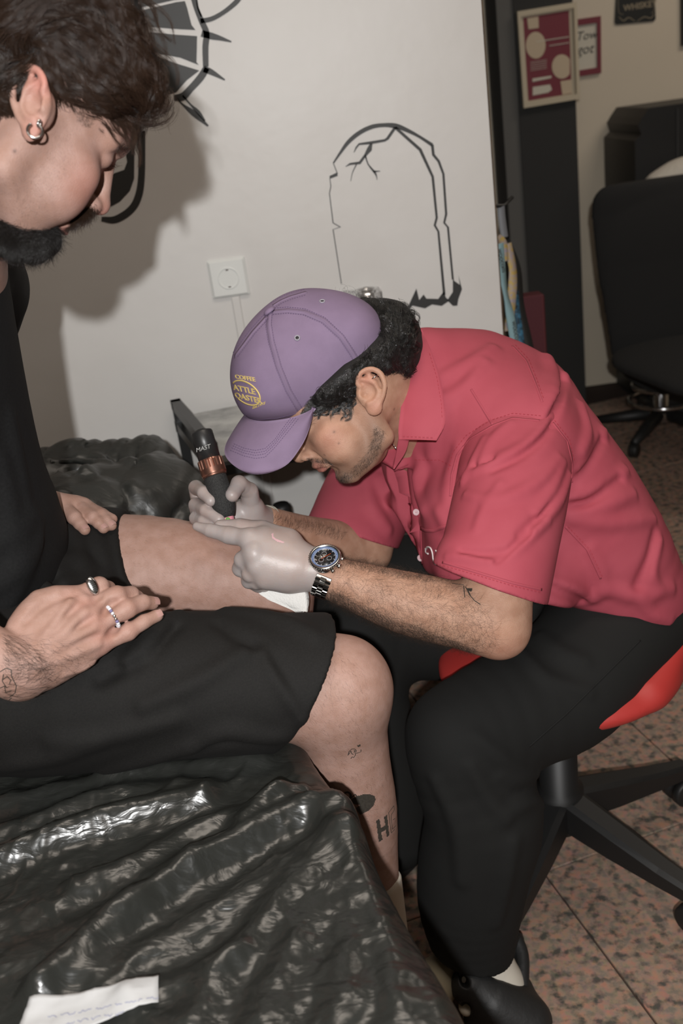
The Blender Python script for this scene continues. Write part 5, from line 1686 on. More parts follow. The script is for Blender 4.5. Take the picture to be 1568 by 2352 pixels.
for (x, y, r_) in ((732, 949, .0016), (767, 992, .0013), (778, 1018, .0010), (745, 1045, .0010), (803, 935, .0012), (905, 940, .0012), (700, 1020, .001)):
    p, n_ = shoot(bv2, x, y, 0)
    if p is not None: dk += .8 * blob(V, p, r_ * 1.5)
set_attr(body2, 'dark', np.clip(dk, 0, 1))

# ---- red shirt
TR = Shape()
TR.chain([P(1005, 955, 1.585), P(1130, 985, 1.60), P(1250, 1120, 1.62), P(1350, 1255, 1.65), P(1415, 1350, 1.67)], [.100, .128, .130, .124, .110], k=.06, flat=FWD, fs=1.28, n=3)
TR.chain([P(978, 845, 1.55), P(1092, 868, 1.60), P(1180, 920, 1.62)], [.062, .072, .080], k=.05)
TR.chain([P(1415, 1350, 1.67), P(1480, 1400, 1.665)], [.090, .055], k=.05, flat=FWD, fs=1.3)
TR.chain([P(1080, 1170, 1.50), P(1110, 1290, 1.50), P(1230, 1350, 1.52)], [.075, .075, .060], k=.05)
TR.chain([P(955, 1020, 1.545), P(945, 1085, 1.54)], [.035, .030], k=.02)
TR.chain([P(985, 1080, 1.60), P(1010, 1180, 1.60), P(1030, 1260, 1.58)], [.070, .060, .050], k=.05)
TR.chain([P(1120, 975, 1.52), P(1190, 1020, 1.47)], [.075, .080], k=.05)
SL = Shape()
SL.chain([P(1150, 1000, 1.50), P(1182, 1040, 1.465), P(1176, 1120, 1.42), P(1152, 1240, 1.375), P(1124, 1375, 1.345)], [.074, .0815, .0805, .0785, .0775], k=.014, n=3)
SL.cap(P(1060, 1285, 1.335), P(1048, 1330, 1.335), .030, .032, k=.03)
TR.chain([P(960, 985, 1.72), P(900, 1060, 1.76), P(845, 1150, 1.73), P(800, 1250, 1.68)], [.08, .085, .083, .080], k=.03, n=3)
SL.half(P(1125, 1350, 1.27), nrm(-IR * .34 + ID * .94 + FWD * .05), P(1110, 1350, 1.34) - .3, P(1110, 1350, 1.34) + .3, k=.002)
sl_c = P(795, 1226, 1.60); TR.half(sl_c, nrm(-IR * .30 + ID * .95), P(790, 1270, 1.68) - .14, P(790, 1270, 1.68) + .12, k=.002)
# the open front and the hem of the shirt tail
TR.half(P(958, 1200, 1.5), nrm(-IR * .98 - ID * -.15), P(900, 1220, 1.56) - np.array([.12, .12, .12]), P(900, 1220, 1.56) + np.array([.08, .03, .10]), k=.01)
hm = P(1400, 1420, 1.5)
TR.half(hm, nrm(ID * .97 - IR * .22), P(1330, 1500, 1.6) - .34, P(1330, 1500, 1.6) + .30, k=.006)
SL.chain([P(1140, 1310, 1.362), P(1112, 1460, 1.335)], [.068, .0745], k=.002, op='s')
TR.chain([P(812, 1225, 1.695), P(780, 1320, 1.66)], [.070, .076], k=.002, op='s')
TR.chain([P(1302, 1110, 1.435), P(1284, 1220, 1.425), P(1262, 1310, 1.42), P(1240, 1400, 1.415)], [.012, .022, .026, .026], k=.02, op='s')
TR._pending = []
z6 = lambda pl: [Z6(*q) for q in pl]
ridges(TR, [(z6([(880, 230), (905, 330), (885, 440), (860, 520)]), .010),
            (z6([(965, 320), (930, 440), (890, 540)]), .008),
            (z6([(1165, 600), (1110, 720), (1010, 845)]), .0062),
            (z6([(1270, 800), (1200, 870), (1080, 930), (990, 945)]), .0062),
            (z6([(1310, 920), (1150, 985), (1000, 1005)]), .005),
            (z6([(1410, 1045), (1200, 1065), (1000, 1045)]), .005),
            (z6([(900, 1375), (1000, 1415), (1080, 1450), (1180, 1395)]), .008),
            (z6([(1180, 1400), (1350, 1435), (1500, 1400)]), .009),
            (z6([(1350, 1450), (1400, 1520), (1490, 1560)]), .006),
            (z6([(600, 180), (480, 260), (345, 330)]), .0055),
            (z6([(560, 260), (470, 370), (370, 440)]), .0050),
            (z6([(340, 440), (305, 560), (290, 720)]), .0052),
            (z6([(430, 690), (385, 850), (370, 980)]), .0060),
            (z6([(240, 770), (215, 870), (250, 1000)]), .0055),
            (z6([(20, 850), (120, 980), (220, 1110)]), .008),
            (z6([(-50, 820), (-20, 980), (60, 1100)]), .007),
            (z6([(330, 1010), (360, 1060), (380, 1090)]), .005),
            (z6([(1050, 470), (1080, 600), (1050, 700)]), .005),
            (z6([(1100, 1200), (1150, 1300), (1160, 1390)]), .005),
            (z6([(1440, 1150), (1400, 1300), (1430, 1400)]), .006),
            (z6([(960, 330), (930, 450), (895, 540)]), .0040, -.0018, 's'),
            (z6([(1250, 840), (1100, 950), (1000, 975)]), .0034, -.0018, 's'),
            (z6([(1160, 640), (1090, 770), (1010, 860)]), .0034, -.0018, 's'),
            (z6([(900, 1395), (1000, 1440), (1060, 1465)]), .005, -.002, 's'),
            (z6([(160, 720), (180, 860), (215, 1010)]), .005, -.002, 's'),
            (z6([(1430, 1120), (1400, 1250), (1340, 1380)]), .004, -.002, 's')])
SL._pending = []
ridges(SL, [(z6([(905, 500), (850, 590), (760, 680), (600, 760), (470, 830)]), .0062),
            (z6([(935, 740), (850, 840), (720, 920), (600, 955), (470, 925)]), .0062),
            (z6([(985, 830), (935, 950), (860, 1040), (770, 1125)]), .008),
            (z6([(870, 1055), (760, 1150), (690, 1205), (610, 1262)]), .0065),
            (z6([(380, 1240), (480, 1235), (610, 1268)]), .0055),
            (z6([(640, 870), (560, 1000), (520, 1100)]), .0035),
            (z6([(935, 830), (890, 940), (830, 1040), (740, 1120)]), .0042, -.0022, 's'),
            (z6([(905, 560), (850, 640), (740, 730), (600, 800)]), .0036, -.0018, 's'),
            (z6([(400, 870), (450, 800), (600, 740)]), .0032, -.0016, 's'),
            (z6([(620, 1265), (720, 1170), (780, 1120)]), .0034, -.0016, 's'),
            (z6([(560, 640), (500, 760), (450, 860)]), .0045), (z6([(690, 560), (600, 640), (540, 760)]), .004), (z6([(960, 760), (900, 900), (820, 1010)]), .0055),
            (z6([(440, 1210), (560, 1225), (640, 1215)]), .0035, -.0016, 's')], k=.011)
SL.custom(lambda p: .0010 * vnoise(p, 45, 23), [-2, 0, 0], [2, 3, 2], 'disp')
TR.custom(lambda p: .0012 * vnoise(p, 38, 21), [-2, 0, 0], [2, 3, 2], 'disp')
V, Fq = TR.mesh(.0036); V = relax(V, Fq, 1, .4)
shirt = obj('shirt', V, Fq, m_red, artist, label='red short-sleeved button shirt')
Vs, Fs = SL.mesh(.0030); Vs = relax(Vs, Fs, 1, .4); obj('sleeve', Vs, Fs, m_red, shirt, label='short sleeve over the near arm')
bvb_ = bvh_of(shirt)
bvt = BVHTree.FromPolygons(np.vstack([V, Vs]).tolist(), np.vstack([Fq, Fs + len(V)]).tolist())


def _unused(): pass


def sheet(name, L, R, m, parent, th=.0016, n=10, bulge=0.0, **kw):
    """a cloth leaf between two edge curves (rows of pixel x, pixel y, depth)"""
    a = spline(np.array(L, float), 4); b = spline(np.array(R, float), 4); A = np.array([P(*q) for q in a]); B_ = np.array([P(*q) for q in b])
    V = []; k = len(A)
    for i in range(k):
        for j in range(n + 1):
            t = j / n; V.append(A[i] * (1 - t) + B_[i] * t - FWD * bulge * math.sin(math.pi * t))
    V = np.array(V); G = V.reshape(k, n + 1, 3)
    nr = np.cross(np.gradient(G, axis=0), np.gradient(G, axis=1)); nr /= np.linalg.norm(nr, axis=2)[..., None] + 1e-12
    V2 = (G - nr * th).reshape(-1, 3); V1 = (G + nr * th * .2).reshape(-1, 3); kk = len(V1)
    Fc = [(i * (n + 1) + j, i * (n + 1) + j + 1, (i + 1) * (n + 1) + j + 1, (i + 1) * (n + 1) + j) for i in range(k - 1) for j in range(n)]
    br_ = [j for j in range(n)] + [i * (n + 1) + n for i in range(k - 1)] + [(k - 1) * (n + 1) + n - j for j in range(n)] + [(k - 1 - i) * (n + 1) for i in range(k - 1)]
    Fc = Fc + [(a_ + kk, d_ + kk, c_ + kk, b__ + kk) for a_, b__, c_, d_ in Fc] + [(br_[i], br_[(i + 1) % len(br_)], br_[(i + 1) % len(br_)] + kk, br_[i] + kk) for i in range(len(br_))]
    return obj(name, np.vstack([V1, V2]), Fc, m, parent, **kw)


col = sheet('collar', [(944, 756, 1.50), (933, 820, 1.452), (926, 880, 1.425), (920, 940, 1.408), (915, 985, 1.400), (916, 1010, 1.400)],
            [(968, 757, 1.49), (992, 812, 1.440), (1010, 868, 1.408), (1020, 925, 1.392), (1022, 972, 1.385), (1002, 1012, 1.385)], m_red, shirt, bulge=.006)
sheet('collar', [(916, 1000, 1.405), (911, 1030, 1.415), (903, 1076, 1.44)], [(940, 1008, 1.405), (930, 1040, 1.42), (905, 1078, 1.44)], m_red, shirt)
sheet('collar', [(920, 1012, 1.50), (885, 1008, 1.50), (852, 1044, 1.49)], [(912, 1040, 1.48), (906, 1058, 1.475), (903, 1076, 1.47)], m_red, shirt)
bvc = bvh_of(col)
# placket, pocket, seams and stitching laid on the cloth
pk = MB()
strip_on(pk, bvb_, z6([(130, 740), (165, 850), (185, 980), (210, 1100), (225, 1200), (235, 1320)]), .030, step=5, lift=.0012, th=.0012)
pk.build('placket', m_red, shirt)
pkt = MB(); strip_on(pkt, bvb_, z6([(236, 1092), (262, 1104), (300, 1106), (345, 1088), (384, 1074)]), .006, step=4, lift=.0012, th=.001); pkt.build('pocket_edge', m_red, shirt); pkt = MB()
strip_on(pkt, bvb_, z6([(236, 1092), (238, 1180), (244, 1300)]), .004, step=4, lift=.0010, th=.001)
pkt.build('pocket', m_red, shirt)
sm = MB()
for pl in ([(840, 545), (700, 532), (600, 570), (480, 640), (420, 720), (392, 820), (385, 930)], [(905, 555), (980, 650), (1005, 760), (1002, 860)], [(700, 165), (770, 240), (815, 350), (852, 450)],
           [(970, 1085), (1080, 1200), (1150, 1350)], [(345, 1265), (500, 1310), (700, 1370), (850, 1405)], [(490, 385), (600, 565)]):
    strip_on(sm, bvt, z6(pl), .0035, step=4, lift=.0004, th=.0006)
sm.build('seam', m_red, shirt, kind='stuff')
st_ = MB()


def stitches(mb, bv, pl, L=5, gap=4, w_=.0008, lift=.0008):
    pl = np.asarray(pl, float); seg = np.linalg.norm(np.diff(pl, axis=0), axis=1); cum = np.r_[0, np.cumsum(seg)]; t = 0
    while t < cum[-1] - L:
        q = [(np.interp(a, cum, pl[:, 0]), np.interp(a, cum, pl[:, 1])) for a in (t, t + L)]
        strip_on(mb, bv, q, w_, step=3, lift=lift, th=.0003); t += L + gap


for pl in ([(845, 520), (700, 508), (590, 545), (465, 620), (400, 705), (370, 815)], [(915, 545), (990, 640), (1015, 750)], [(715, 160), (785, 235), (828, 345), (864, 445)], [(985, 1085), (1095, 1200), (1163, 1350)], [(350, 1282), (500, 1325), (700, 1385), (850, 1420)], [(205, 745), (330, 745), (400, 780)]):
    stitches(st_, bvt, z6(pl))
stitches(st_, bvc, [(986, 812), (1003, 868), (1013, 925), (1015, 965)], w_=.0007); stitches(st_, bvc, [(925, 1002), (996, 1005)], w_=.0007)
st_.build('stitching', m_redst, shirt, smooth=False, kind='stuff')
m_btn = mat('pink_white_button', srgb(216, 186, 190), rough=.3)
for (x, y) in ((957, 1176), (967, 1281)):
    p, n_ = shoot(bvt, x, y, .001)
    if p is None: continue
    n_ = nrm(n_ * .5 - FWD * .5)
    b_ = MB().lathe(p, n_, [(.0046, 0), (.0053, .001), (.005, .0024), (.0038, .0019), (.0, .0017)], 18).build('button', m_btn, shirt)
    mb = MB()
    for a in (-.0011, .0011): mb.lathe(p + np.cross(n_, [0, 0, 1]) * a, n_, [(.0005, .0017), (.0005, .0022)], 6)
    mb.build('button_thread', m_redst, b_, kind='stuff')
emb = MB()
for pl, w_ in (([(265, 1200), (270, 1188), (285, 1192), (295, 1215), (300, 1250), (312, 1275), (325, 1255), (322, 1220), (312, 1205)], .0028), ([(320, 1215), (330, 1250), (345, 1272), (362, 1255), (360, 1235)], .0028), ([(385, 1240), (368, 1248), (362, 1262), (375, 1270), (392, 1262)], .0024), ([(262, 1195), (262, 1215), (275, 1222)], .0022)):
    strip_on(emb, bvb_, spline(np.array(z6(pl)), 4), w_, step=2, lift=.0012, th=.0012)
emb.build('embroidery', mat('white_thread', srgb(226, 214, 214), rough=.6), shirt, kind='stuff', label='white script lettering Wo on the chest pocket')

# ---- trousers
TT = Shape()
TT.ell(P(1395, 1420, 1.71), (.11, .13, .10), k=.04)
TT.chain([P(1442, 1408, 1.655), P(1330, 1540, 1.60), P(1250, 1600, 1.575), P(1130, 1650, 1.53), P(1050, 1690, 1.50)], [.104, .104, .101, .088, .070], k=.05, n=3)
TT.chain([P(1050, 1690, 1.50), P(1065, 1760, 1.52), P(1112, 1870, 1.55), P(1092, 1980, 1.585), P(1082, 2060, 1.61), P(1084, 2140, 1.63), P(1094, 2230, 1.65)], [.066, .080, .092, .090, .086, .073, .058], k=.04, n=3)
TT.half(P(1100, 2222, 1.60), nrm(ID * .93 - IR * .10 + FWD * .35), P(1105, 2220, 1.63) - .13, P(1105, 2220, 1.63) + .12, k=.004)
TT.chain([P(1094, 2130, 1.635), P(1098, 2280, 1.665)], [.052, .052], k=.002, op='s')
TT.chain([P(1300, 1425, 1.82), P(1080, 1385, 1.84), P(900, 1372, 1.83), P(805, 1425, 1.77)], [.11, .115, .112, .075], k=.04, n=3)
TT.chain([P(1330, 1450, 1.80), P(1100, 1440, 1.83), P(900, 1450, 1.78), P(810, 1462, 1.74)], [.11, .10, .085, .068], k=.04, n=3)
TT.chain([P(810, 1462, 1.74), P(852, 1640, 1.78), P(888, 1800, 1.83), P(908, 1915, 1.865)], [.066, .072, .072, .066], k=.04, n=3)
TT._pending = []
ridges(TT, [([(1090, 1690), (1150, 1740), (1240, 1790)], .008), ([(1150, 1780), (1190, 1790), (1250, 1770)], .008), ([(1170, 1860), (1220, 1840), (1255, 1850)], .007), ([(1080, 1760), (1120, 1830), (1160, 1880)], .007),
            ([(1000, 1790), (1050, 1900), (1060, 2020)], .008), ([(1180, 1930), (1160, 2040), (1140, 2120)], .007), ([(1240, 1460), (1290, 1500), (1340, 1520)], .007), ([(1200, 1500), (1260, 1560), (1350, 1590)], .006)])
TT.custom(lambda p: .0025 * vnoise(p, 22, 7), [-2, 0, 0], [2, 3, 2], 'disp')
V, Fq = TT.mesh(.0052); V = relax(V, Fq, 1, .4)
trs = obj('trousers', V, Fq, m_trouser, artist, label='wide black trousers')
bvtr = bvh_of(trs)
sm = MB(); strip_on(sm, bvtr, [(1470, 1470), (1400, 1540), (1300, 1640), (1215, 1715)], .003, step=6, lift=.0005, th=.0006)
sm.build('side_seam', m_trouser, trs)

# ---- shoe and sock
S = Shape()
S.chain([P(1108, 2120, 1.625), P(1125, 2200, 1.64), P(1145, 2270, 1.65)], [.042, .037, .040], k=.02); S.chain([P(1145, 2275, 1.65), P(1110, 2340, 1.62)], [.038, .034], k=.03)
V, Fq = S.mesh(.003); obj('sock', V, Fq, m_sock, artist, label='white ribbed sock')
m_clog = mat('black_clog_foam', (0.018, 0.018, 0.018), rough=.55, bump=.3, bscale=120, bdist=.002)
S = Shape()
S.chain([P(1165, 2300, 1.66), P(1135, 2370, 1.63), P(1100, 2470, 1.59), P(1075, 2540, 1.57)], [.052, .060, .060, .045], k=.03, n=3)
S.chain([P(1080, 2265, 1.60), P(1130, 2305, 1.60), P(1210, 2350, 1.60), P(1245, 2390, 1.60)], [.032, .042, .042, .036], k=.03)
S.half((0, 1.2, .003), (0, 0, -1), (-1, 0, -.3), (1, 2, .08), k=.004)
S.chain([P(1130, 2190, 1.64), P(1150, 2290, 1.655)], [.046, .038], k=.008, op='s')
cl = [(1071, 2318, .010), (1062, 2248, .006), (1066, 2253, .006), (1072, 2258, .005)]
for (x, y, r_) in cl:
    p = S.hit(x, y)
    if p is not None: S.ell(p, (r_ * .9, .012, r_ * 1.5), M=np.array([IR, FWD, ID]), k=.001, op='s')
hol = [S.hit(x, y) for (x, y, r_) in cl]
V, Fq = S.mesh(.003); clog = obj('clog', V, Fq, m_clog, artist, label='black slip-on clog with vent holes')
S = Shape(); S.ell(P(1071, 2320, 1.0) * 0 + (hol[0] if hol[0] is not None else P(1071, 2320, 1.6)) + FWD * .007, (.012, .016, .010), k=.0)
S.ell((hol[2] if hol[2] is not None else P(1066, 2253, 1.6)) + FWD * .009, (.014, .012, .010), k=.0)
V, Fq = S.mesh(.002); obj('sock_showing_through', V, Fq, m_sock, artist, label='white sock seen through the clog vent holes')
S = Shape(); S.chain([P(945, 1925, 1.90), P(900, 1965, 1.885), P(850, 1990, 1.87)], [.042, .045, .036], k=.02); S.half((0, 1.2, .003), (0, 0, -1), (-1, 0, -.3), (1, 3, .08), k=.004)
V, Fq = S.mesh(.004); obj('clog', V, Fq, m_clog, artist, label='black clog of the far foot')
mb = MB(); mb.tube(spline(np.array([P(1080, 2230, 1.60), P(1150, 2130, 1.70), P(1196, 2180, 1.68), P(1200, 2260, 1.64), P(1205, 2310, 1.62)]), 6), [.011] * 25, 10, flat=ID); mb.build('heel_strap', m_clog, clog)

# ---- cap
CP = Shape()
MI = np.array([IR, ID, FWD])
CP.ell(P(716, 822, 1.435), (.0975, .0985, .093), M=MI, k=.01)
CP.ell(P(627, 857, 1.430), (.055, .058, .074), M=MI, k=.045)
CP.ell(P(640, 905, 1.43), (.050, .050, .080), M=MI, k=.04)
CP.ell(P(800, 786, 1.435), (.051, .053, .090), M=MI, k=.04)
CP.half(P(801, 868, 1.34), nrm(IR * .71 + ID * .70 + FWD * .04), P(700, 880, 1.43) - .3, P(700, 880, 1.43) + .3, k=.004)
CP.half(P(640, 968, 1.34), nrm(IR * .13 + ID * .98 + FWD * .10), P(600, 900, 1.43) - .3, P(600, 900, 1.43) + .3, k=.02)
CP.ell(P(728, 850, 1.44), (.090, .092, .088), M=MI, k=.002, op='s')
V, Fq = CP.mesh(.0022); V = relax(V, Fq, 1, .4)
cap = obj('cap', V, Fq, m_purple, artist, label='purple cotton baseball cap with yellow embroidery')
bvp = bvh_of(cap)
z2 = lambda pl: [Z2(*q) for q in pl]
# brim: a stiff curved peak
Sx = [(722, 936, 1.352), (700, 948, 1.343), (672, 958, 1.338), (640, 964, 1.338), (606, 967, 1.348), (580, 964, 1.366), (566, 957, 1.400), (566, 945, 1.45), (590, 935, 1.50)]
Ox = [(722, 938, 1.352), (709, 988, 1.335), (690, 1028, 1.322), (655, 1070, 1.308), (600, 1087, 1.300), (552, 1079, 1.312), (518, 1048, 1.352), (522, 1012, 1.41), (560, 965, 1.49)]
sA = spline(np.array(Sx, float), 6); sB = spline(np.array(Ox, float), 6); n_ = 16; V = []
for i in range(len(sA)):
    for j in range(n_ + 1):
        t = j / n_; q = sA[i] * (1 - t) + sB[i] * t; p = P(*q) - FWD * .007 * math.sin(math.pi * t) ; V.append(p)
G = np.array(V).reshape(len(sA), n_ + 1, 3)
nr = np.cross(np.gradient(G, axis=0), np.gradient(G, axis=1)); nr /= np.linalg.norm(nr, axis=2)[..., None] + 1e-12
if (nr[10, 8] @ FWD) > 0: nr = -nr
G2 = G - nr * .0030
k = n_ + 1; kk = len(V)
Fc = [(i * k + j, i * k + j + 1, (i + 1) * k + j + 1, (i + 1) * k + j) for i in range(len(sA) - 1) for j in range(n_)]
brd = [j for j in range(n_)] + [i * k + n_ for i in range(len(sA) - 1)] + [(len(sA) - 1) * k + n_ - j for j in range(n_)] + [(len(sA) - 1 - i) * k for i in range(len(sA) - 1)]
Fc = Fc + [(a + kk, d_ + kk, c_ + kk, b_ + kk) for a, b_, c_, d_ in Fc] + [(brd[i], brd[(i + 1) % len(brd)], brd[(i + 1) % len(brd)] + kk, brd[i] + kk) for i in range(len(brd))]
peak = obj('peak', np.vstack([G.reshape(-1, 3), G2.reshape(-1, 3)]), Fc, m_purple, cap)
bvk = bvh_of(peak)
# seams, button, eyelets, stitching
sm = MB()
SE = [z2([(372, 240), (366, 330), (385, 450), (440, 640), (510, 810), (600, 960)]), z2([(395, 238), (500, 228), (620, 240), (760, 300), (890, 420), (970, 540), (1035, 650)]), z2([(395, 195), (450, 160), (520, 130), (640, 95)]), z2([(350, 275), (250, 385), (180, 480), (120, 560)])]
for pl in SE: strip_on(sm, bvp, pl, .0075, step=4, lift=.0001, th=.00015)
for pl in SE[:2]: strip_on(sm, bvp, pl, .0010, step=4, lift=.0003, th=.0002)
sm.build('panel_seam', m_purple, cap, kind='stuff')
m_pst = mat('dark_purple_thread', srgb(100, 82, 112), rough=.8)
st_ = MB()
for pl in SE:
    pl = np.array(pl); T = np.gradient(pl, axis=0); T /= np.linalg.norm(T, axis=1)[:, None]; N_ = np.c_[-T[:, 1], T[:, 0]]
    for s_ in (-7, 7): stitches(st_, bvp, pl + N_ * s_, L=3.5, gap=2.2, w_=.0006, lift=.0009)
for off in (0, 9, 18, 29):
    stitches(st_, bvk, z2([(118 - off * .9, 1190 + off * 1.6), (190, 1222 + off * 1.9), (270, 1238 + off * 2.0), (340, 1225 + off * 2.1), (410, 1160 + off * 2.0), (490 + off * 1.2, 1050 + off), (540 + off * 1.6, 985 + off * .6)]), L=3.2, gap=2.4, w_=.0006, lift=.0005)
st_.build('stitching', m_pst, cap, smooth=False, kind='stuff')
p, nn_ = shoot(bvp, 619, 716, 0)
if p is None: p, nn_ = P(619, 716, 1.42), -ID
bn = nrm(nn_ * .6 - IR * .5 - ID * .7)
MB().lathe(p - bn * .001, bn, [(.0085, 0), (.0088, .002), (.0075, .0045), (.004, .006), (.0, .0064)], 24).build('top_button', m_purple, cap)
m_eye = mat('lilac_eyelet_thread', srgb(150, 146, 156), rough=.7)
for (x, y) in (Z2(572, 427), Z2(752, 163)):
    p, nr_ = shoot(bvp, x, y, .0003)
    e_ = MB(); torus(e_, p, nr_, .0032, .0011, n=24, m=8); eo = e_.build('eyelet', m_eye, cap)
    MB().lathe(p - nr_ * .0004, nr_, [(.0022, 0), (.0022, .0005), (.0, .0005)], 14).build('eyelet_hole', m_sockdark, cap)
mb = MB(); strip_on(mb, bvp, [(570, 962), (600, 964), (640, 960), (680, 950), (708, 936)], .0016, step=4, lift=.0002, th=.0005); mb.build('peak_seam', m_pst, cap)


def decal_text(body, org, xd, yd, size, bv, m, name, parent, lift=.0008, th=.0011, weight=.012, **kw):
    """embroidered or printed lettering wrapped onto a surface; org/xd/yd in pixels"""
    c = bpy.data.curves.new(name, 'FONT'); c.body = body; c.size = 1.0; c.offset = weight; c.resolution_u = 3; c.fill_mode = 'FRONT'
    tmp = bpy.data.objects.new('t', c); COL.objects.link(tmp)
    dg = bpy.context.evaluated_depsgraph_get(); me = bpy.data.meshes.new_from_object(tmp.evaluated_get(dg))
    import bmesh
    bm = bmesh.new(); bm.from_mesh(me); bmesh.ops.triangulate(bm, faces=bm.faces)
    vs = np.array([v.co for v in bm.verts]); fs = [tuple(v.index for v in f.verts) for f in bm.faces]; ed = [tuple(v.index for v in e.verts) for e in bm.edges if len(e.link_faces) == 1]
    bm.free(); bpy.data.objects.remove(tmp); bpy.data.curves.remove(c); bpy.data.meshes.remove(me)
    V = []; ok = []; NN = []
    for v in vs:
        x = org[0] + size * (v[0] * xd[0] + v[1] * yd[0]); y = org[1] + size * (v[0] * xd[1] + v[1] * yd[1])
        p, n_ = shoot(bv, x, y, lift); ok.append(p is not None); V.append(p if p is not None else CAM); NN.append(n_ if n_ is not None else -FWD)
    V = np.array(V); NN = np.array(NN); k = len(V)
    good = lambda f: all(ok[i] for i in f) and max(np.linalg.norm(V[f[0]] - V[i]) for i in f) < .03
    Fc = [f for f in fs if good(f)] + [(a, b, b + k, a + k) for a, b in ed if good((a, b))]
    if not Fc: return None
    return obj(name, np.vstack([V, V - NN * th]), Fc, m, parent, smooth=False, **kw)


m_gold = mat('yellow_embroidery_thread', srgb(214, 190, 118), rough=.5, bump=.5, bscale=900, bdist=.0005)
xd = (1, .18); yd = (-.26, -1)
decal_text('COFFEE', Z2(128, 718), (1.0, .16), (-.22, -1.0), 13.5, bvp, m_gold, 'embroidered_text', cap, label='yellow embroidered word COFFEE')
decal_text('ATTLE', Z2(118, 800), (1.0, .22), (-.28, -1.05), 17.5, bvp, m_gold, 'embroidered_text', cap)
decal_text('OASTER', Z2(128, 855), (1.0, .24), (-.28, -1.05), 17.0, bvp, m_gold, 'embroidered_text', cap)
decal_text('Est.1975', Z2(250, 938), (1.0, -.38), (.22, -1.0), 8.5, bvp, m_gold, 'embroidered_text', cap, weight=.02)
em = MB()
el = [Z2(205 + 103 * math.cos(a) * .96 + 18 * math.sin(a), 822 + 84 * math.sin(a) + 28 * math.cos(a)) for a in np.linspace(-2.6, 2.35, 40)]
strip_on(em, bvp, el, .0021, step=2, lift=.0007, th=.001); em.build('embroidered_oval', m_gold, cap)

# ---- hair of the artist
HS = Shape()
HS.chain([P(835, 722, 1.455), P(885, 760, 1.465), P(895, 820, 1.455), P(880, 868, 1.43)], [.024, .042, .045, .020], k=.03, flat=FWD, fs=1.5, n=3)
HS.chain([P(870, 835, 1.385), P(850, 845, 1.378), P(800, 885, 1.372), P(760, 915, 1.375)], [.020, .012, .013, .012], k=.012)
HS.chain([P(892, 800, 1.41), P(858, 820, 1.384), P(806, 862, 1.370), P(750, 910, 1.372)], [.030, .020, .015, .012], k=.015)
HS.ell(P(860, 812, 1.452), (.050, .055, .068), M=np.array([IR, ID, FWD]), k=.02)
HS.chain([P(800, 895, 1.366), P(805, 930, 1.368)], [.010, .003], k=.01)
HS.chain([P(905, 730, 1.46), P(925, 770, 1.47), P(920, 840, 1.46)], [.020, .022, .020], k=.02)
edge_pts = []
for (x, y, r_) in ((888, 792, .017), (860, 812, .015), (832, 837, .014), (803, 857, .015), (775, 881, .0135), (750, 902, .012), (730, 918, .009)):
    p = B2.hit(x, y); edge_pts.append((p if p is not None else P(x, y, 1.38), r_))
HS.chain([q[0] for q in edge_pts], [q[1] for q in edge_pts], k=.012)
V, Fq = HS.mesh(.0026); V = relax(V, Fq, 1)
hair2 = obj('hair', V, Fq, m_hair2b, artist, label='short curly black hair below the cap')
bvh2 = bvh_of(hair2)
rs = np.random.RandomState(21); CAPP = [(700, 640), (800, 684), (856, 728), (874, 772), (866, 786), (818, 830), (762, 880), (700, 932), (640, 900)]
AN2 = [(790, 690, .9, .3), (840, 700, .8, .5), (900, 720, .7, .7), (940, 770, .3, 1), (940, 830, -.1, 1), (900, 880, -.6, .8), (870, 780, .7, .7), (880, 830, .3, .9), (860, 850, -.5, .7), (800, 890, -.75, .65), (750, 920, -.8, .6), (795, 930, -.3, .95)]
st = []
while len(st) < 400:
    x, y = rs.uniform(720, 950), rs.uniform(655, 950)
    if shoot(bvh2, x, y)[0] is not None and not inside_poly(CAPP, x, y): st.append((x, y))
while len(st) < 620:
    t_ = rs.uniform(0, 1); x, y = 880 - 165 * t_ + rs.uniform(0, 34), 782 + 142 * t_ + rs.uniform(0, 30)
    if shoot(bvh2, x, y)[0] is not None and not inside_poly(CAPP, x, y): st.append((x, y))
L = grow(bvh2, AN2, st, 50, 13, rs, lift=(.001, .006), curl=.9, curlf=.65, clump=9, per=22, conv=.75, fly=4)
Vh, Fh = strands(L, .00019, .00007); obj('hair_strands', Vh, Fh, m_hair2, hair2, kind='stuff')
lst = []
for _ in range(260):
    x, y = rs.uniform(785, 945), 0; y = 672 + max(0, (x - 800)) * .52 + rs.uniform(-6, 14); n_ = 12; t = np.linspace(0, 1, n_); a = rs.uniform(-2.2, -.1) if x < 880 else rs.uniform(-1.2, .6); r_ = rs.uniform(6, 22); c_ = rs.choice([-1, 1]) * rs.uniform(1, 4.5)
    lst.append([P(x + r_ * t[i] * math.cos(a + c_ * t[i]), y + r_ * t[i] * math.sin(a + c_ * t[i]), 1.45 + rs.uniform(-.001, .001)) for i in range(n_)])
Vh, Fh = strands(np.array(lst), .00014, .00006); obj('stray_curls', Vh, Fh, m_hair2, hair2, kind='stuff')
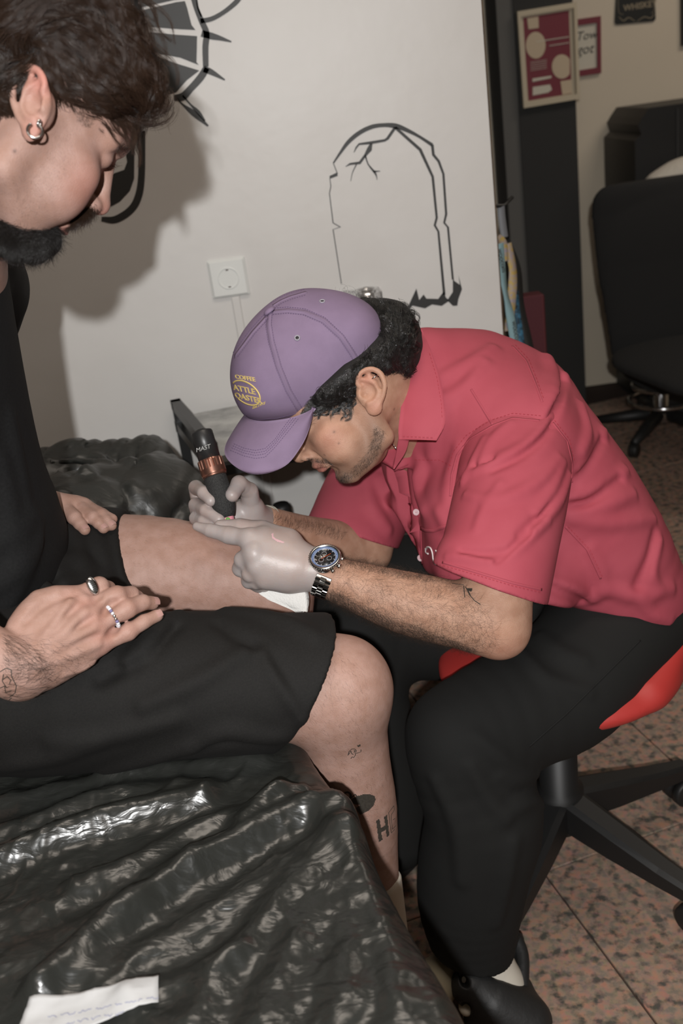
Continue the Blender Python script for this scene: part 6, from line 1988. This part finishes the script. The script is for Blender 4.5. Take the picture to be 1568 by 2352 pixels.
# facial and arm hair
L = np.concatenate([fuzz(bv2, [(700, 1050), (745, 1050), (760, 1066), (735, 1070), (705, 1062)], 600, [(730, 1060, .6, .7)], (.004, .008), rs, lift=.3),
                    fuzz(bv2, [(862, 975), (885, 990), (872, 1040), (845, 1072), (800, 1108), (765, 1100), (800, 1084), (845, 1040), (858, 1000)], 1500, [(860, 1000, -.4, .9), (800, 1090, -.3, .95)], (.003, .008), rs, lift=.5, jit=.6),
                    fuzz(bv2, [(745, 1080), (775, 1078), (800, 1085), (800, 1108), (760, 1104)], 350, [(770, 1090, -.2, 1)], (.003, .008), rs, lift=.5, jit=.6),
                    fuzz(bv2, [(690, 975), (722, 955), (728, 966), (700, 992)], 120, [(705, 975, .7, -.5)], (.004, .008), rs, lift=.3)])
Vh, Fh = strands(L, .00007, .00003); obj('beard_stubble', Vh, Fh, m_hair2, artist, kind='stuff')
lst = []
for k_ in range(26):
    x = rs.uniform(686, 704); y = 1000 - (x - 686) * .5; p, nr_ = shoot(bv2, x, y, 0)
    if p is None: continue
    T = nrm(-IR * .6 + ID * rs.uniform(.5, 1) - FWD * .3); l_ = rs.uniform(.005, .009); lst.append([p + T * l_ * t for t in np.linspace(0, 1, 5)])
if lst: Vh, Fh = strands(np.array(lst), .00013, .00005); obj('eyelash', Vh, Fh, m_hair2, artist, kind='stuff')
AF = [(800, 1300, .2, -1), (1000, 1340, .4, -.9), (800, 1350, .5, .9), (900, 1400, .4, .9), (1000, 1440, .5, .85), (1100, 1480, .3, .9), (1100, 1400, .7, .5)]
arm_poly = [(778, 1287), (900, 1312), (1010, 1330), (1060, 1345), (1120, 1400), (1140, 1470), (1100, 1495), (960, 1468), (850, 1422), (745, 1372)]
L = np.concatenate([fuzz(bv2, arm_poly, 2600, AF, (.008, .016), rs, lift=.35, jit=.6, bend=.8, steps=6),
                    fuzz(bv2, [(745, 1355), (760, 1350), (850, 1395), (980, 1445), (1090, 1485), (1080, 1497), (950, 1470), (840, 1425), (745, 1380)], 2400, AF, (.009, .018), rs, lift=.6, jit=.6, bend=.8, steps=6),
                    fuzz(bv2, [(778, 1280), (900, 1305), (1000, 1326), (1000, 1340), (880, 1325), (780, 1300)], 700, [(850, 1300, .3, -.9)], (.008, .015), rs, lift=.8, jit=.5, bend=.6, steps=6),
                    fuzz(bv2, [(620, 1188), (720, 1200), (800, 1225), (780, 1245), (700, 1225), (625, 1210)], 700, [(700, 1200, .4, -.9)], (.006, .012), rs, lift=.7, jit=.5, steps=6)])
Vh, Fh = strands(L, .00007, .00003); obj('arm_hair', Vh, Fh, mat('brown_arm_hair', (0.035, 0.022, 0.015), rough=.5), artist, kind='stuff')
mb = MB(); ZT4 = lambda pl: [(640 + a / 2.613, 1160 + b / 2.613) for a, b in pl]
patch_on(mb, bv2, ZT4([(1125, 500), (1160, 502), (1158, 520), (1135, 516)]), 1.5, .0003)
for pl in ([(1110, 485), (1112, 520), (1116, 555)], [(1120, 490), (1145, 540), (1175, 575), (1210, 597)], [(1040, 470), (1080, 476), (1110, 480)], [(1135, 510), (1150, 545)]):
    strip_on(mb, bv2, ZT4(pl), .0011, 1.5, .0001, .0002)
mb.build('arm_tattoo', m_tat, artist, smooth=False, label='fine black tattoo strokes at the sleeve edge', kind='stuff')
mb = MB(); torus(mb, P(860, 867, 1.343), nrm(IR * .5 + ID * .8), .0050, .0009, n=24, m=8); mb.build('helix_ring', m_silver, artist, label='small silver ring high on the ear')
mb = MB(); mb.tube(spline(PA([(895, 1012, 1.44), (903, 1022, 1.43), (912, 1032, 1.43), (915, 1020, 1.44)]), 6), .0011, 6); mb.build('neck_chain', m_silver, artist, label='thin silver neck chain')

# ---- gloves (these are the hands)
GL = Shape()
wr2 = P(704, 1303, 1.335)
MC = {k_: P(*q) for k_, q in dict(I=(572, 1237, 1.322), M=(584, 1270, 1.312), R=(590, 1302, 1.314), L=(606, 1328, 1.322)).items()}
GL.chain([P(722, 1309, 1.333), wr2, P(682, 1296, 1.333)], [.0300, .0290, .0285], k=.015)
for k_, rr in zip('IMRL', (.0135, .0140, .0130, .0120)):
    s0 = wr2 * .8 + MC[k_] * .2; GL.chain([s0, (s0 + MC[k_]) / 2, MC[k_]], [.0210, .0175, rr], k=.016)
GL.chain([P(650, 1255, 1.34), P(610, 1240, 1.338)], [.022, .018], k=.02); GL.chain([P(660, 1320, 1.335), P(625, 1318, 1.332)], [.022, .018], k=.02)
finger(GL, [MC['I'], P(525, 1229, 1.335), P(482, 1218, 1.345), P(452, 1209, 1.352)], [.0128, .0118, .0092, .0062], k=.006)
finger(GL, [MC['M'], P(558, 1286, 1.325), P(552, 1306, 1.338), P(566, 1318, 1.352)], [.0138, .0118, .0110, .0095], k=.005)
finger(GL, [MC['R'], P(575, 1318, 1.322), P(572, 1334, 1.335), P(590, 1342, 1.35)], [.0128, .0115, .0105, .0095], k=.004)
finger(GL, [MC['L'], P(590, 1336, 1.330), P(594, 1344, 1.342), P(612, 1346, 1.352)], [.0120, .0105, .0098, .0085], k=.004)
# thumb reaching forward behind the index finger
finger(GL, [P(660, 1245, 1.345), P(600, 1216, 1.355), P(550, 1209, 1.362), P(505, 1207, 1.368)], [.0190, .0125, .0108, .0080], k=.008)
for j, (x, y) in enumerate(((717, 1311), (710, 1309), (701, 1305), (724, 1314))):
    pass
V, Fq = GL.mesh(.0013); V = relax(V, Fq, 2, .4)
gl1 = obj('glove', V, Fq, m_glove, artist, label='white latex glove stretched over the near hand')
axw = nrm(P(800, 1342, 1.33) - P(704, 1303, 1.335)); mb = MB()
for j in range(6):
    c_ = P(706 + j * 3.4, 1303.5 + j * 1.5, 1.334); tl = nrm(axw + IR * rs.uniform(-.14, .14) + ID * rs.uniform(-.1, .1)); R_ = .0288 + .0008 * (j % 2)
    torus(mb, c_, tl, R_, .0014 + .0006 * (j % 3 == 0), n=40, m=6)
mb.build('rolled_cuff', mat('cream_latex_cuff', srgb(186, 182, 168), rough=.4, sss=.1), gl1)
G2s = Shape()
w3 = P(600, 1200, 1.495)
G2s.chain([w3, P(575, 1192, 1.475), P(535, 1190, 1.455)], [.0265, .025, .023], k=.02)
G2s.chain([P(575, 1192, 1.47), P(578, 1165, 1.455)], [.022, .017], k=.02)
G2s.chain([P(520, 1195, 1.46), P(465, 1190, 1.465), P(455, 1165, 1.46)], [.022, .015, .013], k=.015)
finger(G2s, [P(458, 1168, 1.462), P(450, 1120, 1.445), P(468, 1132, 1.405), P(484, 1150, 1.392)], [.0120, .0105, .0095, .0080], k=.004)
finger(G2s, [P(458, 1190, 1.462), P(450, 1160, 1.440), P(474, 1172, 1.405), P(503, 1193, 1.392)], [.0125, .0105, .0100, .0085], k=.003)
finger(G2s, [P(470, 1205, 1.460), P(450, 1190, 1.435), P(468, 1196, 1.410), P(490, 1205, 1.40)], [.0110, .0095, .0090, .0080], k=.003)
finger(G2s, [P(578, 1172, 1.455), P(572, 1128, 1.430), P(549, 1111, 1.408), P(533, 1137, 1.392)], [.0165, .0125, .0115, .0100], k=.006)
V, Fq = G2s.mesh(.0013); V = relax(V, Fq, 2, .4)
gl2 = obj('glove', V, Fq, m_glove, artist, label='white latex glove on the hand gripping the tattoo pen')
mb = MB(); ax3 = nrm(P(690, 1232, 1.56) - w3)
for j in range(3): torus(mb, w3 + ax3 * (.004 + .004 * j), nrm(ax3 + IR * .1 * (j - 1)), .0270 + .001 * (j == 2), .0015, n=36, m=6)
mb.build('rolled_cuff', MATS['cream_latex_cuff'], gl2)
bvg = bvh_of(gl1)
mb = MB()
patch_on(mb, bvg, [(400 + a / 3.733, 940 + b / 3.733) for a, b in ((832, 1070), (850, 1062), (850, 1090), (870, 1110), (950, 1142), (930, 1148), (880, 1135), (840, 1108))], 1.2, .0003)
mb.build('pink_stain', mat('pink_ink_stain', srgb(206, 166, 172), rough=.3), gl1, kind='stuff')

# ---- wrist watch
wt = bpy.data.objects.new('wrist_watch', None); COL.objects.link(wt); wt.parent = artist; wt['label'] = 'steel wrist watch with a black dial and blue bezel'
wc = P(757, 1325, 1.331); wn = nrm(-FWD * .72 - ID * .69); wn = nrm(wn - axw * (wn @ axw)); ws = np.cross(axw, wn)
wt.location = (0, 0, 0)
cc = P(746, 1281, 1.302); wf = nrm(-FWD * .74 - ID * .66 - IR * .12)
ux = nrm(axw - wf * (axw @ wf)); uy = np.cross(wf, ux)
m_steel = mat('brushed_steel', (0.58, 0.57, 0.55), rough=.22, metal=1.0)
m_steeld = mat('dark_polished_steel', (0.25, 0.25, 0.24), rough=.12, metal=1.0)
MB().lathe(cc - wf * .010, wf, [(.0175, 0), (.0195, .002), (.0198, .008), (.0185, .010)], 48).build('case', m_steel, wt)
bzl = MB().lathe(cc, wf, [(.0190, -.001), (.0212, 0), (.0214, .0022), (.0200, .0034), (.0178, .0034), (.0176, .0010)], 60)
for i in range(40):
    a = 2 * math.pi * i / 40; d_ = math.cos(a) * ux + math.sin(a) * uy; bzl.box(cc + d_ * .0213 + wf * .0012, (.0012, .0014, .002), M=np.array([d_, np.cross(wf, d_), wf]))
bzl.build('bezel', m_steel, wt)
MB().lathe(cc, wf, [(.0176, .0006), (.0176, .0022), (.0140, .0012), (.0140, .0006)], 48).build('chapter_ring', mat('blue_grey_ring', srgb(92, 112, 150), rough=.35), wt)
MB().lathe(cc, wf, [(.0142, .0002), (.0142, .0010), (.0, .0010)], 40).build('dial', mat('black_dial', (.015, .015, .016), rough=.35), wt)
mk = MB()
for i in range(60):
    a = 2 * math.pi * i / 60; d_ = math.cos(a) * ux + math.sin(a) * uy; big = i % 5 == 0
    mk.box(cc + d_ * (.0130 if big else .0155) + wf * (.0012 if big else .0021), (.0022 if big else .0011, .0006 if big else .00025, .0003), M=np.array([d_, np.cross(wf, d_), wf]))
for (a, r_) in ((0, .0062), (2.09, .0062), (4.19, .0062)):
    c_ = cc + (math.cos(a) * ux + math.sin(a) * uy) * r_ + wf * .0011; torus(mk, c_, wf, .0032, .0002, n=20, m=4)
torus(mk, cc + wf * .0012, wf, .0143, .0002, n=40, m=4)
mk.build('dial_marks', mat('pale_dial_print', srgb(200, 200, 205), rough=.3), wt, kind='stuff')
hd = MB()
for a, l_, w__ in ((2.6, .0085, .0012), (3.3, .0115, .0009)):
    d_ = math.cos(a) * ux + math.sin(a) * uy; hd.box(cc + d_ * l_ / 2 + wf * .0016, (l_, w__, .0003), M=np.array([d_, np.cross(wf, d_), wf]))
hd.build('watch_hands', m_steel, wt)
d_ = nrm(math.cos(.9) * ux + math.sin(.9) * uy); MB().box(cc + d_ * .002 + wf * .0020, (.0150, .0005, .0003), M=np.array([d_, np.cross(wf, d_), wf])).build('second_hand', mat('orange_enamel', srgb(214, 96, 48), rough=.4), wt)
for a, r_ in ((-.25, .0030), (.30, .0022), (-.75, .0022)):
    d_ = math.cos(a) * ux + math.sin(a) * uy; MB().lathe(cc + d_ * .0205 - wf * .004, d_, [(r_, 0), (r_ * 1.1, .001), (r_ * 1.1, .0035), (r_ * .8, .004)], 14).build('crown', m_steel, wt)
Rb = .0300
for i in range(28):
    a = -1.9 + 2 * math.pi * i / 36 + 2.6; a = math.radians(44 + i * 9.4)
    rd = wn * math.cos(a) - ws * math.sin(a); tg = -wn * math.sin(a) - ws * math.cos(a)
    if (P(757, 1400, 1.33) - wc) @ (-ws) < 0: rd = wn * math.cos(a) + ws * math.sin(a); tg = -wn * math.sin(a) + ws * math.cos(a)
    c_ = wc + rd * Rb - axw * .0045
    o_ = MB().box(c_, (.0215, .0043, .0030), M=np.array([axw, tg, rd]), bev=.0007).build('bracelet_link', m_steeld if i % 2 else m_steel, wt, smooth=False)
    c2_ = wc + (rd + tg * .075) * Rb + rd * .0007 - axw * .0045
    MB().box(c2_, (.0085, .0040, .0030), M=np.array([axw, tg, rd]), bev=.0007).build('centre_link', m_steel if i % 2 else m_steeld, wt, smooth=False)

# ================================================================== TATTOO PEN, PAPER TOWEL
pt0, pt1 = P(462, 992, 1.412), P(527, 1203, 1.398)
pax = nrm(pt1 - pt0); LEN = np.linalg.norm(pt1 - pt0)
pen = thing('tattoo_pen', 'wireless tattoo pen with copper ring and black wrapped grip held by the gloved hand', 'tattoo pen', pt1)
H_ = lambda f: LEN * f
MB().lathe(pt0, pax, [(.0, -.003), (.008, -.003), (.009, -.001), (.0150, 0), (.0158, .002), (.0158, H_(.31))], 40).build('battery', m_blackmetal, pen, label='black battery cap with pale lettering')
m_cop = mat('copper_metal', srgb(170, 126, 110), rough=.28, metal=.9)
cr_ = MB()
prof = [(.0150, H_(.30)), (.0178, H_(.31)), (.0182, H_(.33))]
n_ = 120; u_ = nrm(np.cross(pax, [0, 0, 1.0])); v_ = np.cross(pax, u_); k0 = 0; V = []
rows_ = [(.0150, .30, 0), (.0180, .305, 1), (.0184, .32, 1), (.0184, .395, 1), (.0184, .405, 0), (.0184, .45, 0), (.0178, .465, 0), (.0172, .47, 0), (.0172, .485, 0), (.0150, .49, 0)]
for r_, h_, fl_ in rows_:
    for j in range(n_):
        a = 2 * math.pi * j / n_; g = .0011 * (math.cos(a * 20) > .55) * fl_; V.append(pt0 + pax * H_(h_) + (r_ - g) * (math.cos(a) * u_ + math.sin(a) * v_))
Fc = [(i * n_ + j, i * n_ + (j + 1) % n_, (i + 1) * n_ + (j + 1) % n_, (i + 1) * n_ + j) for i in range(len(rows_) - 1) for j in range(n_)]
obj('copper_ring', V, Fc, m_cop, pen, smooth=False, label='ridged copper adjusting ring')
m_wrap = mat('black_grip_wrap', (0.035, 0.035, 0.034), rough=.8, noise=1, nscale=700, color2=(.012, .012, .012), bump=1, bscale=700, bdist=.0012)
MB().lathe(pt0, pax, [(.0150, H_(.48)), (.0162, H_(.50)), (.0165, H_(.60)), (.0168, H_(.72)), (.0166, H_(.80)), (.0140, H_(.87)), (.0105, H_(.93)), (.0085, H_(.935))], 40).build('grip', m_wrap, pen)
MB().lathe(pt0, pax, [(.0085, H_(.92)), (.0088, H_(.94)), (.0082, H_(.995)), (.0074, H_(1.0)), (.0, H_(1.0))], 28).build('needle_cartridge', mat('pink_plastic', srgb(222, 148, 160), rough=.3), pen, label='pink needle cartridge')
pv = nrm(-FWD + IR * .05); pv = nrm(pv - pax * (pv @ pax))
cl_ = pt0 + pax * H_(.962) + pv * .0084
MB().lathe(cl_, pv, [(.0034, -.0006), (.0034, .0004), (.0, .0006)], 18).build('green_dot', mat('green_ink', srgb(120, 176, 96), rough=.3), pen)
MB().lathe(pt0, pax, [(.0072, H_(.995)), (.0070, H_(1.005)), (.0, H_(1.005))], 20).build('cartridge_tip', MATS['green_ink'], pen)
MB().lathe(pt0, pax, [(.0009, H_(1.0)), (.0004, H_(1.05))], 8).build('needle', m_steel, pen)
ls = nrm(np.cross(pax, pv)); ls = ls if ls @ IR > 0 else -ls
text3d('lettering', 'MAST', .0085, pt0 + pax * H_(.215) + pv * .0162 - ls * .0142, ls, -pax, mat('grey_print_light', srgb(150, 150, 148), rough=.4), pen, depth=.0003, shear=.25)

# folded paper towel under the near glove
m_towel = mat('white_paper_towel', srgb(226, 224, 220), rough=.9, bump=.8, bscale=420, bdist=.0012)
tw = thing('paper_towel', 'folded white paper towel under the near gloved hand', 'paper towel', P(650, 1375, 1.36))
S_ = lambda L, R, **k: sheet('paper_layer', L, R, m_towel, tw, th=.0012, n=14, **k)
S_([(590, 1335, 1.352), (594, 1362, 1.350), (618, 1376, 1.348), (640, 1382, 1.346), (676, 1400, 1.343)], [(640, 1330, 1.345), (672, 1340, 1.34), (700, 1352, 1.335), (707, 1385, 1.332), (705, 1406, 1.330)])
S_([(598, 1345, 1.358), (608, 1372, 1.356), (640, 1388, 1.353), (672, 1402, 1.350), (684, 1412, 1.348)], [(650, 1335, 1.35), (680, 1345, 1.345), (704, 1352, 1.340), (707, 1392, 1.337), (690, 1409, 1.338)])

# ================================================================== STOOL
m_redseat = mat('red_vinyl', srgb(176, 54, 50), rough=.5)
sx, sy = .333, 1.505
stool = thing('rolling_stool', 'red padded rolling stool with black five-arm base under the tattoo artist', 'stool', (sx, sy, 0))
S = Shape(); S.ell((.33, 1.44, .475), (.204, .200, .046), k=.02); S.ell((.36, 1.60, .50), (.17, .07, .05), k=.05); S.chain([(.44, 1.30, .485), (.505, 1.37, .515), (.525, 1.46, .53), (.48, 1.60, .53)], [.018, .020, .024, .028], k=.03); S.ell((.33, 1.40, .55), (.13, .12, .04), k=.03, op='s')
V, Fq = S.mesh(.005); obj('seat', V, Fq, m_redseat, stool)
MB().lathe((sx, sy, 0), (0, 0, 1), [(.05, .43), (.05, .41), (.028, .40), (.028, .26), (.036, .258), (.036, .16), (.045, .155), (.045, .075), (.035, .065)], 28).build('column', m_blackplastic, stool)
for k_ in range(5):
    a = math.radians(20 + 72 * k_); e = np.array([math.cos(a), math.sin(a), 0]); s_ = np.cross(e, [0, 0, 1.0]); c0_ = np.array([sx, sy, 0])
    V = []; 
    for (r_, z0_, z1_, w__) in ((.03, .085, .150, .028), (.12, .075, .128, .026), (.22, .068, .104, .022), (.29, .064, .092, .018), (.30, .068, .086, .012)):
        for (sg, z_) in ((-1, z0_), (1, z0_), (1.0, z1_ - .006), (.6, z1_), (-.6, z1_), (-1.0, z1_ - .006)): V.append(c0_ + e * r_ + s_ * w__ * sg + [0, 0, z_])
    Fc = [(i * 6 + j, i * 6 + (j + 1) % 6, (i + 1) * 6 + (j + 1) % 6, (i + 1) * 6 + j) for i in range(4) for j in range(6)] + [(5, 4, 3, 2, 1, 0), (24, 25, 26, 27, 28, 29)]
    lo_ = obj('leg', V, Fc, m_blackplastic, stool, smooth=False)
    cp = c0_ + e * .285; MB().lathe(cp + [0, 0, .03] - s_ * .026, s_, [(.0, 0), (.026, .001), (.030, .004), (.030, .018), (.024, .020), (.024, .032), (.030, .034), (.030, .048), (.026, .051), (.0, .052)], 24).tube([cp + [0, 0, .03], cp + [0, 0, .075]], .007, 8).build('caster', m_blackplastic, lo_)
